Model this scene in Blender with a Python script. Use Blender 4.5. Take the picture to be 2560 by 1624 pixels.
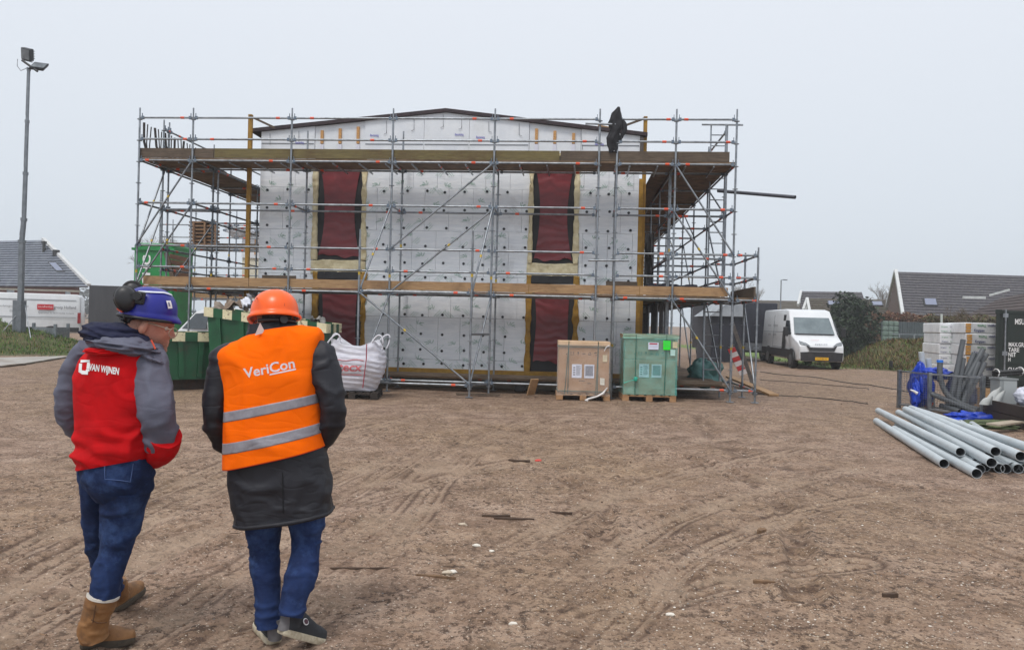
import bpy, math, random
import numpy as np
from mathutils import Vector, Matrix
from mathutils.bvhtree import BVHTree

# ------------------------------------------------------------------ scene, camera, sky, sun
for o in list(bpy.data.objects): bpy.data.objects.remove(o)
scene = bpy.context.scene
COL = scene.collection
random.seed(7); RNG = np.random.default_rng(7)

FPX, ROLL, PITCH, CAMH = 1920.0, 0.02473, -0.00337, 1.66      # photograph is 2560 x 1624
cam_data = bpy.data.cameras.new('camera'); cam = bpy.data.objects.new('camera', cam_data); COL.objects.link(cam)
cam_data.sensor_width = 36.0; cam_data.lens = 36.0*FPX/2560.0
cam_data.clip_start = 0.1; cam_data.clip_end = 6000
cam.matrix_world = Matrix.Translation((0, 0, CAMH)) @ (Matrix.Rotation(math.pi/2+PITCH, 4, 'X') @ Matrix.Rotation(ROLL, 4, 'Z'))
scene.camera = cam

SUN_EL, SUN_AZ = math.radians(60), math.radians(205)
world = bpy.data.worlds.new('World'); scene.world = world; world.use_nodes = True
wt = world.node_tree; wt.nodes.clear()
wo = wt.nodes.new('ShaderNodeOutputWorld'); bg = wt.nodes.new('ShaderNodeBackground')
sky = wt.nodes.new('ShaderNodeTexSky'); sky.sky_type = 'NISHITA'; sky.sun_disc = False
sky.sun_elevation = SUN_EL; sky.sun_rotation = SUN_AZ; sky.air_density = 1.0; sky.dust_density = 6.0
hs = wt.nodes.new('ShaderNodeHueSaturation'); hs.inputs['Saturation'].default_value = 0.30; hs.inputs['Value'].default_value = 1.0
cloud = wt.nodes.new('ShaderNodeMix'); cloud.data_type = 'RGBA'; cloud.inputs['Factor'].default_value = 0.88
tcw = wt.nodes.new('ShaderNodeTexCoord'); sxw = wt.nodes.new('ShaderNodeSeparateXYZ'); rpw = wt.nodes.new('ShaderNodeValToRGB')
wt.links.new(tcw.outputs['Generated'], sxw.inputs[0]); wt.links.new(sxw.outputs['Z'], rpw.inputs[0])
rpw.color_ramp.elements[0].position = 0.0; rpw.color_ramp.elements[0].color = (0.645, 0.712, 0.782, 1)
rpw.color_ramp.elements[1].position = 0.40; rpw.color_ramp.elements[1].color = (0.768, 0.812, 0.884, 1)
rpe = rpw.color_ramp.elements.new(1.0); rpe.color = (1.02, 1.04, 1.08, 1)
scl = wt.nodes.new('ShaderNodeVectorMath'); scl.operation = 'SCALE'; scl.inputs['Scale'].default_value = 10.0
wt.links.new(rpw.outputs[0], scl.inputs[0])
wt.links.new(sky.outputs[0], hs.inputs['Color']); wt.links.new(hs.outputs[0], cloud.inputs['A']); wt.links.new(scl.outputs[0], cloud.inputs['B'])
wt.links.new(cloud.outputs['Result'], bg.inputs['Color']); bg.inputs['Strength'].default_value = 0.10
wt.links.new(bg.outputs[0], wo.inputs[0])

sun_d = bpy.data.lights.new('sun', 'SUN'); sun = bpy.data.objects.new('sun', sun_d); COL.objects.link(sun)
sun_d.energy = 1.4; sun_d.angle = math.radians(13); sun_d.color = (1.0, 0.965, 0.92)
sun.rotation_euler = (math.pi/2-SUN_EL, 0, math.pi-SUN_AZ+math.pi)
sdir = Vector((math.sin(SUN_AZ)*math.cos(SUN_EL), math.cos(SUN_AZ)*math.cos(SUN_EL), math.sin(SUN_EL)))
sun.rotation_euler = sdir.to_track_quat('Z', 'Y').to_euler()
scene.view_settings.view_transform = 'Standard'; scene.view_settings.look = 'None'
scene.view_settings.gamma = 1.0; scene.view_settings.exposure = 0.2

# ------------------------------------------------------------------ pixel helpers (2560 x 1624 photograph)
def ray(px, py):
    u, v = px-1280.0, py-812.0
    cr, sr = math.cos(ROLL), math.sin(ROLL)
    uu, vv = u*cr+v*sr, -u*sr+v*cr
    c, s = math.cos(PITCH), math.sin(PITCH)
    return Vector((uu/FPX, c+vv/FPX*s, s-vv/FPX*c))
def W(px, py, d):
    r = ray(px, py); return Vector((r.x/r.y*d, d, CAMH+r.z/r.y*d))
def G(px, py, z=0.0):
    r = ray(px, py); t = (z-CAMH)/r.z; return Vector((r.x*t, r.y*t, z))
TH, FD = 0.0801, 17.43
CT, ST = math.cos(TH), math.sin(TH)
def F(u, v, z): return Vector((u*CT+v*ST, FD-u*ST+v*CT, z))
def FU(px, py, v=0.0):
    r = ray(px, py); n = Vector((ST, CT, 0)); o = F(0, v, 0)
    t = (o-Vector((0, 0, 0))).dot(n)/r.dot(n); p = r*t
    return (p.x*CT-(p.y-FD)*ST, CAMH+p.z)

# ------------------------------------------------------------------ numpy noise
def _hash(i, j, k, seed):
    n = (i*374761393+j*668265263+k*1274126177+seed*974634541) & 0xffffffff
    n = ((n ^ (n >> 13))*1274126177) & 0xffffffff
    return ((n ^ (n >> 16)) & 0xffffff)/float(0xffffff)
def vnoise(P, seed=0):
    P = np.asarray(P, dtype=np.float64); I = np.floor(P).astype(np.int64); f = P-I; f = f*f*(3-2*f)
    r = 0
    for a in (0, 1):
        for b in (0, 1):
            for c in (0, 1):
                w = (f[..., 0] if a else 1-f[..., 0])*(f[..., 1] if b else 1-f[..., 1])*(f[..., 2] if c else 1-f[..., 2])
                r = r+w*_hash(I[..., 0]+a, I[..., 1]+b, I[..., 2]+c, seed)
    return r*2-1
def fbm(P, seed=0, oct=4, gain=0.5):
    P = np.asarray(P, dtype=np.float64); r = 0; a = 1.0
    for k in range(oct):
        r = r+a*vnoise(P, seed+k*17); P = P*2.03+11.7; a *= gain
    return r

# ------------------------------------------------------------------ mesh builder
class MB:
    def __init__(s): s.v = []; s.f = []; s.m = []; s.sm = []
    def add(s, vs, fs, mi=0, smooth=False):
        b = len(s.v); s.v.extend([tuple(p) for p in vs])
        for f in fs: s.f.append(tuple(i+b for i in f)); s.m.append(mi); s.sm.append(smooth)
    def box(s, a, b, mi=0):
        x0, y0, z0 = a; x1, y1, z1 = b
        s.add([(x0,y0,z0),(x1,y0,z0),(x1,y1,z0),(x0,y1,z0),(x0,y0,z1),(x1,y0,z1),(x1,y1,z1),(x0,y1,z1)],
              [(0,3,2,1),(4,5,6,7),(0,1,5,4),(1,2,6,5),(2,3,7,6),(3,0,4,7)], mi)
    def obox(s, o, X, Y, Z, mi=0):                      # oriented box: centre, half-axis vectors
        o, X, Y, Z = Vector(o), Vector(X), Vector(Y), Vector(Z)
        s.add([o-X-Y-Z,o+X-Y-Z,o+X+Y-Z,o-X+Y-Z,o-X-Y+Z,o+X-Y+Z,o+X+Y+Z,o-X+Y+Z],
              [(0,3,2,1),(4,5,6,7),(0,1,5,4),(1,2,6,5),(2,3,7,6),(3,0,4,7)], mi)
    def fbox(s, u0, u1, v0, v1, z0, z1, mi=0):          # box in the facade frame
        P = [F(u0,v0,z0),F(u1,v0,z0),F(u1,v1,z0),F(u0,v1,z0),F(u0,v0,z1),F(u1,v0,z1),F(u1,v1,z1),F(u0,v1,z1)]
        s.add(P, [(0,3,2,1),(4,5,6,7),(0,1,5,4),(1,2,6,5),(2,3,7,6),(3,0,4,7)], mi)
    def beam(s, p, q, w, h, mi=0, up=(0,0,1)):          # rectangular bar p->q
        p, q = Vector(p), Vector(q); d = (q-p); L = d.length; d = d/L
        side = d.cross(Vector(up)); side = side.normalized() if side.length > 1e-4 else Vector((1,0,0))
        upv = side.cross(d).normalized()
        s.obox((p+q)/2, d*(L/2), side*(w/2), upv*(h/2), mi)
    def tube(s, p, q, r, n=8, mi=0, r2=None, caps=True, smooth=True):
        p, q = Vector(p), Vector(q); d = (q-p).normalized(); r2 = r if r2 is None else r2
        a = d.cross(Vector((0,0,1))); a = a.normalized() if a.length > 1e-4 else Vector((1,0,0)); b = d.cross(a)
        vs = []
        for k in range(n):
            t = 2*math.pi*k/n; e = a*math.cos(t)+b*math.sin(t); vs += [p+e*r, q+e*r2]
        s.add(vs, [(2*k, 2*((k+1)%n), 2*((k+1)%n)+1, 2*k+1) for k in range(n)], mi, smooth)
        if caps:
            s.add(vs, [tuple(2*k for k in range(n))[::-1], tuple(2*k+1 for k in range(n))], mi)
    def pipe(s, p, q, ro, ri, n=16, mi=0, mi_in=None):  # hollow pipe with open ends
        p, q = Vector(p), Vector(q); d = (q-p).normalized(); mi_in = mi if mi_in is None else mi_in
        a = d.cross(Vector((0,0,1))).normalized(); b = d.cross(a); vs = []
        for k in range(n):
            t = 2*math.pi*k/n; e = a*math.cos(t)+b*math.sin(t); vs += [p+e*ro, q+e*ro, p+e*ri, q+e*ri]
        fo, fi, fc = [], [], []
        for k in range(n):
            A, B = 4*k, 4*((k+1)%n)
            fo.append((A,B,B+1,A+1)); fi.append((A+2,A+3,B+3,B+2)); fc += [(A,A+2,B+2,B),(A+1,B+1,B+3,A+3)]
        s.add(vs, fo, mi, True); s.add(vs, fi, mi_in, True); s.add(vs, fc, mi)
    def path(s, pts, r, n=6, mi=0, closed=False, rf=None):   # tube along a polyline
        pts = [Vector(p) for p in pts]; N = len(pts); vs = []
        for i, p in enumerate(pts):
            d = (pts[min(i+1, N-1)]-pts[max(i-1, 0)]) if not closed else (pts[(i+1)%N]-pts[i-1])
            d = d.normalized() if d.length > 1e-9 else Vector((0,0,1))
            a = d.cross(Vector((0,0,1))); a = a.normalized() if a.length > 1e-3 else Vector((1,0,0)); b = d.cross(a)
            rr = r if rf is None else r*rf(i/(N-1))
            for k in range(n):
                t = 2*math.pi*k/n; vs.append(p+(a*math.cos(t)+b*math.sin(t))*rr)
        fs = []
        for i in range(N if closed else N-1):
            j = (i+1) % N
            for k in range(n):
                l = (k+1) % n; fs.append((i*n+k, j*n+k, j*n+l, i*n+l))
        s.add(vs, fs, mi, True)
        if not closed: s.add(vs[:n], [tuple(range(n))], mi); s.add(vs[-n:], [tuple(range(n))[::-1]], mi)
    def disc(s, c, nrm, r, t=0.01, n=8, mi=0):
        c, nrm = Vector(c), Vector(nrm).normalized(); s.tube(c, c+nrm*t, r, n, mi)
    def prism(s, poly, ext, mi=0):                      # planar polygon (3d points) swept by vector
        poly = [Vector(p) for p in poly]; ext = Vector(ext); n = len(poly)
        vs = poly+[p+ext for p in poly]
        s.add(vs, [tuple(range(n))[::-1], tuple(range(n, 2*n))]+[(k, (k+1)%n, n+(k+1)%n, n+k) for k in range(n)], mi)
    def lathe(s, c, prof, n=16, mi=0, smooth=True):     # prof: (r,z) pairs about vertical axis at c
        c = Vector(c); vs = []
        for r, z in prof:
            for k in range(n):
                t = 2*math.pi*k/n; vs.append(c+Vector((r*math.cos(t), r*math.sin(t), z)))
        fs = [(i*n+k, i*n+(k+1)%n, (i+1)*n+(k+1)%n, (i+1)*n+k) for i in range(len(prof)-1) for k in range(n)]
        s.add(vs, fs, mi, smooth)
    def grid(s, P, mi=0, smooth=True, wrap=False):      # P: array (n,m,3)
        n, m = P.shape[:2]; vs = P.reshape(-1, 3)
        fs = [(i*m+j, i*m+(j+1)%m, (i+1)*m+(j+1)%m, (i+1)*m+j) for i in range(n-1) for j in range(m if wrap else m-1)]
        s.add(vs.tolist(), fs, mi, smooth)

def root_of(o):
    while o.parent: o = o.parent
    return o
def part(name, mb, mats, parent=None, world=True, label=None, kind=None, recalc=False):
    me = bpy.data.meshes.new(name); v = np.array(mb.v, dtype=np.float64).reshape(-1, 3)
    if parent is not None and world: v = v-np.array(root_of(parent).location)
    me.from_pydata(v.tolist(), [], mb.f)
    for m in (mats if isinstance(mats, (list, tuple)) else [mats]): me.materials.append(m)
    me.polygons.foreach_set('material_index', mb.m); me.polygons.foreach_set('use_smooth', mb.sm); me.update()
    if recalc:
        import bmesh
        bm = bmesh.new(); bm.from_mesh(me); bmesh.ops.recalc_face_normals(bm, faces=bm.faces); bm.to_mesh(me); bm.free()
    o = bpy.data.objects.new(name, me); COL.objects.link(o)
    if parent is not None: o.parent = parent
    if label: o['label'] = label
    if kind: o['kind'] = kind
    return o
def thing(name, label, cat, loc=(0,0,0), rotz=0.0, group=None):
    o = bpy.data.objects.new(name, None); COL.objects.link(o); o.empty_display_size = 0.2
    o.location = loc; o.rotation_euler = (0, 0, rotz); o['label'] = label; o['category'] = cat
    if group: o['group'] = group
    return o
def solo(name, mb, mats, label, cat, loc=(0,0,0), group=None, recalc=False):   # a thing that is one mesh
    me_b = MB(); me_b.v = [(p[0]-loc[0], p[1]-loc[1], p[2]-loc[2]) for p in mb.v]; me_b.f = mb.f; me_b.m = mb.m; me_b.sm = mb.sm
    o = part(name, me_b, mats, recalc=recalc); o.location = loc; o['label'] = label; o['category'] = cat
    if group: o['group'] = group
    return o
def struct(name, mb, mats, kind='structure', label=None):
    o = part(name, mb, mats); o['kind'] = kind
    if label: o['label'] = label
    return o
def copy_tree(o, parent=None):
    c = o.copy(); COL.objects.link(c); c.parent = parent
    for ch in list(o.children): copy_tree(ch, c)
    return c
def bevel(o, w=0.01, seg=2, ang=35):
    m = o.modifiers.new('bevel', 'BEVEL'); m.width = w; m.segments = seg; m.limit_method = 'ANGLE'; m.angle_limit = math.radians(ang)
    return o
def text(body, mat, o, X, Y, h, parent=None, align='LEFT', name='lettering', bold=0.0, width=None, proj=None, lift=0.0):
    """flat lettering: origin o (baseline), X reading direction, Y up direction, cap height h"""
    cu = bpy.data.curves.new('t', 'FONT'); cu.body = body; cu.size = 1.0; cu.align_x = align; cu.offset = bold; cu.resolution_u = 3
    to = bpy.data.objects.new('t', cu); me = bpy.data.meshes.new_from_object(to)
    bpy.data.objects.remove(to); bpy.data.curves.remove(cu)
    co = np.array([v.co[:] for v in me.vertices]) if len(me.vertices) else np.zeros((0, 3))
    X, Y, o = Vector(X).normalized(), Vector(Y).normalized(), Vector(o); k = h/0.70
    sx = k if width is None else width/max(1e-6, (co[:, 0].max()-co[:, 0].min()))
    N = X.cross(Y).normalized(); off = root_of(parent).location if parent is not None else Vector((0,0,0))
    for v, c in zip(me.vertices, co):
        p = o+X*(c[0]*sx)+Y*(c[1]*k)+N*lift
        if proj is not None: p = proj(p)
        v.co = p-off
    me.materials.clear(); me.materials.append(mat); me.name = name
    ob = bpy.data.objects.new(name, me); COL.objects.link(ob)
    if parent is not None: ob.parent = parent
    return ob

# ------------------------------------------------------------------ materials
def rgb(r, g, b):
    f = lambda c: (c/255/12.92) if c/255 <= 0.04045 else ((c/255+0.055)/1.055)**2.4
    return (f(r), f(g), f(b))
MATS = {}
def mat(name, c, c2=None, scale=6.0, rough=0.6, metal=0.0, bump=0.0, bscale=None, stain=None, sscale=1.5, samt=0.5,
        detail=6.0, stretch=None, alpha=1.0, trans=0.0, spec=None, coat=0.0, bdist=0.01, contrast=(0.35, 0.65), sthr=(0.5, 0.7)):
    if name in MATS: return MATS[name]
    m = bpy.data.materials.new(name); m.use_nodes = True; nt = m.node_tree; N = nt.nodes; L = nt.links
    b = N['Principled BSDF']; b.inputs['Roughness'].default_value = rough; b.inputs['Metallic'].default_value = metal
    if spec is not None: b.inputs['Specular IOR Level'].default_value = spec
    if coat: b.inputs['Coat Weight'].default_value = coat; b.inputs['Coat Roughness'].default_value = 0.15
    if alpha < 1: b.inputs['Alpha'].default_value = alpha
    if trans: b.inputs['Transmission Weight'].default_value = trans
    tc = N.new('ShaderNodeTexCoord'); vec = tc.outputs['Object']
    if stretch:
        mp = N.new('ShaderNodeMapping'); mp.inputs['Scale'].default_value = stretch; L.new(vec, mp.inputs[0]); vec = mp.outputs[0]
    c = tuple(c)+(1,)
    if c2 is not None:
        n = N.new('ShaderNodeTexNoise'); n.inputs['Scale'].default_value = scale; n.inputs['Detail'].default_value = detail
        n.inputs['Roughness'].default_value = 0.65; L.new(vec, n.inputs['Vector'])
        r = N.new('ShaderNodeValToRGB'); r.color_ramp.elements[0].position = contrast[0]; r.color_ramp.elements[1].position = contrast[1]
        r.color_ramp.elements[0].color = c; r.color_ramp.elements[1].color = tuple(c2)+(1,); L.new(n.outputs[0], r.inputs[0]); out = r.outputs[0]
        if stain is not None:
            n2 = N.new('ShaderNodeTexNoise'); n2.inputs['Scale'].default_value = sscale; n2.inputs['Detail'].default_value = 8; n2.inputs['Roughness'].default_value = 0.7
            L.new(tc.outputs['Object'], n2.inputs['Vector'])
            r2 = N.new('ShaderNodeValToRGB'); r2.color_ramp.elements[0].position = sthr[0]; r2.color_ramp.elements[1].position = sthr[1]
            r2.color_ramp.elements[0].color = (0,0,0,1); r2.color_ramp.elements[1].color = (samt,)*3+(1,); L.new(n2.outputs[0], r2.inputs[0])
            mx = N.new('ShaderNodeMix'); mx.data_type = 'RGBA'; L.new(r2.outputs[0], mx.inputs['Factor']); L.new(out, mx.inputs['A'])
            mx.inputs['B'].default_value = tuple(stain)+(1,); out = mx.outputs['Result']
        L.new(out, b.inputs['Base Color'])
    else: b.inputs['Base Color'].default_value = c
    if bump:
        n3 = N.new('ShaderNodeTexNoise'); n3.inputs['Scale'].default_value = bscale or scale*2; n3.inputs['Detail'].default_value = 5; L.new(vec, n3.inputs['Vector'])
        bp = N.new('ShaderNodeBump'); bp.inputs['Strength'].default_value = bump; bp.inputs['Distance'].default_value = bdist
        L.new(n3.outputs[0], bp.inputs['Height']); L.new(bp.outputs[0], b.inputs['Normal'])
    MATS[name] = m; return m

GALV = mat('galvanised_tube', (0.36,0.385,0.41), (0.20,0.22,0.245), 9, rough=0.42, metal=0.75, stain=(0.12,0.115,0.11), sscale=3, samt=0.6)
CLAMP = mat('wedge_head_steel', (0.10,0.14,0.20), (0.20,0.23,0.26), 20, rough=0.5, metal=0.5)
ORANGE = mat('orange_marking', (0.75,0.10,0.03), (0.62,0.07,0.03), 20, rough=0.5)
YELLOW = mat('yellow_sticker', (0.55,0.38,0.03), rough=0.5)
WOODN = mat('fresh_plank', rgb(176,142,102), rgb(146,114,80), 3, rough=0.75, stretch=(1,6,14), stain=rgb(92,66,42), sscale=1.3, samt=0.6, bump=0.3)
WOODG = mat('greyed_plank', rgb(104,90,76), rgb(78,66,55), 3, rough=0.85, stretch=(1,6,14), stain=rgb(55,44,36), sscale=1.2, samt=0.7, bump=0.3)
WOODO = mat('olive_plank', rgb(118,106,66), rgb(92,82,52), 3, rough=0.85, stretch=(1,6,14), stain=rgb(78,52,34), sscale=1.1, samt=0.6, bump=0.3)
WOODD = mat('shaded_deck_plank', rgb(126,103,80), rgb(98,80,62), 4, rough=0.85, stain=rgb(66,54,44), sscale=1.0, samt=0.6, bump=0.2)  # deck wood colour darkened for the shade under the decks
BLACKP = mat('black_plastic', (0.012,0.012,0.014), (0.02,0.02,0.022), 12, rough=0.45)
RUBBER = mat('tyre_rubber', (0.014,0.014,0.015), (0.03,0.028,0.026), 9, rough=0.85)
WHITEP = mat('white_vehicle_paint', (0.74,0.76,0.78), (0.68,0.70,0.72), 2, rough=0.3, coat=0.5, stain=(0.42,0.40,0.36), sscale=1.5, samt=0.25)
GLASS = mat('dark_vehicle_glass', (0.035,0.045,0.055), (0.06,0.075,0.085), 2, rough=0.08, spec=0.8)
WHITE = mat('white_print', (0.78,0.78,0.78), rough=0.6)
BLACK = mat('black_print', (0.02,0.02,0.02), rough=0.6)

def blob(c, r, seed, amp=.25, n=34, mcol=44, freq=2.0):
    th, ph = np.meshgrid(np.linspace(0.02, math.pi-.02, n), np.linspace(0, 2*math.pi, mcol, endpoint=False), indexing='ij')
    d = np.stack([np.sin(th)*np.cos(ph), np.sin(th)*np.sin(ph), np.cos(th)], -1); k = 1+amp*fbm(d*freq+seed, seed, 3)+.05*np.sin(ph*9+fbm(d*3,seed,2)*4)
    P = np.array(c)+d*np.array(r)*k[..., None]; P[..., 2] = np.maximum(P[..., 2], .01); return P
# ------------------------------------------------------------------ ground: trodden, rutted sandy mud
def gpts(*pp): return np.array([[G(x, y).x, G(x, y).y] for x, y in pp])
def smooth_poly(P, n=60):
    P = np.asarray(P, float); t = np.linspace(0, len(P)-1, n); i = np.clip(t.astype(int), 0, len(P)-2); f = (t-i)[:, None]
    a = P[np.clip(i-1, 0, len(P)-1)]; b = P[i]; c = P[i+1]; d = P[np.clip(i+2, 0, len(P)-1)]
    return 0.5*((2*b)+(-a+c)*f+(2*a-5*b+4*c-d)*f**2+(-a+3*b-3*c+d)*f**3)
TRACKS = [  # (pixel polyline on the ground, half width m, depth m, tread 0/1)
    ([(560,1624),(760,1470),(930,1310),(1060,1190),(1180,1110),(1330,1050)], 0.16, 0.030, 1),
    ([(700,1624),(900,1440),(1040,1290),(1120,1190),(1230,1105),(1420,1045)], 0.13, 0.022, 1),
    ([(0,1500),(200,1390),(420,1270),(620,1180),(860,1090),(1050,1040)], 0.17, 0.028, 1),
    ([(0,1400),(220,1300),(470,1200),(640,1130),(860,1060)], 0.14, 0.022, 1),
    ([(330,1624),(560,1450),(800,1290),(960,1190),(1080,1120)], 0.12, 0.018, 1),
    ([(0,1600),(180,1500),(470,1350),(760,1230),(960,1150)], 0.15, 0.022, 1),
    ([(1180,1060),(1330,1080),(1500,1105),(1700,1140),(1860,1190),(1960,1280),(2000,1400),(2010,1500)], 0.10, 0.035, 0),
    ([(1420,1200),(1500,1260),(1520,1310),(1490,1370),(1440,1430)], 0.08, 0.03, 0),
    ([(1300,1624),(1520,1540),(1700,1490),(1900,1440),(2150,1410)], 0.16, 0.022, 1),
    ([(1000,1040),(1120,1055),(1240,1070),(1300,1080)], 0.12, 0.02, 0),
    ([(2560,1250),(2350,1230),(2100,1200),(1900,1150),(1780,1090),(1750,1040)], 0.16, 0.02, 0),
    ([(2560,1420),(2300,1330),(2080,1250),(1900,1190)], 0.13, 0.016, 1),
    ([(900,1260),(1150,1185),(1450,1130),(1750,1100),(2050,1085)], 0.14, 0.02, 1),
    ([(1020,1560),(1250,1390),(1520,1250),(1800,1165),(2100,1105)], 0.15, 0.022, 1),
    ([(1250,1600),(1450,1440),(1700,1300),(1950,1215),(2150,1170)], 0.14, 0.018, 1),
    ([(1500,1624),(1680,1450),(1830,1350),(2050,1270),(2300,1230)], 0.12, 0.014, 1),
]
def seg_dist(X, Y, poly):
    best = np.full(X.shape, 9e9); along = np.zeros(X.shape); side = np.zeros(X.shape); acc = 0.0
    for a, b in zip(poly[:-1], poly[1:]):
        d = b-a; L = np.hypot(*d); t = np.clip(((X-a[0])*d[0]+(Y-a[1])*d[1])/(L*L), 0, 1)
        dx, dy = X-a[0]-t*d[0], Y-a[1]-t*d[1]; D = np.hypot(dx, dy); k = D < best
        best = np.where(k, D, best); along = np.where(k, acc+t*L, along); side = np.where(k, np.sign(d[0]*dy-d[1]*dx), side); acc += L
    return best, along, side
nr, ncol = 860, 740
dd = np.concatenate([np.linspace(-8, 2.0, 14)[:-1], 1/np.linspace(1/2.0, 1/46.0, nr), [60, 90, 150, 300, 700, 1800, 4000]])
tt = np.concatenate([[-60, -14, -5, -2.4, -1.5], np.linspace(-1.1, 1.1, ncol), [1.5, 2.4, 5, 14, 60]])
DD, TT = np.meshgrid(dd, tt, indexing='ij')
GX = TT*(1.4+0.74*np.abs(DD)); GY = DD.copy()
Q = np.stack([GX, GY, np.zeros_like(GX)], -1)
near = np.clip((46-np.hypot(GX, GY))/12, 0, 1)
hz = fbm(Q*0.35, 3, 3)*0.016+fbm(Q*2.2, 5, 3)*0.005
rough_mask = np.clip(fbm(Q*0.7, 9, 3)*1.3+0.5, 0.12, 1.0)
cl = fbm(Q*np.array([9, 9, 1]), 21, 4, 0.6); hz += np.clip(cl, -0.4, 1.4)*0.011*rough_mask
lump = np.clip(vnoise(Q*np.array([16, 16, 1]), 33)-0.35, 0, 1)*0.034*rough_mask; hz += lump
wear_shade = np.zeros_like(hz)
n17 = fbm(Q*1.7, 41, 2)*0.03; fade = np.clip(0.75+fbm(Q*0.6, 51, 2)*0.6, 0.3, 1); brk = np.clip(.5+1.6*fbm(Q*np.array([3.1,3.1,1]), 81, 3), 0, 1); n8 = fbm(Q*8, 61, 2); n14 = fbm(Q*np.array([13,13,1]), 71, 3)
for pp, hw, dep, tread in TRACKS:
    poly = smooth_poly(gpts(*pp), 24); D, A, S = seg_dist(GX, GY, poly)
    D = D+n17
    prof = np.exp(-(D/hw)**4); berm = np.exp(-((D-hw*1.35)/(hw*0.35))**2)
    if tread:
        bars = np.sign(np.sin((A/0.085+np.abs(D)*S*7)*2*np.pi)); grooves = np.cos(D/hw*np.pi*2.6)
        hz = hz*(1-0.6*prof*fade)+fade*(-dep*.6*prof+berm*dep*0.45+prof*(bars*0.003*(np.abs(D) < hw*.45)+grooves*0.007))
        wear_shade = np.where(prof > .15, np.maximum(wear_shade, 0.6*prof*fade), wear_shade)
        lines = np.clip(-grooves-.35, 0, 1)*1.5*prof+np.exp(-((D-hw)/.018)**2)*.9+.55*prof*(bars < 0)*(np.abs(D) < hw*.5)  # shade of the tread grooves, painted as dark lines
        wear_shade = wear_shade-np.clip(lines*fade*brk, 0, 1)*1.2
    else:
        hz += fade*(-dep*prof*(1+0.5*n8)+berm*dep*0.5)
        wear_shade = np.where(prof*fade > 0.12, np.minimum(wear_shade, 0)-.75*prof*fade*np.clip(0.35+n14*1.3, 0, 1), wear_shade)
hz *= near
def ground_z(x, y):
    i = np.argmin(np.abs(dd-y)); w = 1.4+0.74*abs(dd[i]); j = np.argmin(np.abs(tt-x/w)); return float(hz[i, j])
gm = MB(); gm.grid(np.stack([GX, GY, hz], -1))
# material
m = bpy.data.materials.new('sandy_mud'); m.use_nodes = True; nt = m.node_tree; N = nt.nodes; L = nt.links; b = N['Principled BSDF']
b.inputs['Roughness'].default_value = 0.82; b.inputs['Specular IOR Level'].default_value = 0.3
tc = N.new('ShaderNodeTexCoord')
def noise(s, det=8, r=0.65, vec=None):
    n = N.new('ShaderNodeTexNoise'); n.inputs['Scale'].default_value = s; n.inputs['Detail'].default_value = det; n.inputs['Roughness'].default_value = r
    L.new(vec or tc.outputs['Object'], n.inputs['Vector']); return n.outputs[0]
def ramp(src, *els):
    r = N.new('ShaderNodeValToRGB'); e = r.color_ramp.elements
    while len(e) < len(els): e.new(0.5)
    for k, (p, c) in enumerate(els): e[k].position = p; e[k].color = tuple(c)+(1,)
    L.new(src, r.inputs[0]); return r.outputs[0]
def mixc(fac, a, bb):
    x = N.new('ShaderNodeMix'); x.data_type = 'RGBA'
    L.new(fac, x.inputs['Factor'])
    for k, s in (('A', a), ('B', bb)):
        if isinstance(s, tuple): x.inputs[k].default_value = s+(1,)
        else: L.new(s, x.inputs[k])
    return x.outputs['Result']
base = ramp(noise(2.3, 10, 0.7), (0.30, rgb(88,70,55)), (0.46, rgb(139,115,98)), (0.66, rgb(174,151,133)))
big = ramp(noise(0.16, 4, 0.6), (0.40, (0,0,0)), (0.60, (0.7,)*3))
sand = ramp(noise(3.1, 10, 0.7), (0.34, rgb(96,76,57)), (0.5, rgb(139,115,90)), (0.68, rgb(175,151,123)))
c = mixc(big, base, sand)
grit = ramp(noise(38, 6, 0.75), (0.36, rgb(104,86,72)), (0.47, (0.5,0.5,0.5)), (0.56, (0.5,0.5,0.5)), (0.70, (0.78,0.72,0.66)))
ov = N.new('ShaderNodeMix'); ov.data_type = 'RGBA'; ov.blend_type = 'OVERLAY'; ov.inputs['Factor'].default_value = 0.55
L.new(c, ov.inputs['A']); L.new(grit, ov.inputs['B']); c = ov.outputs['Result']
damp = ramp(noise(0.9, 9, 0.72), (0.36, (0.25,)*3), (0.50, (0.75,)*3), (0.62, (1,)*3))
speck = ramp(noise(15, 10, 0.8), (0.515, (0,0,0)), (0.555, (1,1,1)))
mm = N.new('ShaderNodeMath'); mm.operation = 'MULTIPLY'; L.new(damp, mm.inputs[0]); L.new(speck, mm.inputs[1])
c = mixc(mm.outputs[0], c, rgb(64,48,38))
spk2 = ramp(noise(44, 6, 0.75), (0.565, (0,0,0)), (0.60, (.85,)*3)); c = mixc(spk2, c, rgb(72,55,45))
spk3 = ramp(noise(55, 3, 0.5), (0.655, (0,0,0)), (0.675, (.85,)*3)); c = mixc(spk3, c, rgb(208,194,178))
at = N.new('ShaderNodeAttribute'); at.attribute_name = 'wear_shade'
pos = N.new('ShaderNodeMath'); pos.operation = 'MULTIPLY'; pos.inputs[1].default_value = 0.75; pos.use_clamp = True; L.new(at.outputs['Fac'], pos.inputs[0])
neg = N.new('ShaderNodeMath'); neg.operation = 'MULTIPLY'; neg.inputs[1].default_value = -0.9; neg.use_clamp = True; L.new(at.outputs['Fac'], neg.inputs[0])
c = mixc(pos.outputs[0], c, rgb(158,138,118)); c = mixc(neg.outputs[0], c, rgb(74,55,44))  # negative side: rut tone plus painted groove shade
L.new(c, b.inputs['Base Color'])
bp = N.new('ShaderNodeBump'); bp.inputs['Strength'].default_value = 0.85; bp.inputs['Distance'].default_value = 0.012
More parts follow.
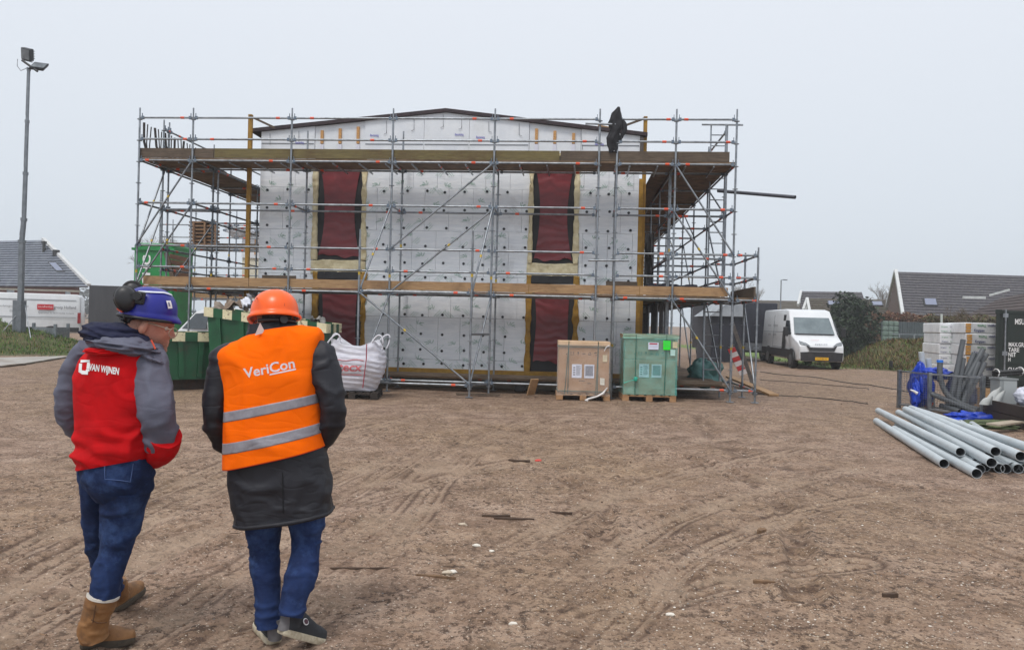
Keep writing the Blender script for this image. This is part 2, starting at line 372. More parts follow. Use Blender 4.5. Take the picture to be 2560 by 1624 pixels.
L.new(noise(40, 9, 0.75), bp.inputs['Height']); L.new(bp.outputs[0], b.inputs['Normal'])
MUD = m
go = struct('ground', gm, MUD)
att = go.data.attributes.new('wear_shade', 'FLOAT', 'POINT'); att.data.foreach_set('value', wear_shade.reshape(-1).astype(np.float32))

# pebbles, clods and splinters lying loose (nobody could count them)
def scatter(name, label, n, size, mats, flat=0.55, region=None, seed=1, elong=1.0, zoff=0.2):
    rng = np.random.default_rng(seed); mb = MB()
    base = np.array([(1,0,0),(0.31,0.95,0),(-0.81,0.59,0),(-0.81,-0.59,0),(0.31,-0.95,0),(0,0,1),(0,0,-1)])
    fs = [(k, (k+1) % 5, 5) for k in range(5)]+[((k+1) % 5, k, 6) for k in range(5)]
    for k in range(n):
        if region: x, y = region(rng)
        else:
            d = 1/rng.uniform(1/24.0, 1/2.2); x = rng.uniform(-0.8, 0.8)*(d+0.6); y = d
        s = size[0]*(size[1]/size[0])**rng.random()**1.8
        s *= 0.6+0.05*min(y, 20)
        a = rng.uniform(0, 6.28); ca, sa = math.cos(a), math.sin(a)
        v = base*(1+rng.uniform(-0.3, 0.3, (7, 3)))*np.array([s*elong, s, s*flat])
        v = np.stack([v[:,0]*ca-v[:,1]*sa+x, v[:,0]*sa+v[:,1]*ca+y, v[:,2]+ground_z(x, y)+s*flat*zoff], -1)
        mb.add(v.tolist(), fs, int(rng.integers(0, len(mats))), False)
    o = struct(name, mb, mats, kind='stuff', label=label); return o
PB = [mat('pebble_pale', rgb(196,184,166), rgb(168,152,132), 8, rough=0.8), mat('pebble_tan', rgb(170,146,118), rgb(138,118,96), 8, rough=0.85),
      mat('pebble_grey', rgb(132,126,120), rgb(104,98,92), 8, rough=0.8), mat('pebble_white', rgb(222,216,206), rgb(205,198,186), 8, rough=0.8)]
CL = [mat('clod_dark', rgb(104,82,66), rgb(78,60,48), 20, rough=0.95), mat('clod_mid', rgb(140,116,98), rgb(112,90,75), 20, rough=0.95)]
def right_side(rng):
    d = 1/rng.uniform(1/17.0, 1/2.2); return rng.uniform(0.05, 0.85)*(d+0.5), d
scatter('loose_pebbles', 'pale pebbles strewn over the trodden sandy ground', 2600, (0.003, 0.010), PB, seed=3)
scatter('sandy_pebbles', 'pebbles thick on the sandier side of the yard', 3600, (0.003, 0.012), PB, seed=4, region=right_side)
scatter('mud_clods', 'dark crumbs of mud scattered over the yard', 9000, (0.004, 0.016), CL, flat=0.7, seed=5, zoff=0.0)
SP = [mat('wood_splinter', rgb(132,104,78), rgb(86,66,50), 9, rough=0.9), mat('wood_splinter_dark', rgb(84,66,52), rgb(60,46,38), 9, rough=0.9)]
scatter('wood_crumbs', 'thin splinters of wood trodden into the mud', 700, (0.004, 0.011), SP, flat=0.5, seed=8, elong=5.5)

# single scraps of wood and rubble that stand out
def scrap(px, py, L_, w, ang, label, m, t=0.02, nm='wood_scrap', cat='wood scrap'):
    p = G(px, py); z = ground_z(p.x, p.y)+t*0.35; mb = MB(); n = 7; ca, sa = math.cos(ang), math.sin(ang)
    rows = []
    for i in range(n):
        f = i/(n-1)-0.5; ww = w*(1-0.35*abs(f)*2+random.uniform(-0.12, 0.12)); off = random.uniform(-0.1, 0.1)*w
        x, y = f*L_, off; rows.append([(x, y-ww/2, -t/2), (x, y+ww/2, -t/2), (x, y+ww/2*0.9, t/2+random.uniform(0, t*.3)), (x, y-ww/2*0.9, t/2)])
    vs = [(p.x+a*ca-b_*sa, p.y+a*sa+b_*ca, z+c_) for r in rows for a, b_, c_ in r]
    fs = [(i*4+k, i*4+(k+1) % 4, i*4+4+(k+1) % 4, i*4+4+k) for i in range(n-1) for k in range(4)]+[(3,2,1,0), tuple((n-1)*4+k for k in range(4))]
    mb.add(vs, fs); solo(nm, mb, m, label, cat, loc=(p.x, p.y, z), recalc=True)
scrap(1240,1294,0.24,0.035,0.05,'short dark stick lying beside a split twin on the mud', SP[1])
scrap(1285,1302,0.34,0.022,-0.05,'long split stick of dark wood with a thin tail', SP[1])
scrap(895,1421,0.42,0.016,0.08,'thin straight brown twig lying across the tyre tracks', SP[1], t=0.012)
scrap(1090,1447,0.26,0.018,-0.15,'pale splintered lath beside two cream rubble chips', SP[0], t=0.014)
scrap(1904,1330,0.10,0.05,0.7,'small bent offcut of brown board standing up from the sand', SP[0], t=0.035)
scrap(1910,1466,0.14,0.022,-0.1,'flat tan lath on the pebbly sand', SP[0])
scrap(2225,1495,0.10,0.03,0.1,'chunky dark lump of wood on the pebbly sand', SP[1], t=0.03)
scrap(1990,1503,0.10,0.03,0.1,'small dark chip of bark near the tan lath', SP[1])
scrap(1298,1153,0.26,0.03,-0.1,'brown stick lying close to a bit of red litter', SP[1])
scrap(1402,1285,0.2,0.02,-0.1,'slim stick trodden flat where the tracks fan out', SP[1])
def chip(px, py, s, label, m, cat='rubble'):
    p = G(px, py); mb = MB(); P = []
    for i in range(9):
        for j in range(12):
            la, lo = math.pi*i/8-math.pi/2, 2*math.pi*j/12; d = Vector((math.cos(la)*math.cos(lo), math.cos(la)*math.sin(lo), math.sin(la)))
            P.append(d)
    P = np.array(P); n = fbm(P*1.6+px*0.13, int(px), 2); R = (s*(1+0.35*n))[:, None]*P*np.array([1.3, 0.9, 0.5]); R = R+np.array([p.x, p.y, ground_z(p.x, p.y)+s*0.25])
    mb.grid(R.reshape(9, 12, 3), wrap=True, smooth=False); solo('rubble_chip', mb, m, label, cat, loc=(p.x, p.y, ground_z(p.x, p.y)))
chip(1118,1438,0.028,'cream coloured rubble chip beside the splintered lath', PB[0])
chip(1131,1435,0.022,'white rubble chip touching a cream one', PB[3])
chip(1191,1368,0.022,'flat white stone on the smooth mud', PB[3])
chip(1229,1381,0.017,'small white stone next to the flat white one', PB[3])
chip(1157,1315,0.027,'pale oval stone near the split stick', PB[0])
chip(1283,1565,0.018,'tiny bright white pebble in a patch of gravel', PB[3])
chip(1675,1548,0.02,'whitish stone with a smaller one beside it', PB[3])
chip(1346,1152,0.03,'scrap of bright red litter on the mud', mat('red_litter', (0.6,0.05,0.03), (0.5,0.05,0.04), 20, rough=0.5), 'litter')
# grey steel road plate at the left
p0, p1, p2, p3 = G(-120,900), G(175,893), G(60,912), G(-120,932)
mb = MB(); mb.prism([p+Vector((0,0,0.02)) for p in (p0, p3, p2, p1)], (0,0,0.035))
solo('road_plate', mb, mat('road_plate_steel', rgb(176,172,166), rgb(140,134,126), 1.2, rough=0.55, stain=rgb(128,106,88), sscale=0.6, samt=0.8, bump=0.2), 'pale grey steel road plate lying on the dirt below the grass bank', 'road plate', loc=(p2.x, p2.y, 0), recalc=True)
# ------------------------------------------------------------------ the house under construction
WV = 1.35                                                     # facade plane, metres behind the outer scaffold row
UL = FU(648, 560, WV)[0]; UR = FU(1593, 650, WV)[0]; HD = 21.0
zAt = lambda px, py, v=WV: FU(px, py, v)[1]
uAt = lambda px, py=560, v=WV: FU(px, py, v)[0]
FOIL = mat('foil_faced_board', rgb(238,242,246), rgb(220,226,233), 2.2, rough=0.5, stretch=(1,1,7), bump=0.3, bscale=7, bdist=0.02,
           stain=rgb(140,138,138), sscale=0.9, samt=0.4, sthr=(0.58,0.74))
EPS = mat('white_foam_panel', rgb(226,229,233), rgb(214,218,224), 3, rough=0.8, stain=rgb(196,196,194), sscale=1.2, samt=0.4)
FOAM = mat('cream_spray_foam', rgb(228,218,186), rgb(206,192,152), 9, rough=0.9, bump=0.5, bscale=22, stain=rgb(186,166,118), sscale=2, samt=0.4)
WOOL = mat('ochre_insulation', rgb(178,138,58), rgb(146,110,46), 8, rough=0.95, bump=0.5, bscale=25)
REDM = mat('dark_red_membrane', rgb(128,46,52), rgb(102,36,42), 1.3, rough=0.42, stretch=(1,1,3), bump=0.25, bscale=5, spec=0.5)
BLKM = mat('black_membrane', (0.012,0.012,0.014), (0.022,0.022,0.025), 5, rough=0.7, bump=0.2)
ROOFM = mat('bitumen_roof_edge', rgb(62,48,52), rgb(46,38,42), 6, rough=0.8)
OSB = mat('osb_strip', rgb(206,160,104), rgb(170,122,74), 40, rough=0.8, detail=3)
WALLD = mat('dark_wall_membrane', (0.05,0.048,0.05), (0.03,0.03,0.033), 3, rough=0.8, bump=0.3)
GREENP = mat('faded_green_print', rgb(104,152,130), rgb(136,172,156), 10, rough=0.6)
DISC = mat('black_washer', (0.01,0.012,0.018), rough=0.4)
LINEG = mat('grey_seam', rgb(132,136,142), rough=0.8)
BLUEP = mat('blue_print', rgb(74,66,168), rough=0.6)

house = thing('unfinished_house', 'new two-storey house clad in foil insulation boards with dark red covered openings, behind scaffolding', 'house', F((UL+UR)/2, WV+HD/2, 0))
mb = MB(); mb.fbox(UL+0.02, UR-0.02, WV+0.07, WV+HD, 0.28, 5.80)
part('wall', mb, WALLD, house)
mb = MB(); mb.fbox(UL-0.05, UR+0.05, WV-0.02, WV+HD, 0.03, 0.275)
part('plinth', mb, mat('plinth_concrete', rgb(96,90,80), rgb(74,70,62), 3, rough=0.9), house)
zb = zAt(1240, 927)
mb = MB(); mb.fbox(UL-0.03, UR+0.03, WV-0.045, WV+0.08, 0.24, zb+0.02)
part('base_insulation', mb, WOOL, house)
# openings: (left px, right px, top z, bottom z)
z_wt = 5.46; zw_b = (zAt(850, 648)+zAt(1390, 662))/2; zd_t = zAt(1390, 690); zd_b = 0.42
OPEN = [(uAt(793), uAt(903), zw_b, z_wt, 'w'), (uAt(1333), uAt(1434), zw_b, z_wt, 'w'),
        (uAt(793,800), uAt(901,800), zd_b, zd_t, 'd'), (uAt(1327,800), uAt(1432,800), zd_b, zd_t, 'd')]
FR = 0.13
def clash(u0, u1, z0, z1):
    return [(o[0]-FR+0.03, o[1]+FR-0.03) for o in OPEN if z1 > o[2]+0.02-(0.33 if o[4] == 'w' else 0) and z0 < o[3]-0.02]
zrows = [zb, zAt(1240,902), zAt(1240,797), zAt(1240,693), zAt(1240,580), zAt(1240,473), 5.75]
bcount = 0
for r, (z0, z1) in enumerate(zip(zrows[:-1], zrows[1:])):
    u = UL-(0.3 if r % 2 else 0.0); step = 1.05 if r in (0,) else 0.545 if r < 3 else 0.60
    while u < UR:
        a, b_ = max(u, UL), min(u+step, UR); u += step
        if b_-a < 0.04: continue
        segs = [(a, b_)]
        for (o0, o1) in clash(a, b_, z0, z1):
            ns = []
            for s0, s1 in segs:
                if o1 <= s0 or o0 >= s1: ns.append((s0, s1)); continue
                if o0-s0 > 0.03: ns.append((s0, o0))
                if s1-o1 > 0.03: ns.append((o1, s1))
            segs = ns
        for s0, s1 in segs:
            e = random.uniform(-0.008, 0.008); mb = MB()
            mb.fbox(s0+0.003, s1-0.003, WV+e, WV+0.068, z0+0.003, z1-0.003); bcount += 1
            part('insulation_board', mb, FOIL, house)
# washers and faded green print on the boards
mb = MB(); nrm = -(F(0,1,0)-F(0,0,0))
disc_rows = [(1240, y) for y in (914, 879, 840, 790, 697, 661, 617, 573, 527, 481)]
for ri, (px, py) in enumerate(disc_rows):
    z = zAt(px, py); u = UL+0.22
    while u < UR-0.1:
        uu = u+random.uniform(-0.05, 0.05); zz = z+random.uniform(-0.02, 0.02)
        if not any(o0-0.05 < uu < o1+0.05 for o0, o1 in clash(uu-.03, uu+.03, zz-.03, zz+.03)):
            mb.disc(F(uu, WV-0.006, zz), nrm, 0.034, 0.01, 9)
        u += 0.50
part('washers', mb, DISC, house, kind='stuff')
mb = MB()
def stroke(pts, w):
    for (u0, z0), (u1, z1) in zip(pts[:-1], pts[1:]):
        d = math.hypot(u1-u0, z1-z0)+1e-9; nx, nz = -(z1-z0)/d*w/2, (u1-u0)/d*w/2; v = WV-0.0115
        if any(o0-0.01 < (u0+u1)/2 < o1+0.01 for o0, o1 in clash(min(u0,u1), max(u0,u1), min(z0,z1)-.01, max(z0,z1)+.01)): continue
        if not (UL+.02 < u0 < UR-.02 and UL+.02 < u1 < UR-.02 and z0 > zb+.03 and z1 > zb+.03 and max(z0, z1) < 5.7): continue
        mb.add([F(u0+nx, v, z0+nz), F(u0-nx, v, z0-nz), F(u1-nx, v, z1-nz), F(u1+nx, v, z1+nz)], [(0,1,2,3)])
z = zb+0.2; row = 0
while z < 5.6:
    u = UL+0.25+(0.27 if row % 2 else 0)
    while u < UR-0.2:
        if random.random() < 0.72:
            cu, cz = u+random.uniform(-.06,.06), z+random.uniform(-.06,.06); fl = random.choice((1, 1, -1))
            for k in range(5):                                  # leafy emblem
                a0 = math.radians(20+k*32+random.uniform(-8,8)); R = random.uniform(0.09, 0.15)
                stroke([(cu+fl*R*t*math.cos(a0+t*0.7), cz+R*t*math.sin(a0+t*0.7)*0.9) for t in (0.25,0.5,0.75,1.0)], random.uniform(0.008,0.014))
            for ln in range(3):                                 # slanted small print
                sx, sz = cu+fl*(0.06+ln*0.055), cz-0.10-ln*0.012
                for q in range(random.randint(4, 7)):
                    ax, az = sx+q*0.026*fl, sz+q*0.026-0.06
                    stroke([(ax, az), (ax+0.013*fl, az+0.020)], 0.008); 
                    if random.random() < .6: stroke([(ax+0.012*fl, az-0.004), (ax+0.02*fl, az+0.010)], 0.007)
        u += 0.56
    z += 0.43; row += 1
part('faded_print', mb, GREENP, house, kind='stuff')
# lumpy foam round the openings
def foam(u0, u1, z0, z1, m, t=0.10, seed=0, name='foam_strip'):
    n = max(3, int((z1-z0)/0.03)+1); k = max(4, int((u1-u0)/0.03)+1); P = np.zeros((n+2, k+2, 3))
    zs = np.concatenate([[z0], np.linspace(z0, z1, n), [z1]]); us = np.concatenate([[u0], np.linspace(u0, u1, k), [u1]])
    for i in range(n+2):
        for j in range(k+2):
            edge = i in (0, n+1) or j in (0, k+1)
            q = np.array([us[j]*7, zs[i]*7, seed*3.1]); nz = float(fbm(q, seed, 3)); nz2 = float(fbm(np.array([zs[i]*4.0, us[j]*0.5, seed]), seed+5, 2))
            du = 0.03*nz2*(1 if j > k/2 else -1) if u1-u0 < z1-z0 else 0.0
            dz = 0.025*float(fbm(np.array([us[j]*4.0, 0.3, seed]), seed+9, 2)) if u1-u0 >= z1-z0 else 0.0
            p = F(us[j]+du, WV+0.06 if edge else WV-t*(0.55+0.45*nz)*0.7, zs[i]+dz); P[i, j] = p
    mb = MB(); mb.grid(P); return part(name, mb, m, house)
for k, o in enumerate(OPEN):
    u0, u1, z0, z1, ty = o; mm_ = FOAM if ty == 'w' else WOOL
    foam(u0-FR, u0+0.0, z0-(0.0 if ty == 'w' else 0.1), z1+(0.1 if ty == 'w' else 0), mm_, seed=k*7+1)
    foam(u1-0.0, u1+FR, z0-(0.0 if ty == 'w' else 0.1), z1+(0.1 if ty == 'w' else 0), mm_, seed=k*7+2)
    if ty == 'w': foam(u0-FR, u1+FR, z0-0.33, z0, FOAM, t=0.08, seed=k*7+3)
    mb = MB(); mb.fbox(u0, u1, WV+0.045, WV+0.069, z0, z1); part('black_backing', mb, BLKM, house)
    # membrane, drawn in at the middle, wrinkled
    n, mcol = 60, 26; P = np.zeros((n, mcol, 3)); W0 = u1-u0
    for i in range(n):
        t = i/(n-1); zz = z0+(0.10 if ty == 'w' else 0.30)+(z1-z0-(0.10 if ty == 'w' else 0.52))*t
        waist = 0.02+(0.14*math.sin(math.pi*t)**0.8 if ty == 'w' else 0.05+0.05*math.sin(math.pi*t)); 
        for j in range(mcol):
            s = j/(mcol-1); uu = u0+W0*(waist+(1-2*waist)*s)+0.004*math.sin(t*9+k)
            zz2 = zz+(0.03*math.sin(s*7+k*2)+0.02*math.sin(s*17) if i == 0 else 0)
            wr = 0.012*math.sin((zz*26+s*5*math.sin(zz*3+k)+float(fbm(np.array([s*3, zz*3, k]), 3, 2))*3))*(0.4+0.6*abs(float(vnoise(np.array([zz*1.7, k*1.0, 0.2]), 8))))
            P[i, j] = F(uu, WV+0.012+wr-0.02*math.sin(math.pi*s), zz2)
    mb = MB(); mb.grid(P); part('red_membrane', mb, REDM, house)
    if ty == 'd':                                               # rolled black flap hanging over the door head
        mb = MB(); mb.fbox(u0-0.02, u1+0.02, WV-0.05, WV+0.03, z1-0.19, z1+0.01)
        bevel(part('black_flap', mb, BLKM, house), 0.02, 3)
        mb = MB(); mb.beam(F(u0-0.05, WV-0.07, z1-0.225), F(u1+0.04, WV-0.07, z1-0.21), 0.02, 0.03); part('flap_batten', mb, EPS, house)
# gable of white foam panels
GV = WV+0.0
pk = FU(1115, 281, GV); le = FU(634, 331, GV); re = FU(1612, 341, GV)
def roofz(u): return le[1]+(pk[1]-le[1])*(u-le[0])/(pk[0]-le[0]) if u < pk[0] else pk[1]+(re[1]-pk[1])*(u-pk[0])/(re[0]-pk[0])
zg = zAt(1240, 382)
cuts = [UL, uAt(787,340), uAt(912,340), uAt(1060,340), uAt(1173,340), uAt(1323,340), uAt(1453,340), UR]
for k, (a, b_) in enumerate(zip(cuts[:-1], cuts[1:])):
    rec = 0.03 if k in (1, 5) else 0.0; mb = MB(); poly = [(a+.004, zg), (b_-.004, zg), (b_-.004, roofz(b_)-0.005)]
    if a < pk[0] < b_: poly.append((pk[0], pk[1]-0.005))
    poly.append((a+.004, roofz(a)-0.005))
    mb.prism([F(u, GV+rec, z) for u, z in poly], F(0,0.1,0)-F(0,0,0)); part('gable_panel', mb, EPS, house, recalc=True)
    if not rec:
        mb = MB(); mb.fbox(a+0.02, b_-0.02, GV-0.012, GV+0.01, zAt(1240,363), zAt(1240,361)); part('gable_seam', mb, LINEG, house)
mb = MB(); mb.fbox(UL, UR, GV-0.02, GV+0.12, zg-0.06, zg-0.003); part('gable_foam_bead', mb, mat('yellowed_foam', rgb(226,212,170), rgb(204,188,140), 9, rough=0.9), house)
for px in (805, 850, 895, 1341, 1387, 1434):
    u = uAt(px, 340); mb = MB(); mb.fbox(u-0.035, u+0.035, GV-0.012, GV+0.05, zAt(px, 359), roofz(u)-0.13); part('osb_strip', mb, OSB, house)
    mb = MB(); mb.fbox(u-0.045, u+0.045, GV-0.008, GV+0.05, zg+0.002, zAt(px, 361)); part('foam_strip_lower', mb, mat('lilac_foam', rgb(214,214,224), rough=0.8), house)
for px, y0, y1, dx in ((966,302,333,-6),(1035,297,325,-7),(1108,287,317,-7),(1154,292,321,-7),(1222,304,329,7),(1298,308,338,7),(675,334,360,0),(747,327,352,0),(1453,330,355,0),(1456,362,372,0)):
    mb = MB(); a = FU(px, y0, GV-0.02); b2 = FU(px, y1, GV-0.02); c2 = FU(px+dx, y1+2, GV-0.02)
    mb.path([F(a[0], GV-0.02, a[1]), F(b2[0], GV-0.02, b2[1]), F(c2[0], GV-0.02, c2[1])], 0.006, 5); part('wall_tie', mb, LINEG, house)
fx, fz = F(1,0,0)-F(0,0,0), Vector((0,0,1))
for px, py in ((925,341),(1137,339),(1190,346),(738,359),(1487,363)):
    u, z = FU(px, py, GV-0.02); text('Isoniq', BLUEP, F(u, GV-0.016, z), fx, fz, 0.062, house, bold=0.012)
# roof
def roof_poly(dz, eo): return [(le[0]-eo, roofz(le[0])+dz-0.05*eo), (pk[0], pk[1]+dz), (re[0]+eo, roofz(re[0])+dz-0.05*eo)]
lo, hi = roof_poly(0.0, 0.06), roof_poly(0.085, 0.06)
mb = MB(); mb.prism([F(u, GV-0.07, z) for u, z in lo+hi[::-1]], F(0, HD+0.2, 0)-F(0,0,0)); part('roof', mb, ROOFM, house, recalc=True)
mb = MB(); mb.fbox(UR, UR+0.08, GV-0.04, GV+HD, zg-0.05, roofz(UR)-0.03); part('side_fascia', mb, mat('grey_fascia', rgb(92,86,84), rgb(74,68,66), 5, rough=0.8), house)
mb = MB(); mb.beam(F(uAt(1495,308), 1.5, zAt(1495,312)), F(uAt(1560,325), 1.5, zAt(1560,325)), 0.09, 0.07); solo('roof_batten', mb, WOODN, 'stray timber batten lying on the low roof slope', 'timber', loc=F(uAt(1530), 1.5, 6.3))
# corner trims: ochre insulation edge on the right corner
mb = MB(); mb.fbox(UR+0.001, UR+0.10, WV+0.01, WV+0.2, 0.3, 5.2); part('corner_insulation', mb, WOOL, house)
# dark recesses along the long side wall
for k in range(6):
    mb = MB(); v0 = WV+1.6+k*3.2; mb.fbox(UR-0.02, UR+0.05, v0, v0+1.5, 2.9, 4.6); part('side_window_frame', mb, REDM, house)
    mb = MB(); v0 = WV+1.6+k*3.2; mb.fbox(UR-0.02, UR+0.05, v0, v0+1.5, 0.4, 2.0); part('side_door_frame', mb, BLKM, house)

# ------------------------------------------------------------------ scaffolding
R0 = 0.0242
def standard(par, u, v, z0, z1, spigot=True, foot=False, sticker=None, off=None):
    mb = MB(); zt = z1-(0.22 if spigot else 0)
    mb.tube(F(u,v,z0), F(u,v,zt), R0, 8)
    if spigot: mb.tube(F(u,v,zt), F(u,v,z1), 0.019, 8)
    z = 0.27
    while z < zt+0.01:
        if z > z0: mb.tube(F(u,v,z-0.045), F(u,v,z-0.035), 0.062, 8)
        z += 0.5
    if foot:
        mb.fbox(u-.075, u+.075, v-.075, v+.075, 0.012, 0.022); mb.tube(F(u,v,0.18), F(u,v,0.21), 0.05, 8)
    s = sticker if sticker is not None else z0+random.choice((1.15, 2.6, 3.4))
    if z0+0.2 < s < zt-0.1: mb.tube(F(u,v,s), F(u,v,s+0.07), R0+0.003, 8, 1)
    return part('standard', mb, [GALV, YELLOW], par)
def ledger(par, a, b_, heads=True, orange=None, name='ledger', r=None):
    mb = MB(); A, B = F(*a), F(*b_); d = (B-A).normalized(); L_ = (B-A).length; r = r or R0
    mb.tube(A+d*0.03, B-d*0.03, r, 8)
    if heads:
        for P, s in ((A, 1), (B, -1)):
            mb.obox(P+d*s*0.075, d*0.028, d.cross(Vector((0,0,1))).normalized()*0.024, Vector((0,0,0.036)), 1)
            mb.obox(P+d*s*0.06+Vector((0,0,0.05)), d*0.006, d.cross(Vector((0,0,1))).normalized()*0.012, Vector((0,0,0.055)), 1)
    if orange is None: orange = random.choice((0.16, 0.2, 0.8, 0.86))
    if orange: 
        P = A+d*(L_*orange); mb.tube(P-d*0.045, P+d*0.045, r+0.005, 8, 2)
    return part(name, mb, [GALV, CLAMP, ORANGE], par)
def brace(par, a, b_, r=0.0215):
    mb = MB(); A, B = F(*a), F(*b_); d = (B-A).normalized(); mb.tube(A, B, r, 8)
    for P, s in ((A, 1), (B, -1)): mb.obox(P+d*s*0.03, d*0.05, d.cross(Vector((0,1,0))).normalized()*0.012, Vector((0,1,0)).cross(d).normalized().cross(d)*0.03, 1)
    if random.random() < .6: P = A+d*((B-A).length*0.42); mb.tube(P-d*0.03, P+d*0.03, r+0.004, 8, 3)
    return part('diagonal_brace', mb, [GALV, CLAMP, ORANGE, YELLOW], par)
def plank(par, u0, u1, v0, v1, z0, z1, m=None, name='plank'):
    mb = MB(); j = random.uniform(-.004, .004); mb.fbox(u0, u1, v0, v1, z0+j, z1+j); return part(name, mb, m or WOODD, par)

OUT = [-8.93, -7.62, -5.24, -2.85, -0.50, 1.87]; OUT2 = [2.27, 3.57, 4.89]
SV = 1.07
sc = thing('facade_scaffold', 'long galvanised scaffold with two plank decks standing across the insulated gable front', 'scaffold', F(-2, 0.5, 0))
for u in OUT+OUT2: standard(sc, u, 0, 0.02, 6.5 if u != 2.27 else 6.28, spigot=u != 2.27, foot=True)
for u in [-7.62, -5.24, -2.85, -0.5, 1.90, 2.30, 3.57]:
    standard(sc, u, SV, 0.02, 6.24 if u in (-5.24, -2.85) else 5.3, foot=True)
ZL = (0.27, 2.27, 2.77, 3.27, 4.27, 5.27, 5.77, 6.27)
for run in (OUT, OUT2):
    for a, b_ in zip(run[:-1], run[1:]):
        for z in ZL:
            ledger(sc, (a, 0, z), (b_, 0, z))
        for z in (0.27, 2.27, 4.27, 5.27): 
            if b_ > -7.6: ledger(sc, (a if a > -8 else -8.93, SV, z), (b_, SV, z))
for u in OUT+OUT2:
    for z in (0.27, 2.27, 4.27, 5.27): ledger(sc, (u, 0, z), (u, SV, z), name='transom', orange=random.choice((0, 0.7, 0.3)))
u = -8.6
while u < 4.8:                                              # plank bearers under the top deck
    if not 1.87 < u < 2.27: ledger(sc, (u, 0.02, 5.235), (u+0.02, SV+0.12, 5.215), heads=False, orange=random.choice((0, 0, 0.25)), name='bearer', r=0.02)
    u += 0.62
for a, b_ in (((-0.5,-0.03,5.27),(-2.85,-0.03,3.27)), ((-0.5,-0.03,4.2),(-2.85,-0.03,2.27)), ((3.57,-0.03,5.25),(4.89,-0.03,3.27)), ((3.57,-0.03,4.2),(4.89,-0.03,2.27)),
              ((3.57,-0.03,2.25),(4.89,-0.03,0.27)), ((-7.62,-0.03,5.25),(-8.93,-0.03,3.27)), ((-7.62,-0.03,4.2),(-8.93,-0.03,2.27))): brace(sc, a, b_)
for zd, mats_ in ((2.335, None), (5.335, None)):            # decks
    for a, b_ in zip([-8.93,-7.62,-5.24,-2.85,-0.5,1.87,3.57], [-7.62,-5.24,-2.85,-0.5,1.87,3.57,4.89]):
        for k in range(5): plank(sc, a+0.01, b_-0.01, 0.03+k*0.205, 0.03+k*0.205+0.2, zd-0.038, zd)
for a, b_, m_ in ((345,533,WOODG),(533,982,WOODO),(982,1400,WOODO),(1400,1826,WOODG)):     # toe boards, top deck
    u0, u1 = FU(a, 385)[0], FU(b_, 385)[0]; plank(sc, u0+.01, u1-.01, 0.035, 0.072, 5.345, 5.565, m_, 'toe_board')
for a, b_ in ((355,620),(620,895),(895,1322),(1322,1600),(1600,1822)):
    u0, u1 = FU(a, 705)[0], FU(b_, 705)[0]; plank(sc, u0+.006, u1-.006, 0.035, 0.075, 2.345, 2.545, WOODN, 'toe_board')
plank(sc, FU(620,690)[0], FU(708,690)[0], 0.8, 0.84, 2.56, 2.66, WOODG, 'toe_board')
plank(sc, FU(1518,707)[0], FU(1600,707)[0], 0.7, 0.75, 2.545, 2.68, WOODG, 'toe_board')
for k in range(3): plank(sc, FU(930,940)[0]-1.9+k*0.01, FU(1826,950)[0], 0.45+k*0.21, 0.45+k*0.21+0.2, 0.31, 0.35)
plank(sc, -5.6, 4.8, 0.42, 0.455, 0.352, 0.44, WOODG, 'toe_board')
mb = MB(); a, b_ = FU(1497,311), FU(1595,313); mb.tube(F(a[0]-.3,-0.06,a[1]), F(b_[0]-.5,-0.06,b_[1]), R0, 8); part('spare_tube', mb, GALV, sc)
mb = MB(); a, b_ = FU(1470,651), FU(1572,652); mb.tube(F(a[0],-0.06,a[1]), F(b_[0],-0.06,b_[1]), R0, 8); part('spare_tube', mb, GALV, sc)

# support tower in front of the facade scaffold
TV = -0.85; ta, tb = FU(899, 650, TV)[0], FU(1181, 650, TV)[0]
tw = thing('scaffold_tower', 'low scaffold tower with crossing braces propped against the front of the facade scaffold', 'scaffold', F((ta+tb)/2, TV/2, 0))
for u in (ta, tb): standard(tw, u, TV, 0.02, 3.62, foot=True)
for z in (0.27, 2.27): ledger(tw, (ta, TV, z), (tb, TV, z), orange=0.86)
for u, u2 in ((ta, -2.85), (tb, -0.5)):
    for z in (0.27, 2.27): ledger(tw, (u, TV, z), (u2, -0.05, z-0.02), name='transom', orange=0)
    brace(tw, (u, TV+0.03, 2.27), (u2, -0.05, 4.25)); brace(tw, (u, TV+0.03, 0.27), (u2, -0.05, 2.2))
brace(tw, (ta, TV-0.03, 2.25), (tb, TV-0.03, 0.3))
ledger(tw, (tb, TV, 1.38), (-0.5, -0.03, 1.38), name='transom', orange=0, heads=False)

def run(par, uo, ui, vs, z_lo, levels, top, deck_levels, rails_out=True, dplank=0.24, back=None, inner_top=None, din=None):
    for v in vs:
        standard(par, uo, v, z_lo, top); standard(par, ui, v, z_lo, inner_top or top-0.9)
        for z in levels: ledger(par, (uo, v, z), (ui, v, z), name='transom', orange=random.choice((0, 0.3, 0.7)))
    for a, b_ in zip(vs[:-1], vs[1:]):
        for z in levels:
            ledger(par, (uo, a, z), (uo, b_, z)); 
            ledger(par, (ui, a, z), (ui, b_, z))
        for zd in deck_levels:
            for dz in (0.5, 1.0): ledger(par, (uo, a, zd+dz), (uo, b_, zd+dz))
    for zd in deck_levels:
        v = vs[0]
        while v < vs[-1]-0.05:
            plank(par, (min(uo, ui) if din is None else din)+0.02, max(uo, ui)-0.02, v+0.006, v+dplank-0.008, zd+0.03, zd+0.068); v += dplank
        lo_, hi_ = min(uo, ui), max(uo, ui); tu = uo+(0.03 if uo < ui else -0.07)
        for a, b_ in zip(vs[:-1], vs[1:]): plank(par, tu, tu+0.035, a+0.02, b_-0.02, zd+0.075, zd+0.28, WOODG if zd > 4 else WOODN, 'toe_board')
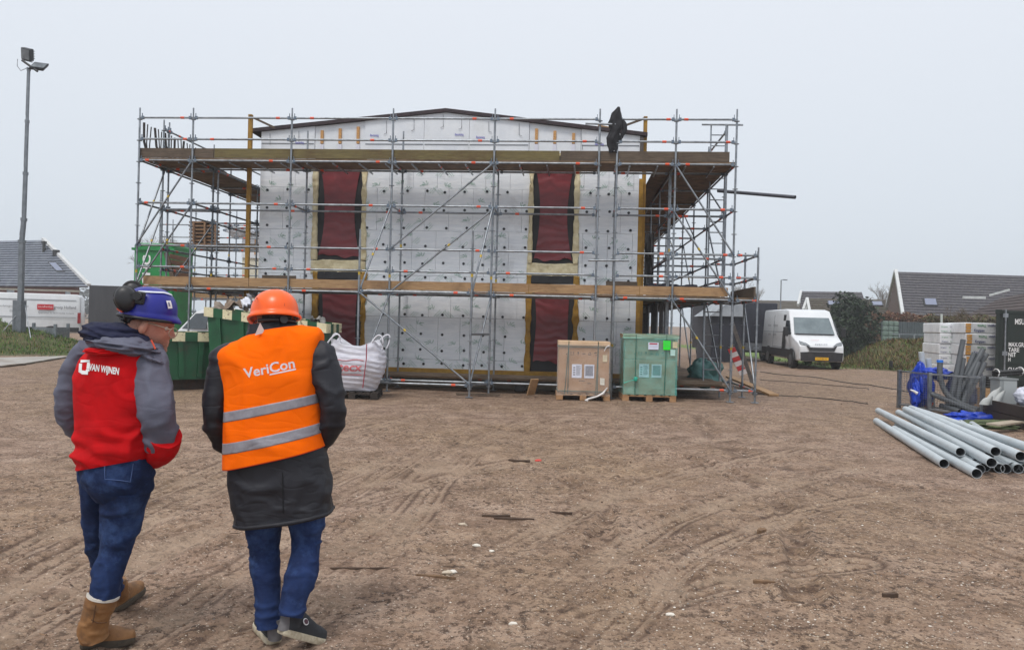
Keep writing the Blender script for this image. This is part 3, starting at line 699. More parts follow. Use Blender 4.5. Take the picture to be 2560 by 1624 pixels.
lf = thing('side_scaffold', 'scaffold running back along the open side of the house beside the skips', 'scaffold', F(-8.3, 8, 0))
run(lf, -8.93, -7.62, [1.07, 1.33, 3.75, 4.85, 7.3, 9.7, 12.1, 14.5, 17.0], 0.02, (0.27, 2.27, 4.27, 5.27), 6.5, (2.27, 5.27), inner_top=5.3)
brace(lf, (-8.9, 1.07, 5.2), (-8.9, 0.0, 3.27)); brace(lf, (-8.93, 1.1, 4.25), (-8.95, 0.0, 2.3)); brace(lf, (-8.9, 3.75, 4.25), (-8.9, 1.33, 2.3))
rt = thing('ladder_side_scaffold', 'deep scaffold running back along the dark long side of the house, with ladders', 'scaffold', F(4.2, 9, 0))
run(rt, 4.86, 3.60, [1.07, 3.4, 5.7, 8.0, 10.3, 12.6, 14.9, 17.2, 19.5], 0.02, (0.27, 2.27, 3.27, 4.27, 5.27), 6.45, (2.27, 5.27), inner_top=5.3, din=3.16)
for a, b_ in ((1.07, 3.4), (5.7, 8.0), (10.3, 12.6)):
    brace(rt, (4.9, a, 2.3), (4.9, b_, 4.25)); brace(rt, (4.9, b_, 2.3), (4.9, a, 0.3)); brace(rt, (4.9, a, 4.27), (4.9, b_, 5.27))
v = 1.07
while v < 19.3:                                             # base deck, boards along
    plank(rt, 3.62, 4.84, v+0.005, v+0.235, 0.33, 0.37); v += 0.24
for k, (u, v) in enumerate(((3.55,1.9),(3.72,2.2),(3.5,2.9),(3.6,4.4),(3.75,5.2),(3.66,6.6),(3.55,7.4),(3.9,9.0),(3.62,9.6),(3.7,11.2))):
    mb = MB(); mb.fbox(u-0.05, u+0.05, v-0.04, v+0.04, 0.38, 2.25); part('prop_board', mb, mat('grey_prop', rgb(92,92,94), rgb(70,70,72), 6, rough=0.7), rt)
lb = thing('landing_scaffold', 'small low scaffold landing with guard rails bolted outside the ladder side', 'scaffold', F(5.3, 1.0, 0))
ue = FU(1893, 760)[0]
for v, tp in ((0.0, 3.45), (1.3, 3.45), (2.6, 3.3)): standard(lb, ue, v, 0.02, tp, foot=True)
for z in (0.27, 2.27, 2.77, 3.27): 
    ledger(lb, (4.93, 0, z), (ue, 0, z)); ledger(lb, (ue, 0, z), (ue, 1.3, z)); ledger(lb, (ue, 1.3, z), (ue, 2.6, z)); ledger(lb, (4.93, 2.6, z), (ue, 2.6, z))
for k in range(11): plank(lb, 4.95, ue-0.02, 0.05+k*0.23, 0.05+k*0.23+0.22, 2.30, 2.335)
plank(lb, ue-0.07, ue-0.03, 0.03, 2.6, 2.34, 2.58, WOODG, 'toe_board'); brace(lb, (ue, 0.0, 0.3), (ue, 1.3, 2.2))

def ladder(u0, u1, v, z0, z1, lean, label):
    t = thing('ladder', label, 'ladder', F((u0+u1)/2, v, z0), group=None)
    for u in (u0, u1):
        mb = MB(); mb.beam(F(u, v-lean/2, z0), F(u, v+lean/2, z1), 0.028, 0.07, up=F(0,1,0)-F(0,0,0)); part('rail', mb, GALV, t)
    n = int((z1-z0)/0.27)
    for k in range(1, n):
        f = k/n; mb = MB(); mb.tube(F(u0, v-lean/2+lean*f, z0+(z1-z0)*f), F(u1, v-lean/2+lean*f, z0+(z1-z0)*f), 0.015, 6); part('rung', mb, GALV, t)
    return t
ua, ub = FU(1774, 500, 2.2)[0], FU(1815, 500, 2.2)[0]
ladder(ua, ub, 2.2, 2.4, 6.75, 0.1, 'tall aluminium ladder rising past the top deck at the far corner of the scaffold')
ua, ub = FU(1760, 850, 1.2)[0], FU(1801, 850, 1.2)[0]
ladder(ua, ub, 1.25, 0.38, 2.30, 0.15, 'short aluminium ladder from the ground boards to the first deck')
mb = MB(); a, b_ = FU(1755,311,2.1), FU(1858,312,2.1); mb.tube(F(a[0],2.12,a[1]), F(b_[0],2.12,b_[1]), R0, 8); part('spare_tube', mb, GALV, rt)
# yellow timber posts at the house corners
for px, y0, y1, v, lab in ((627, 287, 690, 1.0, 'yellow timber post standing at the house corner by the side scaffold'), (1614, 292, 640, 1.5, 'yellow timber post standing at the house corner by the ladders')):
    u, zt = FU(px, y0, v); mb = MB(); mb.fbox(u-0.045, u+0.045, v-0.045, v+0.045, 0.02, zt)
    solo('timber_post', mb, mat('yellow_timber', rgb(168,128,48), rgb(134,100,40), 4, rough=0.8, stretch=(8,8,1)), lab, 'post', loc=F(u, v, 0))
    w = FU(px+(62 if px < 1000 else -52), y0+(34 if px < 1000 else 24), v); mb = MB(); mb.beam(F(u, v-0.07, zt-0.05), F(w[0], v-0.07, w[1]), 0.03, 0.05)
    solo('timber_strut', mb, WOODG, 'thin timber strut from the corner post down to the roof edge on the '+('skip' if px < 1000 else 'ladder')+' side', 'strut', loc=F(u, v-0.07, zt-0.05))
# dark rods hanging from the guard rail of the side scaffold
for k in range(22):
    t = k/21; v = 0.25+t*3.3; mb = MB(); zt = 6.22-0.03*random.random(); du = random.uniform(-0.1, 0.14)
    mb.path([F(-8.97, v, zt), F(-8.99+du*.4, v+0.03, zt-0.45), F(-8.97+du, v+0.1, zt-random.uniform(0.6, 0.85))], 0.015 if k % 3 else 0.03, 5)
    solo('hanging_strap', mb, mat('dark_strap', (0.03,0.028,0.028), (0.06,0.05,0.045), 9, rough=0.8), 'dark strap dangling in a row from the top guard rail above the skips', 'strap', loc=F(-8.97, v, zt), group='straps on the guard rail')
# black jacket hung over the top of a standard
mb = MB(); rows = [(1546,267,2),(1543,278,8),(1541,292,13),(1540,306,18),(1541,318,16),(1537,331,11),(1532,345,15),(1531,358,12),(1529,370,8),(1526,382,3)]
P = np.zeros((len(rows)*4-3, 28, 3)); rr = smooth_poly(rows, len(rows)*4-3)
for i, (px, py, hw) in enumerate(rr):
    u, z = FU(px, py, -0.02); hu = hw/109.0
    for j in range(28):
        a = 2*math.pi*j/28; nz = 1+0.20*math.sin(a*5+i*0.25)*math.sin(a*2+1)+0.30*float(fbm(np.array([math.cos(a)*2, math.sin(a)*2, i*0.2]), 4, 2))
        P[i, j] = F(u+hu*math.cos(a)*nz, -0.02+0.07*min(1, hu*8)*math.sin(a)*nz, z)
mb.grid(P, wrap=True)
for rows in ([(1557,300,3),(1562,314,6),(1560,328,6),(1555,342,4),(1551,350,2)], [(1537,352,4),(1540,366,5),(1539,376,3),(1541,383,1.5)]):
    rr = smooth_poly(rows, 16); P = np.zeros((16,16,3))
    for i, (px, py, hw) in enumerate(rr):
        u, z = FU(px, py, -0.02); hu = hw/109.0
        for j in range(16): a = 2*math.pi*j/16; P[i, j] = F(u+hu*math.cos(a)*(1+.2*math.sin(a*3+i)), -0.03+hu*.8*math.sin(a), z)
    mb.grid(P, wrap=True)
solo('black_jacket', mb, mat('black_cloth', (0.012,0.012,0.015), (0.02,0.02,0.024), 9, rough=0.9), 'black jacket slung over a scaffold standard on the top deck', 'jacket', loc=F(FU(1540,320)[0], 0, 5.4))
# grey drain pipe poking out of the scaffold
a = W(1795, 477, 20.5); b_ = W(1988, 493, 18.6); mb = MB(); mb.pipe(a, b_, 0.045, 0.04, 14); solo('drain_pipe', mb, mat('slate_pipe', rgb(86,88,96), rgb(70,72,80), 5, rough=0.45), 'long dark grey pipe sticking out sideways from the ladder-side scaffold', 'pipe', loc=a)
# ------------------------------------------------------------------ skips, bags, pallets
SKG = mat('skip_green', rgb(14,86,50), rgb(10,68,40), 2.0, rough=0.5, stain=rgb(70,52,40), sscale=2.2, samt=0.6, sthr=(0.58,0.7), bump=0.15)
SKW = mat('chipped_cream_paint', rgb(226,218,182), rgb(206,196,160), 4, rough=0.6, stain=rgb(96,62,36), sscale=7, samt=0.9, sthr=(0.56,0.62))
def skip(label, loc, rotz, Lt, Lb, Wd, hl, hr, z0, nstripe, ribs, band=0.17):
    t = thing('skip', label, 'skip', loc, rotz); y0, y1 = -Wd/2, Wd/2
    def P(n, m_, mb): return part(n, mb, m_, t, world=False, recalc=True)
    for y, s in ((y0, 1), (y1, -1)):
        mb = MB(); mb.prism([(-Lb/2,y,z0),(Lb/2,y,z0),(Lt/2,y,hr),(-Lt/2,y,hl)], (0,0.05*s,0)); P('side_wall', SKG, mb)
    for sx, h in ((-1, hl), (1, hr)):
        mb = MB(); mb.prism([(sx*Lb/2,y0+.055,z0),(sx*Lb/2,y1-.055,z0),(sx*(Lt/2),y1-.055,h),(sx*(Lt/2),y0+.055,h)], (-0.05*sx,0,0)); P('end_wall', SKG, mb)
    mb = MB(); mb.box((-Lb/2+.06,y0+.06,z0+.01),(Lb/2-.06,y1-.06,z0+.06)); P('floor', SKG, mb)
    for k in range(ribs):
        f = (k+0.5)/ribs; xb, xt = -Lb/2+Lb*f, -Lt/2+Lt*f; mb = MB(); zt = hl+(hr-hl)*f-band
        mb.prism([(xb-.05,y0-.055,z0+.05),(xb+.05,y0-.055,z0+.05),(xt+.05,y0-.055,zt),(xt-.05,y0-.055,zt)], (0,0.053,0)); P('rib', SKG, mb)
    for y in (y0-0.065, y1+0.0):                                 # painted rim, chequered cream and green
        for k in range(nstripe):
            f0, f1 = k/nstripe, (k+1)/nstripe; a, b_ = -Lt/2-0.04+(Lt+.08)*f0, -Lt/2-0.04+(Lt+.08)*f1; mb = MB()
            za, zb_ = hl+(hr-hl)*f0, hl+(hr-hl)*f1
            mb.prism([(a,y,za-band),(b_,y,zb_-band),(b_,y,zb_+.03),(a,y,za+.03)], (0,0.062,0)); P('rim_stripe', SKW if k % 2 == 0 else SKG, mb)
    for sx, h in ((-1, hl), (1, hr)):
        n2 = 5
        for k in range(n2):
            a, b_ = y0+(y1-y0)*k/n2, y0+(y1-y0)*(k+1)/n2; mb = MB(); x = sx*(Lt/2+0.02)
            mb.box((x-.035, a+.002, h-band), (x+.035, b_-.002, h+.028)); P('rim_stripe', SKW if k % 2 == 0 else SKG, mb)
    for y in (y0+.25, y1-.25):
        mb = MB(); mb.box((-Lb/2+.05,y-.06,0.005),(Lb/2-.05,y+.06,z0)); P('skid', mat('rusty_skid', rgb(52,46,42), rgb(74,52,40), 6, rough=0.9), mb)
    return t
c1 = W(470, 900, 16.75); skip('low green skip with a chipped cream and green rim, its corner turned outward', (c1.x-.30, c1.y+.52, 0), 0.62, 1.75, 1.45, 1.1, 1.24, 1.24, 0.24, 7, 4)
c2 = W(686, 850, 17.12); skip('tall green skip with a striped rim sloping down toward the white bulk bag', (c2.x, c2.y, 0), -0.06, 2.62, 2.35, 1.05, 1.80, 1.50, 0.16, 13, 5)
def sheet(c, X, Y, nx, ny, amp, seed, freq=3.0):
    c, X, Y = Vector(c), Vector(X), Vector(Y); Nn = X.cross(Y).normalized(); P = np.zeros((ny, nx, 3))
    for i in range(ny):
        for j in range(nx):
            a, b_ = j/(nx-1)-.5, i/(ny-1)-.5; P[i, j] = c+X*a+Y*b_+Nn*(amp*float(fbm(np.array([a*freq, b_*freq, seed*1.3]), seed, 3)))
    return P
for k, (px, py, w_, h_, ang, m_, lab) in enumerate(((560,768,0.42,0.3,0.15,mat('grey_plaster', rgb(150,138,126), rgb(116,104,94), 6, rough=0.9),'torn grey sheet of plaster jutting from the tall skip'),
        (592,762,0.5,0.26,-0.05,mat('brown_sacking', rgb(138,120,104), rgb(104,90,78), 6, rough=0.9),'crumpled brown paper sack heaped on the tall skip'),
        (616,752,0.22,0.28,0.9,mat('white_sheeting', rgb(226,228,236), rgb(200,204,214), 6, rough=0.6),'white plastic sheet sticking up out of the tall skip'),
        (795,800,0.3,0.2,-0.3,mat('grey_foil_scrap', rgb(150,148,144), rgb(120,118,116), 6, rough=0.8),'grey foil scrap lying inside the lower end of the tall skip'))):
    c = W(px, py, 16.95); mb = MB(); P = sheet(c, (w_*math.cos(ang), 0.1, w_*math.sin(ang)), (-.05, 0.35, h_*0.5), 14, 12, 0.13, k+3)
    mb.grid(P); P2 = P.copy(); P2[..., 2] -= 0.03; P2[..., 1] += .02; mb.grid(P2[::-1]); solo('rubbish_sheet', mb, m_, lab, 'rubbish', loc=c)
mb = MB(); c = Vector((c2.x, c2.y, 1.28)); mb.grid(sheet(c, (2.3,0,-0.22), (0,0.9,0), 40, 16, 0.16, 9, 9.0)); solo('skip_rubble', mb, mat('mixed_rubble', rgb(140,126,112), rgb(84,74,66), 9, rough=0.95, bump=0.6), 'heap of mixed rubble filling the tall skip', 'rubble', loc=c)
mb = MB(); c = Vector((c1.x-.30, c1.y+.52, 0.9)); q = 0.62; mb.grid(sheet(c, (1.4*math.cos(q),1.4*math.sin(q),0), (-.9*math.sin(q),.9*math.cos(q),0), 30, 20, 0.12, 12, 9.0)); solo('low_skip_rubble', mb, MATS['mixed_rubble'], 'dull rubble lying inside the low skip', 'rubble', loc=c)

PALW = mat('pallet_wood', rgb(186,146,106), rgb(152,114,80), 5, rough=0.85, stretch=(1,8,8), stain=rgb(112,86,64), sscale=2, samt=0.5)
PALD = mat('dark_pallet_wood', rgb(60,50,44), rgb(44,38,34), 5, rough=0.9)
def pallet(t, w, d, m_, h=0.144):
    P = lambda n, mb: part(n, mb, m_, t, world=False)
    for x in (-w/2+.07, 0, w/2-.07):
        for y in (-d/2+.05, 0, d/2-.05):
            mb = MB(); mb.box((x-.07,y-.05,.022),(x+.07,y+.05,.10)); P('block', mb)
        mb = MB(); mb.box((x-.07,-d/2,0.0),(x+.07,d/2,.02)); P('bottom_board', mb)
    for y in (-d/2+.05, 0, d/2-.05):
        mb = MB(); mb.box((-w/2,y-.05,.101),(w/2,y+.05,.122)); P('bearer_board', mb)
    for k in range(7):
        x = -w/2+.06+(w-.12)*k/6; mb = MB(); mb.box((x-.055,-d/2,.123),(x+.055,d/2,.143)); P('deck_board', mb)
# white bulk bag on a dark pallet
bc = W(889, 930, 16.25); bt = thing('bulk_bag', 'white woven bulk bag with lifting loops and red print, by the tall skip', 'bulk bag', (bc.x, bc.y, 0.145), 0.05)
BAGM = mat('woven_white_plastic', rgb(214,214,222), rgb(190,190,202), 5, rough=0.6, stretch=(1,1,5), bump=0.5, bscale=14, bdist=0.02, stain=rgb(160,156,150), sscale=2, samt=0.4)
n, k_ = 46, 64; P = np.zeros((n, k_, 3))
for i in range(n):
    t = i/(n-1); z = 0.02+0.92*t; hw = 0.44+0.19*math.sin(min(1, t*1.25)*math.pi*0.62); hw -= 0.10*max(0, t-.7)/.3
    for j in range(k_):
        a = 2*math.pi*j/k_; ca, sa = math.cos(a), math.sin(a); e = 0.62; x = math.copysign(abs(ca)**e, ca); y = math.copysign(abs(sa)**e, sa)
        nz = float(fbm(np.array([ca*2.2, sa*2.2, z*9]), 5, 3))*0.018+0.008*math.sin(z*60+ca*4+sa*3)
        corner = (abs(ca*sa)*2)**3
        P[i, j] = (x*(hw+nz), y*(hw*0.85+nz), z+corner*0.14*max(0, t-.72)/.28+0.03*t*math.sin(a*3+1))
mb = MB(); mb.grid(P, wrap=True); mb.add([tuple(p) for p in P[0]], [tuple(range(k_))[::-1]]); bag = part('sack', mb, BAGM, bt, world=False)
top = P[-1].mean(axis=0)-np.array([0,0,.10]); mb = MB(); mb.add([tuple(p-np.array([0,0,.004])) for p in P[-1]]+[tuple(top)], [(j, (j+1) % k_, k_) for j in range(k_)], 0, True); part('filling', mb, mat('bag_fill', rgb(196,196,204), rgb(164,164,170), 9, rough=0.9), bt, world=False)
LOOP = mat('bag_loop_webbing', rgb(226,226,232), rgb(206,206,214), 12, rough=0.7)
for sx, sy, tilt in ((-1,-1,0.25),(1,-1,0.12),(-1,1,-0.1),(1,1,0.3)):
    mb = MB(); b0 = Vector((sx*.46, sy*.40, .98)); pts = []
    for k in range(15):
        a = math.pi*k/14; pts.append(b0+Vector((-.13*math.cos(a)*1.0+tilt*.5*math.sin(a), .0, .30*math.sin(a)-.10)))
    mb.path([p+Vector((0,.03,0)) for p in pts], 0.017, 6); part('lifting_loop', mb, LOOP, bt, world=False)
mb = MB(); mb.path([(0.30, -0.585, 1.0), (0.30, -0.60, 0.7), (0.27, -0.585, 0.4), (0.23, -.50, 0.10)], 0.012, 5); part('seam_tape', mb, mat('red_tape', rgb(168,70,84), rough=0.7), bt, world=False)
mb = MB(); mb.path([(-0.60, -0.42, 0.95), (-0.62, -0.44, 0.5), (-0.5, -.40, 0.12)], 0.012, 5); part('seam_tape', mb, MATS['red_tape'], bt, world=False)
REDP = mat('faded_red_print', rgb(196,84,92), rgb(206,120,122), 14, rough=0.6)
bv = BVHTree.FromPolygons([Vector(p) for p in P.reshape(-1,3)], [(i*k_+j, i*k_+(j+1)%k_, (i+1)*k_+(j+1)%k_, (i+1)*k_+j) for i in range(n-1) for j in range(k_)])
def proj_bag(p):
    h = bv.ray_cast(Vector((p.x, -3, p.z)), Vector((0,1,0))); return (h[0]+Vector((0,-0.012,0))) if h[0] else p
tx = text('Atecx', REDP, (-0.45,-1,0.44), (1,0.0,0.0), (0.12,0,1), 0.17, None, bold=0.02, proj=proj_bag, width=0.66); tx.parent = bt
mb = MB(); mb.path([proj_bag(Vector((-0.46+0.70*q/10, 0, 0.66+.015*math.sin(q)))) for q in range(11)], 0.007, 4); mb.path([proj_bag(Vector((-0.42+0.62*q/10, 0, 0.36))) for q in range(11)], 0.007, 4); part('print_rule', mb, REDP, bt, world=False)
pt = thing('pallet', 'dark wooden pallet under the white bulk bag', 'pallet', (bc.x, bc.y, 0), 0.05); pallet(pt, 1.05, 0.95, PALD)

CARD = mat('brown_cardboard', rgb(178,140,106), rgb(160,122,90), 2.5, rough=0.8, stain=rgb(150,108,74), sscale=1.3, samt=0.4)
STRAP = mat('green_strap', rgb(74,96,84), rgb(60,80,70), 9, rough=0.5)
PAPER = mat('white_paper', rgb(226,230,246), rgb(214,218,236), 6, rough=0.7)
INK = mat('grey_ink', rgb(120,124,140), rough=0.7); INKD = mat('dark_ink', rgb(60,54,52), rough=0.7)
def paper(t, x, z, w, h, y, lines, m_=PAPER, pics=False, tilt=0.0):
    mb = MB(); mb.prism([(x,y,z),(x+w,y,z+tilt),(x+w,y,z+h+tilt),(x,y,z+h)], (0,-0.003,0)); s = part('paper_sheet', mb, m_, t, world=False, recalc=True)
    mb = MB(); yy = y-0.0045
    for k in range(lines):
        zz = z+h*(0.88-0.75*k/lines); a = x+w*(0.42 if pics else 0.1)
        mb.box((a, yy, zz), (x+w*(0.9 if not pics else random.uniform(.75,.92)), yy+.001, zz+h*0.022))
    if pics:
        for k in range(4): mb.box((x+w*.12, yy, z+h*(0.18+0.17*k)), (x+w*.34, yy+.001, z+h*(0.28+0.17*k)))
    o = part('print', mb, INK, s, world=False); return s
def marks(t, x0, x1, z, y, h=0.06):
    for k, kind in enumerate(('dot','arrows','glass','hand','cycle','umbrella')):
        x = x0+(x1-x0)*k/5; mb = MB(); yy = y-0.003
        B = lambda a, b_, c, d: mb.box((x+a*h, yy, z+b_*h), (x+c*h, yy+.002, z+d*h))
        if kind == 'arrows': B(-.5,0,-.4,.9); B(.3,0,.4,.9); B(-.62,.7,-.28,.8); B(.18,.7,.52,.8); B(-.6,-.15,.5,-.08)
        elif kind == 'glass': B(-.2,.4,.2,.9); B(-.05,.1,.05,.4); B(-.18,.0,.18,.1)
        elif kind == 'hand': B(-.5,.25,.5,.4); B(-.2,.4,.2,.5)
        elif kind == 'cycle': mb.prism([(x-.5*h,yy,z),(x+.5*h,yy,z),(x+.38*h,yy,z+.18*h),(x-.38*h,yy,z+.18*h)],(0,.002,0)); mb.prism([(x-.5*h,yy,z+.2*h),(x-.34*h,yy,z+.2*h),(x+.02*h,yy,z+.9*h),(x-.12*h,yy,z+.9*h)],(0,.002,0)); mb.prism([(x+.5*h,yy,z+.2*h),(x+.34*h,yy,z+.2*h),(x+.06*h,yy,z+.8*h),(x+.18*h,yy,z+.9*h)],(0,.002,0))
        elif kind == 'umbrella': mb.prism([(x-.5*h,yy,z+.45*h),(x+.5*h,yy,z+.75*h),(x+.1*h,yy,z+.95*h),(x-.3*h,yy,z+.8*h)],(0,.002,0)); B(-.1,.0,.5,.12)
        else: B(-.15,.0,.15,.3)
        part('handling_mark', mb, INKD, t, world=False)
def box_load(px0, px1, py_b, py_t, d, label, nm):
    a, b_ = W(px0, py_b, d), W(px1, py_b, d); zt = W((px0+px1)/2, py_t, d).z; w = (b_-a).length
    return thing(nm, label, 'carton', ((a.x+b_.x)/2, d+0.42, 0.145), -0.03), w, zt-0.145
CF = mat('clear_stretch_film', rgb(230,226,220), rough=0.25, alpha=0.16, spec=0.6)
GF = mat('green_stretch_film', rgb(118,204,192), rgb(92,184,172), 2, rough=0.2, alpha=0.42, spec=0.6, stretch=(0.4,1,5), bump=0.5, bscale=6)
t, w, h = box_load(1395, 1524, 985, 853, 16.75, 'brown cardboard carton with green straps and two white sheets, wrapped on a pallet', 'wrapped_carton')
D = 0.80
mb = MB(); mb.box((-w/2+.01,-D/2,0.0),(w/2-.01,D/2,h-.03)); bevel(part('carton', mb, CARD, t, world=False), 0.012)
mb = MB(); mb.box((-w/2-.004,-D/2-.014,h-.095),(w/2+.004,D/2+.014,h)); bevel(part('lid', mb, mat('pale_card_lid', rgb(214,184,152), rgb(196,166,132), 4, rough=0.7), t, world=False), 0.012)
for x, tl in ((-w*.30,-.07),(-w*.30,0.0),(w*.27,0.0),(w*.27,-.035)):
    mb = MB(); mb.prism([(x+tl-.008,-D/2-.022,-.02),(x+tl+.008,-D/2-.022,-.02),(x+.008,-D/2-.022,h),(x-.008,-D/2-.022,h)], (0,.006,0)); part('strap', mb, STRAP, t, world=False, recalc=True)
for z in (h-.12, .05):
    mb = MB(); mb.box((-w/2-.008,-D/2-.026,z-.008),(w/2+.008,D/2+.012,z+.008)); part('strap', mb, STRAP, t, world=False)
y = -D/2-.012
paper(t, -w*.23, h*.30, w*.19, h*.26, y, 16, pics=True); paper(t, w*.01, h*.30, w*.19, h*.26, y, 26)
CREAMP = mat('cream_label', rgb(222,208,172), rgb(206,190,150), 8, rough=0.7)
paper(t, w*.36, h*.62, w*.085, h*.13, y, 5, CREAMP); paper(t, w*.32, h*.18, w*.085, h*.13, y, 5, mat('pale_label', rgb(232,228,214), rough=0.7), tilt=-.01)
marks(t, -w*.34, w*.22, h*.74, -D/2, 0.07)
for x0_, n_ in ((-.09, 12), (.07, 8)):
    mb = MB()
    for q in range(n_): mb.box((x0_*w+q*.011, -D/2-.003, h*(.235 if n_ > 8 else .19)), (x0_*w+q*.011+.007, -D/2-.001, h*(.245 if n_ > 8 else .20)+random.random()*.012))
    part('small_print', mb, INKD, t, world=False)
mb = MB(); mb.grid(sheet((0,-D/2-.034,h*.45), (w+.05,0,0), (0,0,h*.98), 40, 40, 0.018, 31, 6)); part('stretch_film', mb, CF, t, world=False)
FILMW = mat('white_film_twist', rgb(226,224,222), rgb(190,188,186), 9, rough=0.4)
mb = MB(); mb.path([(w*.46,-D/2-.05,h*.13),(w*.38,-D/2-.07,h*.02),(w*.26,-D/2-.08,-.05),(w*.10,-D/2-.12,-.10),(w*.04,-D/2-.16,-.135),(w*.08,-D/2-.19,-.138)], 0.02, 6, rf=lambda q: 0.5+abs(math.sin(q*9))); mb.path([(w*.48,-D/2-.04,h*.93),(w*.42,-D/2-.05,h*.90),(w*.38,-D/2-.05,h*.82)], 0.022, 6, rf=lambda q: 1-q*.7); part('loose_film', mb, FILMW, t, world=False)
pp = thing('pallet', 'pale wooden pallet under the brown strapped carton', 'pallet', (t.location.x, t.location.y, 0), -0.03); pallet(pp, w+.04, D+.02, PALW)
t, w, h = box_load(1560, 1690, 988, 836, 16.85, 'tall carton stack wrapped in green stretch film with a bright green label, on a pallet', 'film_wrapped_carton')
mb = MB(); mb.box((-w/2+.01,-D/2,0.0),(w/2-.01,D/2,h*.58)); bevel(part('carton', mb, CARD, t, world=False), 0.012)
mb = MB(); mb.box((-w/2+.015,-D/2+.01,h*.583),(w/2-.015,D/2-.01,h-.10)); bevel(part('carton', mb, CARD, t, world=False), 0.012)
mb = MB(); mb.prism([(-w/2,-D/2-.01,h-.10),(w/2,-D/2-.01,h-.10),(w/2+.045,-D/2-.03,h),(-w/2-.02,-D/2-.03,h)], (0,D+.04,0)); part('lid', mb, MATS['pale_card_lid'], t, world=False, recalc=True)
y = -D/2-.012
paper(t, -w*.21, h*.29, w*.19, h*.22, y, 16, pics=True); paper(t, w*.03, h*.29, w*.19, h*.22, y, 26)
mb = MB(); mb.grid(sheet((0,-D/2-.036,h*.47), (w+.04,0,0), (0,0,h*.94), 44, 44, 0.022, 37, 6)); part('stretch_film', mb, GF, t, world=False)
for sx in (-1, 1): mb = MB(); mb.grid(sheet((sx*(w/2+.018),0,h*.47), (0,D+.03,0), (0,0,h*.94), 16, 30, 0.014, 39, 6)); part('stretch_film', mb, GF, t, world=False)
mb = MB(); mb.grid(sheet((0,-D/2-.05,h*.965), (w+.09,0,0.0), (0,-.01,h*.07), 40, 8, 0.01, 35, 6)); mb.grid(sheet((0,0,h+.006), (w+.06,0,0), (0,D+.05,0), 20, 16, 0.01, 36, 6)); part('top_film', mb, mat('bunched_green_film', rgb(150,206,190), rgb(120,186,168), 3, rough=0.3, alpha=0.6), t, world=False)
y = -D/2-.06
s = paper(t, -w*.05, h*.755, w*.195, h*.115, y, 5); mb = MB(); mb.box((-w*.03, y-.006, h*.84),(w*.12, y-.004, h*.86)); part('red_heading', mb, mat('red_ink', rgb(176,24,44), rough=0.6), s, world=False)
paper(t, w*.235, h*.755, w*.135, h*.15, y, 5, mat('neon_green_label', rgb(30,240,30), rough=0.6)); paper(t, w*.415, h*.79, w*.09, h*.10, y, 4, CREAMP); paper(t, w*.375, h*.66, w*.09, h*.10, y, 4, mat('pale_green_label', rgb(190,226,216), rough=0.6))
marks(t, -w*.30, w*.24, h*.665, -D/2-.001, 0.07)
for x, tl in ((-w*.285,0.0),(w*.30,-.03)):
    mb = MB(); mb.prism([(x+tl-.008,y,-.02),(x+tl+.008,y,-.02),(x+.008,y,h),(x-.008,y,h)], (0,.006,0)); part('strap', mb, mat('dark_green_strap', rgb(30,96,80), rough=0.5), t, world=False, recalc=True)
TEAL = mat('teal_tape', rgb(30,170,146), rgb(60,190,166), 9, rough=0.4)
mb = MB(); mb.path([(-w*.5,y-.01,h*.19),(-w*.38,y-.015,h*.23),(-w*.29,y-.03,h*.25)], 0.02, 6, rf=lambda q: 0.6+.4*math.sin(q*9)); mb.lathe((-w*.28,y-.03,h*.26), [(0.005,-.05),(.05,-.03),(.035,0),(.055,.03),(.005,.05)], 9); part('tape_knot', mb, TEAL, t, world=False)
pp = thing('pallet', 'pale wooden pallet under the green film-wrapped cartons', 'pallet', (t.location.x, t.location.y, 0), -0.03); pallet(pp, w+.03, D+.02, PALW)
# odds and ends in front of the scaffold
def board(a, b_, w_, th, m_, label, up=(0,0,1), nm='loose_board', cat='board'):
    mb = MB(); mb.beam(a, b_, w_, th, up=up); return solo(nm, mb, m_, label, cat, loc=((a+b_)/2))
board(W(1338, 950, 16.95)+Vector((0,.30,0)), G(1326, 990)+Vector((0,0,.03)), 0.20, 0.035, WOODN, 'short brown plank propped from the ground boards by the strapped carton')
board(G(1815, 962)+Vector((.1,0,.24)), G(1935, 990)+Vector((0,0,.03)), 0.24, 0.05, WOODN, 'long plank sloping to the ground off the end of the scaffold')
board(G(1250, 990)+Vector((0,0,.03)), G(1140, 987)+Vector((0,0,.03)), 0.10, 0.04, WOODG, 'dark plank lying flat before the scaffold tower')
c = G(1300, 985)+Vector((0,0.4,0.0)); mb = MB(); mb.prism([c+Vector(p) for p in ((-.14,-.1,.03),(.14,-.1,.03),(.13,.1,.03),(-.12,.1,.03))], (0.02,0,.16)); o = solo('black_bucket', mb, BLACKP, 'crumpled black tub half hidden under the ground boards', 'tub', loc=c, recalc=True); bevel(o, .03, 3)
a, b_ = W(1830, 806, 20.2), G(1884, 968)+Vector((0,0,.03)); board(a, b_, 0.10, 0.04, mat('aluminium_board', rgb(150,152,156), rgb(120,122,126), 6, rough=0.5, metal=0.5), 'grey aluminium board leaning against the scaffold corner', up=(0,1,0))
bt_ = thing('safety_barrier', 'red and white striped barrier panel tipped against the scaffold landing', 'barrier', W(1848, 930, 18.9)); 
A, B = W(1828, 870, 19.0), W(1860, 936, 18.8); dv = (B-A); side = Vector((.085, 0, .035))
for k in range(6):
    f0, f1 = k/6, (k+1)/6-.004; mb = MB(); mb.prism([A+dv*f0-side, A+dv*f1-side, A+dv*f1+side, A+dv*f0+side], (0,.02,0)); part('stripe_panel', mb, mat('barrier_red', rgb(206,36,32), rgb(180,30,28), 8, rough=0.5) if k % 2 == 0 else mat('barrier_white', rgb(222,210,206), rough=0.6), bt_, recalc=True)
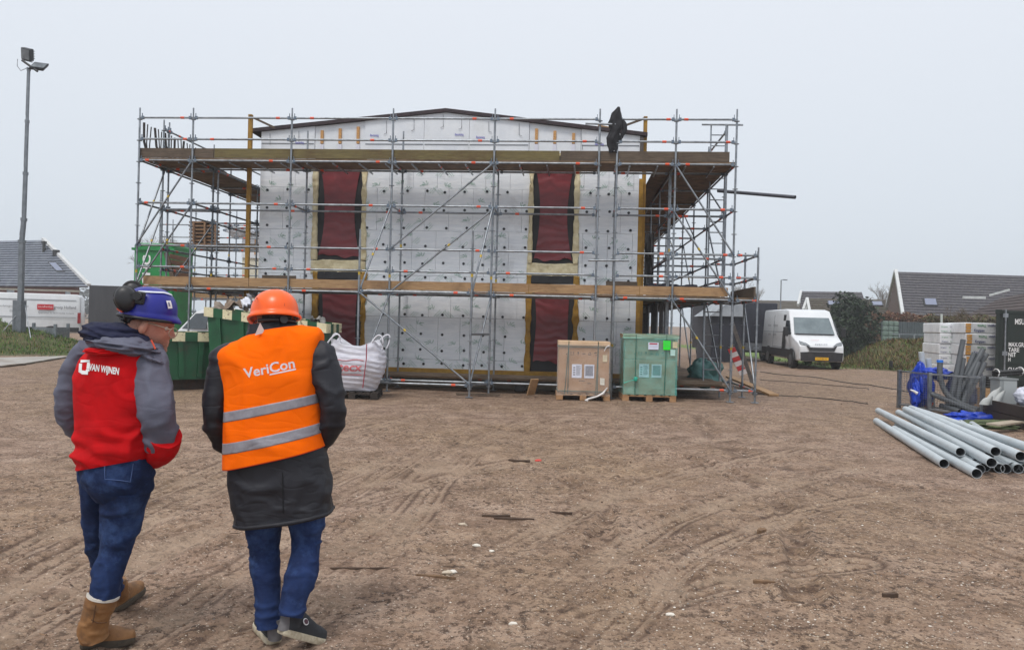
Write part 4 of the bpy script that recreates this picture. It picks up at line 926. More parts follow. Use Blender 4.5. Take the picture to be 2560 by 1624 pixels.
# cables trailing on the dirt
def cable(pp, r, label, m_=BLACKP):
    P = smooth_poly([[G(x,y).x, G(x,y).y, 0] for x, y in pp], 50); mb = MB()
    mb.path([(p[0], p[1]+0.03*math.sin(i*.9), max(0.0, ground_z(p[0], p[1]))+r*1.1) for i, p in enumerate(P)], r, 5); solo('cable', mb, m_, label, 'cable', loc=tuple(P[0]))
cable([(1900,930),(1960,938),(2020,942),(2050,946),(2120,958),(2200,968),(2290,985)], 0.013, 'black cable trailing from the landing scaffold to the mesh cage')
cable([(1900,950),(1980,955),(2060,962),(2160,972),(2170,975)], 0.009, 'thin black cable with a red plug crossing the dirt')
cable([(1880,985),(1960,990),(2050,996),(2170,1010)], 0.010, 'black cable lying nearest the sloping plank')
# ------------------------------------------------------------------ vehicles
def van(nm, label, cat, loc, rotz, prof, hw, body, glass_side, wheels, bev=0.05, wr=0.34):
    """prof: side outline (y back from the nose, z); hw(y,z): half width"""
    t = thing(nm, label, cat, loc, rotz); mb = MB(); n = len(prof)
    vs = [(-hw(y,z), y, z) for y, z in prof]+[(hw(y,z), y, z) for y, z in prof]
    mb.add(vs, [tuple(range(n)), tuple(range(n, 2*n))[::-1]]+[(k, n+k, n+(k+1) % n, (k+1) % n) for k in range(n)], 0, True)
    o = part('body', mb, body, t, world=False, recalc=True); bevel(o, bev, 3, 20)
    for poly, side, m_, name in glass_side:                     # flat panels on the flanks: (y,z) outlines
        for s in ((-1, 1) if side == 0 else (side,)):
            mb = MB(); mb.prism([(s*(hw(y,z)+0.006), y, z) for y, z in poly], (s*0.012,0,0)); part(name, mb, m_, t, world=False, recalc=True)
    for y in wheels:
        for s in (-1, 1):
            x = s*(hw(y, .5)-0.10); mb = MB(); mb.tube((x-.11,y,wr), (x+.11,y,wr), wr, 22); w_ = part('wheel', mb, RUBBER, t, world=False)
            mb = MB(); xo = x+s*0.111; mb.tube((xo-.01,y,wr), (xo+s*.02,y,wr), wr*.62, 16); part('rim', mb, mat('wheel_rim', rgb(120,122,126), rgb(90,92,96), 9, rough=0.4, metal=0.6), w_, world=False)
            mb = MB(); pts = [(x+s*0.08, y+(wr+.07)*math.cos(a), wr+(wr+.07)*math.sin(a)) for a in np.linspace(0.0, math.pi, 13)]; mb.path(pts, 0.05, 6); part('wheel_arch', mb, BLACKP, t, world=False)
    return t
def panel(t, pts, m_, name, th=(0,-0.012,0), par=None):
    mb = MB(); mb.prism(pts, th); return part(name, mb, m_, par or t, world=False, recalc=True)
BUMP = mat('grey_bumper_plastic', rgb(46,46,50), rgb(36,36,40), 6, rough=0.7, stain=rgb(86,78,70), sscale=2, samt=0.5)
# white panel van at the right, sliding door open
hwv = lambda y, z: (0.99 if z < 1.45 else 0.99-0.12*(z-1.45)/1.1)*(1.0 if y > 0.5 else 0.90+0.10*max(0, y)/0.5)
pv = [(0.10,0.34),(0.02,0.42),(0.0,0.70),(0.04,0.98),(0.2,1.10),(1.0,1.42),(1.55,2.18),(1.80,2.48),(2.3,2.56),(5.9,2.56),(6.02,2.45),(6.05,0.50),(5.9,0.40)]
fr = G(2056, 929); VX = Vector((12.93, 32.0, 0))
tv = van('delivery_van', 'white high-roof panel van with its side door open, parked on the dirt by the grass', 'van', VX, -0.075, pv, hwv, WHITEP,
    [([(0.95,1.44),(1.42,2.04),(1.95,2.06),(1.95,1.44)], 0, GLASS, 'side_window'),
     ([(2.05,0.55),(2.42,0.55),(2.42,2.30),(2.05,2.30)], -1, mat('door_gap_shade', (0.01,0.01,0.012), rough=0.9), 'painted_door_gap'),  # dark panel painted for the shade inside the open doorway
     ([(0.6,0.42),(5.9,0.46),(5.9,0.80),(0.6,0.80)], 0, BUMP, 'lower_trim'),
     ([(2.44,0.84),(3.9,0.84),(3.9,0.87),(2.44,0.87)], -1, LINEG, 'door_rail'), ([(2.3,1.52),(5.8,1.52),(5.8,1.55),(2.3,1.55)], 0, LINEG, 'swage_line'), ([(3.92,0.85),(3.95,0.85),(3.95,2.3),(3.92,2.3)], -1, LINEG, 'door_seam')],
    (0.95, 4.75), 0.06, 0.37)
panel(tv, [(-.84,1.02,1.46),(.84,1.02,1.46),(.75,1.56,2.17),(-.75,1.56,2.17)], mat('windscreen_glass', rgb(84,98,104), rgb(116,130,134), 1.2, rough=0.06, spec=0.9), 'windscreen', (0,-.03,.02))
panel(tv, [(-.80,.985,1.445),(.80,.985,1.445),(.80,.995,1.47),(-.80,.995,1.47)], BLACKP, 'wiper_cowl', (0,-.03,.02))
panel(tv, [(-.84,-.012,.36),(.84,-.012,.36),(.87,-.012,.72),(.5,-.012,.74),(-.5,-.012,.74),(-.87,-.012,.72)], BUMP, 'bumper', (0,.03,0))
panel(tv, [(-.50,-.02,.78),(.50,-.02,.78),(.62,.03,1.0),(.45,.0,.93),(-.45,.0,.93),(-.62,.03,1.0)], BLACKP, 'grille', (0,-.02,0))
for k in range(4): panel(tv, [(-.44+.02*k,-.05,.80+.035*k),(.44-.02*k,-.05,.80+.035*k),(.44-.02*k,-.05,.81+.035*k),(-.44+.02*k,-.05,.81+.035*k)], mat('chrome_slat', rgb(120,124,128), rough=0.3, metal=0.7), 'grille_slat', (0,-.006,0))
for s in (-1, 1):
    panel(tv, [(s*.46,.03,.98),(s*.84,.10,1.02),(s*.88,.22,1.18),(s*.62,.12,1.10)], mat('headlamp_glass', rgb(110,116,122), rgb(150,156,160), 6, rough=0.15), 'headlamp', (0,-.02,.01))
    mb = MB(); mb.box((s*1.20-.10,.98,1.36),(s*1.20+.10,1.10,1.76)); m2 = bevel(part('mirror', mb, BLACKP, tv, world=False), .03, 3)
    mb = MB(); mb.beam((s*.95,1.1,1.5),(s*1.14,1.06,1.5),.05,.05); part('mirror_arm', mb, BLACKP, m2, world=False)
panel(tv, [(-.27,-.03,.40),(.27,-.03,.40),(.27,-.03,.52),(-.27,-.03,.52)], mat('yellow_plate', rgb(240,184,20), rough=0.5), 'number_plate', (0,-.012,0))
def vtext(t, s, m_, o, X, Y, h, **k):
    tx = text(s, m_, o, X, Y, h, None, **k); tx.parent = t; return tx
vtext(tv, 'VLZ-84-N', BLACK, (-.23,-.046,.425), (1,0,0), (0,0,1), .07, width=.44)
vtext(tv, 'IVECO', mat('badge_grey', rgb(150,154,160), rough=0.4, metal=.3), (-.26,.055,1.035), (1,0,0), (0,.75,.75), .075, bold=.02, width=.5)
vtext(tv, 'isolatiegroep', mat('sign_red', rgb(196,40,50), rough=.5), (-.34,.345,1.225), (1,0,0), (0,.95,.33), .06, width=.34)
for k, (y, z, s, w_) in enumerate(((3.2,1.78,'isolatiegroep',.75),(4.35,1.78,'Holland',.6),(3.3,1.36,'specialist',.6),(4.2,1.36,'isolatie',.5))):
    vtext(tv, s, mat('livery_grey', rgb(110,112,118), rough=.5), (-hwv(y+w_, z)-.02, y+w_, z), (0,-1,0), (0,0,1), .13, width=w_)
# dark curtain-sided truck behind it
bx = Vector((12.3, 38.5, 0)); tk = thing('box_truck', 'dark navy curtain-sided truck parked behind the white panel van', 'truck', bx, 0.02)
NAVY = mat('navy_curtain', rgb(44,46,58), rgb(34,36,46), 2, rough=0.6, stretch=(3,3,.5), bump=.4, bscale=3)
mb = MB(); mb.box((-1.55,0,.95),(1.0,7.0,2.95)); bevel(part('curtain_body', mb, NAVY, tk, world=False), .04)
mb = MB(); mb.box((-1.5,.1,.45),(.95,6.9,.94)); part('chassis', mb, BUMP, tk, world=False)
mb = MB(); mb.box((-1.56,-.02,.55),(1.0,.0,.93)); part('tail_board', mb, mat('tail_grey', rgb(120,124,130), rgb(90,94,100), 6, rough=.6), tk, world=False)
for y in (1.3, 5.6):
    for s in (-1.38, .84):
        mb = MB(); mb.tube((s-.13,y,.42),(s+.13,y,.42),.42,20); w_ = part('wheel', mb, RUBBER, tk, world=False); mb = MB(); mb.tube((s-.14,y,.42),(s+.14,y,.42),.22,14); part('rim', mb, MATS['wheel_rim'], w_, world=False)
# white trailer roof beside the truck
gz = thing('site_tent', 'low dark tent with a white sloping roof behind the scaffold landing', 'tent', (11.0, 37.0, 0))
A = Vector((10.2,37,0)); mb = MB(); mb.box((9.55,36.8,0.02),(11.2,39.6,2.2)); part('tent_wall', mb, NAVY, gz)
mb = MB(); mb.prism([(9.4,36.6,2.2),(11.1,36.6,2.2),(11.1,36.6,2.95),(10.3,36.6,2.85)], (0,3.2,0)); part('tent_roof', mb, mat('grey_canvas', rgb(168,174,180), rgb(140,146,152), 2, rough=.7), gz, recalc=True)
# white livery van at the left, ladder on its roof
pv2 = [(0.10,0.40),(0.0,0.60),(0.05,1.0),(0.85,1.35),(1.45,2.10),(1.75,2.38),(2.2,2.45),(5.75,2.45),(5.9,2.3),(5.95,0.50),(5.8,0.42)]
a, b_ = W(70, 850, 40.3), W(207, 852, 41.3); dvec = (b_-a); rz = math.atan2(dvec.y, dvec.x)-math.pi/2
nose = b_-dvec.normalized()*5.95; nose.z = 0.10
lv = van('livery_van', 'white panel van with red lettering and a roof ladder, beyond the grass bank', 'van', (nose.x, nose.y, 0.10), rz, pv2, lambda y, z: 0.98 if z < 1.4 else 0.98-.10*(z-1.4), WHITEP,
    [([(0.95,1.42),(1.36,2.0),(1.9,2.02),(1.9,1.42)], 0, GLASS, 'side_window'), ([(0.6,.45),(5.85,.48),(5.85,.72),(.6,.72)], 0, BUMP, 'lower_trim'), ([(2.0,2.12),(5.7,2.12),(5.7,2.15),(2.0,2.15)], 0, LINEG, 'swage_line'), ([(2.0,1.22),(5.7,1.22),(5.7,1.25),(2.0,1.25)], 0, LINEG, 'swage_line'),
     ([(5.78,.95),(5.93,.95),(5.93,1.5),(5.78,1.5)], 0, mat('tail_lamp_red', rgb(150,24,30), rough=.3), 'tail_lamp')], (1.0, 4.6), .05)
sx = 1  # flank toward the camera
def flank(t, s, m_, y0, y1, z, h, **k):
    e = .99 if z < 1.4 else .99-.10*(z-1.4); return vtext(t, s, m_, (e+.03, y0, z), (0,1,0), (0,0,1), h, width=abs(y1-y0), **k)
panel(lv, [(.975,3.95,1.62),(.975,4.68,1.62),(.965,4.68,1.90),(.965,3.95,1.90)], MATS['sign_red'], 'red_sign', (.02,0,0))
flank(lv, 'isolatie', WHITE, 4.0, 4.62, 1.69, .15); flank(lv, 'groep Holland', MATS['livery_grey'], 4.70, 5.7, 1.69, .15, bold=.01)
flank(lv, 'Specialist in technische isolatie', MATS['livery_grey'], 4.0, 5.62, 1.42, .09)
flank(lv, 'isolatiegroepholland.nl', MATS['livery_grey'], 2.3, 3.55, 1.72, .11); flank(lv, '0599-310382', MATS['livery_grey'], 2.75, 3.5, 1.46, .11)
for k, yy in enumerate((2.6, 5.2)): mb = MB(); mb.box((-.8,yy-.03,2.45),(.8,yy+.03,2.60)); part('roof_bar', mb, GALV, lv, world=False)
ld = thing('roof_ladder', 'aluminium ladder lying on the roof of the livery van', 'ladder', (nose.x, nose.y, 2.72), rz)
for x in (.35, .75): mb = MB(); mb.beam((x,1.9,0),(x,5.8,0.02),.03,.09); part('rail', mb, mat('pale_aluminium', rgb(176,170,158), rgb(150,144,132), 6, rough=.5, metal=.3), ld, world=False)
for k in range(13): mb = MB(); mb.tube((.35,2.1+k*.29,0),(.75,2.1+k*.29,0),.02,6); part('rung', mb, MATS['pale_aluminium'], ld, world=False)
# tall dark box trailer
a, b_ = W(219, 840, 39.0), W(360, 845, 38.0); rz2 = math.atan2(b_.y-a.y, b_.x-a.x)
tr = thing('box_trailer', 'tall dark grey canvas box trailer parked at the tail of the livery van', 'trailer', (a.x, a.y, 0), rz2)
DKC = mat('dark_canvas', rgb(66,66,70), rgb(54,54,58), 1.5, rough=.6, stretch=(2,2,.4), bump=.3, bscale=2)
mb = MB(); mb.prism([(0,0,.8),(4.2,0,.8),(4.2,0,2.95),(.02,0,3.02)], (-.6,2.6,0)); bevel(part('canvas_body', mb, DKC, tr, world=False, recalc=True), .04)
mb = MB(); mb.box((-.2,.1,.4),(4.0,2.4,.79)); part('chassis', mb, BUMP, tr, world=False)
for x in (1.4, 2.3): mb = MB(); mb.tube((x,-.02,.36),(x,.22,.36),.36,18); part('wheel', mb, RUBBER, tr, world=False)
# small white van seen between the scaffold poles
pv3 = [(0.08,0.32),(0.0,0.55),(0.1,0.85),(0.9,1.08),(1.55,1.72),(2.1,1.86),(4.1,1.84),(4.3,1.65),(4.38,.75),(4.3,.34)]
cv = G(470, 870); cx = W(455, 800, 24.5)
sv = van('small_van', 'small white van with dark blue rear doors seen through the side scaffold', 'van', (cx.x-1.0, 26.6, 0.05), -math.pi/2-0.42, pv3, lambda y, z: .88 if z < 1.1 else .88-.16*(z-1.1)/.75, WHITEP,
    [([(1.1,1.14),(1.58,1.64),(2.15,1.68),(2.15,1.14)], 0, GLASS, 'side_window'), ([(2.35,1.18),(2.35,1.66),(3.5,1.62),(3.62,1.22)], 0, GLASS, 'rear_side_window'), ([(.5,.36),(4.2,.4),(4.2,.55),(.5,.55)], 0, BUMP, 'lower_trim'), ([(4.05,.85),(4.3,.85),(4.22,1.3),(4.05,1.3)], 0, MATS['tail_lamp_red'], 'tail_lamp')], (.85, 3.55), .05, .31)
panel(sv, [(-.82,4.40,.6),(.82,4.40,.6),(.70,4.33,1.62),(-.70,4.33,1.62)], mat('navy_paint', rgb(34,38,62), rgb(28,32,52), 3, rough=.35), 'rear_doors', (0,.03,0))
panel(sv, [(-.6,4.42,1.15),(.6,4.42,1.15),(.56,4.37,1.55),(-.56,4.37,1.55)], GLASS, 'rear_window', (0,.03,0))
panel(sv, [(-.755,2.6,1.3),(-.755,3.2,1.3),(-.755,3.2,1.5),(-.755,2.6,1.5)], mat('window_sticker', rgb(150,160,190), rough=.5), 'sticker', (-.05,0,0))

# ------------------------------------------------------------------ lighting mast, stillage, silo
mp = thing('light_mast', 'tall telescopic floodlight mast standing behind the grass bank', 'light mast', G(50, 830, 0) if False else (W(52,830,31).x, 31, 0.0))
MSTL = mat('mast_steel', rgb(128,134,140), rgb(104,110,116), 4, rough=.5, metal=.4)
segs = [(50,835,.17),(55,600,.14),(60,545,.12),(64,430,.10),(68,300,.085),(72,170,.07)]
for (x0,y0,w0),(x1,y1,w1) in zip(segs[:-1], segs[1:]):
    A, B = W(x0,y0,31), W(x1,y1,31); mb = MB()
    if y0 > 800: A.z = 0.0
    mb.beam(A, B, w0, w0, up=(0,1,0)); part('mast_section', mb, MSTL, mp)
    mb = MB(); mb.beam(B-(B-A).normalized()*.12, B, w0*1.25, w0*1.25, up=(0,1,0)); part('collar', mb, MSTL, mp)
    mb = MB(); mb.tube(A+Vector((-w0*.75,0,.2)), B+Vector((-w0*.75,0,-.2)), .012, 5); part('cable', mb, LINEG, mp)
A = W(46,840,31); mb = MB(); mb.box((A.x-.10,30.75,0),(A.x+.24,31.1,2.05)); part('winch_box', mb, MSTL, mp)
mb = MB(); mb.tube(W(55,151,31), W(94,179,31), .045, 8); part('cross_arm', mb, BLACKP, mp)
mb = MB(); mb.path([W(44,148,31), W(43,165,31), W(52,177,31), W(64,172,31), W(70,168,31)], .014, 5); part('lamp_cable', mb, LINEG, mp)
def flood(c, X, Y, lab):
    c, X, Y = Vector(c), Vector(X), Vector(Y); Nn = X.cross(Y).normalized()
    if Nn.y > 0: Nn = -Nn
    mb = MB(); mb.obox(c-Nn*.10, X, Y, Nn*.10); h = bevel(part('floodlight', mb, mat('lamp_casing', rgb(58,62,68), rgb(46,50,56), 6, rough=.5), mp), .03)
    mb = MB(); mb.obox(c+Nn*.008, X*.86, Y*.80, Nn*.008); part('lamp_glass', mb, mat('floodlight_glass', rgb(140,146,150), rgb(96,102,108), 2.0, rough=.15), h)
    mb = MB(); mb.obox(c-Y*1.12-Nn*.1, X*1.04, Y*.05, Nn*.03); part('bracket', mb, BLACKP, h)
    for k in range(4): mb = MB(); mb.obox(c-Nn*.22+Y*(k*.4-.6), X*.9, Y*.06, Nn*.03); part('cooling_fin', mb, BLACKP, h)
flood(W(63,136,30.9), Vector((.22,-.06,-.06)), Vector((.05,-.10,.21)), '')
flood(W(98,163,31.1), Vector((.20,.16,.02)), Vector((.05,.10,.14)), '')
mb = MB()
for q in ((110,868),(20,850)): mb.tube(W(62,762,31), Vector((W(q[0],850,31).x, 30.2, .4)), .02, 5)
part('stay', mb, GALV, mp)
st = thing('steel_stillage', 'galvanised steel stillage box half sunk behind the grass bank', 'stillage', (W(125,850,32).x, 32, .0))
SG = mat('stillage_steel', rgb(140,148,154), rgb(112,120,126), 5, rough=.5, metal=.4)
q0, q1, q2 = W(84,838,33.5), W(138,836,31.8), W(170,828,33.8)
for A, B in ((q0,q1),(q1,q2)):
    for k in range(5):
        z0 = .28+k*.15; mb = MB(); mb.beam(Vector((A.x,A.y,z0)), Vector((B.x,B.y,z0)), .03+.02*(k % 2), .14); part('slat', mb, SG, st)
for A in (q0,q1,q2): mb = MB(); mb.box((A.x-.05,A.y-.05,0),(A.x+.05,A.y+.05,1.12)); part('corner_post', mb, SG, st)
si = thing('green_silo', 'tall bright green steel silo with white upright letters behind the side scaffold', 'silo', (W(395,650,26.5).x, 26.5, 0))
SIG = mat('bright_green_paint', rgb(34,142,72), rgb(26,122,60), 2, rough=.4, stain=rgb(60,90,60), sscale=2, samt=.3)
a, b_ = W(332,700,26.5), W(432,700,26.5); ztp = W(340,606,26.5).z
mb = MB(); mb.box((a.x,26.5,.3),(b_.x,28.2,ztp)); bevel(part('shell', mb, SIG, si), .10, 4)
mb = MB(); mb.box((a.x-.04,26.44,ztp-.26),(b_.x+.04,28.2,ztp-.18)); part('rim', mb, SIG, si)
for xx in (a.x+.05, b_.x-.15): mb = MB(); mb.box((xx,26.6,0),(xx+.1,26.75,.32)); part('leg', mb, SIG, si)
xx = W(372,690,26.4).x; text('CHC', WHITE, Vector((xx, 26.48, 2.6)), (0,0,1), (-1,0,0), .26, si, bold=.03, width=1.05)
# timber panels leaning behind the side scaffold
for k, (px0,py0,px1,py1,w_,m_,lab) in enumerate(((415,632,432,694,.08,WOODG,'grey timber upright leaning at an angle beside the green silo'),)):
    A, B = W(px0,py0,23), W(px1,py1,23); board(A, B, .12, .06, m_, lab, up=(0,1,0))
for k in range(4):
    A, B = W(425,640+k*14,23.3), W(475,652+k*13,22.6); board(A, B, .03, .14, mat('brown_shutter', rgb(96,64,42), rgb(68,46,32), 5, rough=.9), 'brown shuttering board stacked on edge beside the green silo: '+('top','second','third','bottom')[k]+' of the pile', nm='shuttering_board')
# unfinished second house behind, with a crate stack on its scaffold
h2 = thing('rear_house', 'cream-panelled unfinished house behind the side scaffold', 'house', F(-14.0, 27, 0))
mb = MB(); mb.fbox(-18.4, -9.0, 27, 34, 0.02, 6.3); part('wall', mb, mat('cream_panel', rgb(222,216,196), rgb(200,194,172), 3, rough=.8), h2)
mb = MB(); mb.fbox(-18.5, -8.9, 26.95, 34.1, 0.02, 3.6); part('lower_wall', mb, WALLD, h2)
mb = MB(); mb.fbox(-19.4, -8.8, 26.5, 34.2, 6.62, 6.75); part('roof', mb, mat('flat_roof_edge', rgb(120,128,140), rough=.7), h2)
mb = MB(); mb.fbox(-18.4, -9.1, 26.9, 34.0, 5.1, 6.6); part('fascia', mb, EPS, h2)
for u in (-17.6, -16.3, -15.0):
    mb = MB(); mb.fbox(u, u+.14, 26.84, 26.9, 5.3, 6.2); part('osb_strip', mb, OSB, h2)
    mb = MB(); mb.fbox(u+.35, u+1.0, 26.86, 27.0, 3.8, 4.9); part('window', mb, REDM, h2)
rs = thing('rear_scaffold', 'far scaffold in front of the cream-panelled house seen through the near tubes', 'scaffold', F(-13, 12.5, 0))
UU = (-15.4, -13.9, -12.2, -10.5, -9.6)
for k, u in enumerate(UU):
    standard(rs, u, 12.5, 0.02, 6.6-.35*(k % 3)); standard(rs, u, 13.5, 0.02, 5.6)
for a, b_ in zip(UU[:-1], UU[1:]):
    for z in (1.77, 2.27, 3.27, 4.27, 4.77, 5.27): ledger(rs, (a, 12.5, z), (b_, 12.5, z))
    for zd in (2.27, 4.27):
        for k in range(3): plank(rs, a, b_, 12.6+k*.3, 12.85+k*.3, zd+.03, zd+.07)
        plank(rs, a, b_, 12.52, 12.56, zd+.08, zd+.28, WOODG if zd > 3 else WOODN, 'toe_board')
ct = thing('timber_frame_stack', 'stack of brown slatted timber frames standing on the far scaffold', 'timber stack', W(510, 616, 30.6))
for k in range(7):
    A, B = W(482,612-k*9,30.6), W(541,612-k*9,30.6); mb = MB(); mb.beam(A, B, .7, .07); part('slat', mb, mat('brown_slats', rgb(146,112,84), rgb(112,84,62), 4, rough=.85), ct)
for px in (484, 512, 539): mb = MB(); mb.beam(W(px,618,30.2), W(px,553,30.2), .07, .07, up=(0,1,0)); part('upright', mb, MATS['brown_slats'], ct)
c = W(598, 560, 43.2); mb = MB(); mb.grid(blob((c.x,43.4,c.z-.25),(.75,.5,.45),71,.25), wrap=True); solo('white_roof_bag', mb, mat('roof_bag_white', rgb(222,226,232), rgb(206,210,218), 3, rough=.6), 'white bulk sack lying on the flat roof edge of the cream house', 'sack', loc=(c.x,43.4,c.z-.6))

# ------------------------------------------------------------------ houses beyond
def tiled(t, R0, R1, E0, E1, n, m_, th=.05, name='tile_course'):
    R0, R1, E0, E1 = map(Vector, (R0, R1, E0, E1)); Nn = (R1-R0).cross(E0-R0).normalized()
    if Nn.z < 0: Nn = -Nn
    for k in range(n):
        a, b_ = k/n, (k+1)/n+.012; p, q, r, s = R0.lerp(E0,a), R1.lerp(E1,a), R1.lerp(E1,b_), R0.lerp(E0,b_)
        mb = MB(); mb.add([p, q, r+Nn*th, s+Nn*th, p-Nn*.05, q-Nn*.05, r-Nn*.05, s-Nn*.05], [(0,1,2,3),(3,2,6,7),(7,6,5,4),(0,3,7,4),(1,5,6,2),(0,4,5,1)])
        part(name, mb, m_, t, recalc=True)
def skylight(t, R0, R1, E0, E1, s0, s1, t0, t1):
    P = lambda s, q: Vector(R0).lerp(Vector(R1), s).lerp(Vector(E0).lerp(Vector(E1), s), q)
    Nn = (Vector(R1)-Vector(R0)).cross(Vector(E0)-Vector(R0)).normalized(); Nn = -Nn if Nn.z < 0 else Nn
    mb = MB(); mb.prism([P(s0,t0)+Nn*.03,P(s1,t0)+Nn*.03,P(s1,t1)+Nn*.03,P(s0,t1)+Nn*.03], Nn*.09); w_ = part('skylight', mb, BLACKP, t, recalc=True)
    ds, dt = (s1-s0)*.09, (t1-t0)*.09
    mb = MB(); mb.prism([P(s0+ds,t0+dt)+Nn*.11,P(s1-ds,t0+dt)+Nn*.11,P(s1-ds,t1-dt)+Nn*.11,P(s0+ds,t1-dt)+Nn*.11], Nn*.025); part('pane', mb, mat('sky_reflecting_glass', rgb(150,156,176), rough=.05, metal=.9), w_, recalc=True)
BRICK = mat('dark_red_brick', rgb(112,62,54), rgb(88,48,42), 30, rough=.9, stain=rgb(70,44,40), sscale=1, samt=.5)
TGREY = mat('grey_roof_tiles', rgb(112,118,130), rgb(88,94,106), 2.5, rough=.6, stain=rgb(150,154,160), sscale=1, samt=.3, bump=.4, bscale=8)
TBRN = mat('mossy_brown_tiles', rgb(84,82,87), rgb(62,60,66), 6, rough=.85, stain=rgb(120,116,110), sscale=5, samt=.6, sthr=(.52,.66), bump=.6, bscale=9)
TBRN2 = mat('mossy_olive_tiles', rgb(84,74,64), rgb(62,56,48), 6, rough=.85, stain=rgb(96,98,66), sscale=3, samt=.6, bump=.6, bscale=9)
WTRIM = mat('white_verge_board', rgb(206,208,208), rgb(184,186,186), 4, rough=.6)
# left house
lh = thing('tiled_house', 'brick house with a long light-grey tiled roof and small roof window, beyond the livery van', 'house', (W(60,720,64).x, 64, 0))
R1 = W(105,600,70); R0 = R1+Vector((-16,6.0,0)); E1 = W(219,716,62); E0 = E1+(R0-R1)
tiled(lh, R0, R1, E0, E1, 19, TGREY, .10); skylight(lh, R0, R1, E0, E1, .890, .945, .52, .72)
mb = MB(); mb.beam(R1+Vector((.12,0,.12)), E1+Vector((.12,0,.12)), .30, .22); part('verge_board', mb, WTRIM, lh)
ed = (E0-E1); back = (R1-E1); back.z = 0
mb = MB(); mb.prism([Vector((E1.x,E1.y,0))+back.normalized()*.6+ed.normalized()*.6, Vector((E0.x,E0.y,0))+back.normalized()*.6, Vector((E0.x,E0.y,0))+back*1.9, Vector((E1.x,E1.y,0))+back*1.9+ed.normalized()*.6], (0,0,E1.z+.05)); part('wall', mb, BRICK, lh, recalc=True)
wd = ed.normalized()
for s, z0, z1, w_, m_, nm_ in ((7.0,.9,2.3,1.5,GLASS,'window'),(8.95,.3,3.4,.10,MSTL,'downpipe'),(3.4,.3,2.4,1.0,GLASS,'door')):
    c = Vector((E1.x,E1.y,(z0+z1)/2))+wd*s+back.normalized()*.55; mb = MB(); mb.obox(c, wd*(w_/2), back.normalized()*.06, Vector((0,0,(z1-z0)/2))); o = part(nm_, mb, m_, lh)
    if nm_ == 'window': mb = MB(); mb.obox(c-Vector((0,0,.75)), wd*(w_/2+.1), back.normalized()*.12, Vector((0,0,.06))); part('sill', mb, WTRIM, o)
c = R0.lerp(R1,.93).lerp(E0.lerp(E1,.93),.28); mb = MB(); mb.tube(c-Vector((0,0,.1)), c+Vector((0,0,.75)), .13, 10); mb.tube(c+Vector((0,0,.75)), c+Vector((0,0,.95)), .22, 10); part('vent_pipe', mb, BLACKP, lh)
c = R0.lerp(R1,1.0).lerp(E1,.35); mb = MB(); mb.box((c.x-.25,c.y-.2,c.z-.1),(c.x+.15,c.y+.2,c.z+.45)); part('vent_pipe', mb, BLACKP, lh)
# big right house
BRICK2 = mat('brown_brick', rgb(112,92,82), rgb(90,74,66), 30, rough=.9)
rh = thing('tiled_house', 'long house with weathered dark tiles and white verge boards behind the brown hedge', 'house', (W(2400,760,58).x, 58, 0))
R0 = W(2241,679,62); R1 = R0+Vector((18,1.6,0)); E0 = W(2259,793,57.5); E1 = E0+(R1-R0)
tiled(rh, R0, R1, E0, E1, 17, TBRN, .06); skylight(rh, R0, R1, E0, E1, .098, .160, .60, .76)
mb = MB(); mb.beam(R0+Vector((-.05,0,.1)), E0+Vector((-.05,0,.1)), .22, .28); part('verge_board', mb, WTRIM, rh)
bk = R0+(R0-E0); bk.z = E0.z; L0 = W(2222,750,66); L0.z = min(L0.z, R0.z-2)
mb = MB(); mb.beam(R0+Vector((-.1,0,.05)), Vector((R0.x+1.35, R0.y+4.2, R0.z-2.6)), .2, .26); part('verge_board', mb, WTRIM, rh)
mb = MB(); mb.prism([E0, R0, Vector((R0.x+1.4, R0.y+4.5, E0.z)), Vector((R0.x+1.4, R0.y+4.5, 0)), Vector((E0.x,E0.y,0))], (.15,0,0)); part('gable_wall', mb, BRICK2, rh, recalc=True)
mb = MB(); mb.prism([Vector((E0.x+.1,E0.y+.5,0)), Vector((E1.x,E1.y+.5,0)), Vector((E1.x,E1.y+7,0)), Vector((E0.x+.1,E0.y+7,0))], (0,0,E0.z)); part('wall', mb, BRICK, rh, recalc=True)
# roof with white-edged extension in front
eh = thing('house_extension', 'lower dark roof with white fascia boards in front of the long house', 'house', (W(2520,790,50).x, 50, 0))
R0 = W(2500,746,52); R1 = W(2700,705,50); E0 = W(2380,800,49); E1 = W(2700,800,47); E0.z = E1.z = 2.3
tiled(eh, R0, R1, E0, E1, 9, mat('dull_brown_roof', rgb(78,68,66), rgb(62,54,54), 4, rough=.85), .05)
mb = MB(); mb.beam(W(2408,743,50), W(2463,744,50), .15, .16); part('fascia', mb, WTRIM, eh)
mb = MB(); mb.beam(W(2473,738,49.5), W(2524,724,49), .2, .13); part('fascia', mb, WTRIM, eh)
mb = MB(); mb.prism([Vector((E0.x+.3,E0.y+.3,0)),Vector((E1.x,E1.y+.3,0)),Vector((E1.x,E1.y+3,0)),Vector((E0.x+.3,E0.y+3,0))],(0,0,2.28)); part('wall', mb, BRICK, eh, recalc=True)
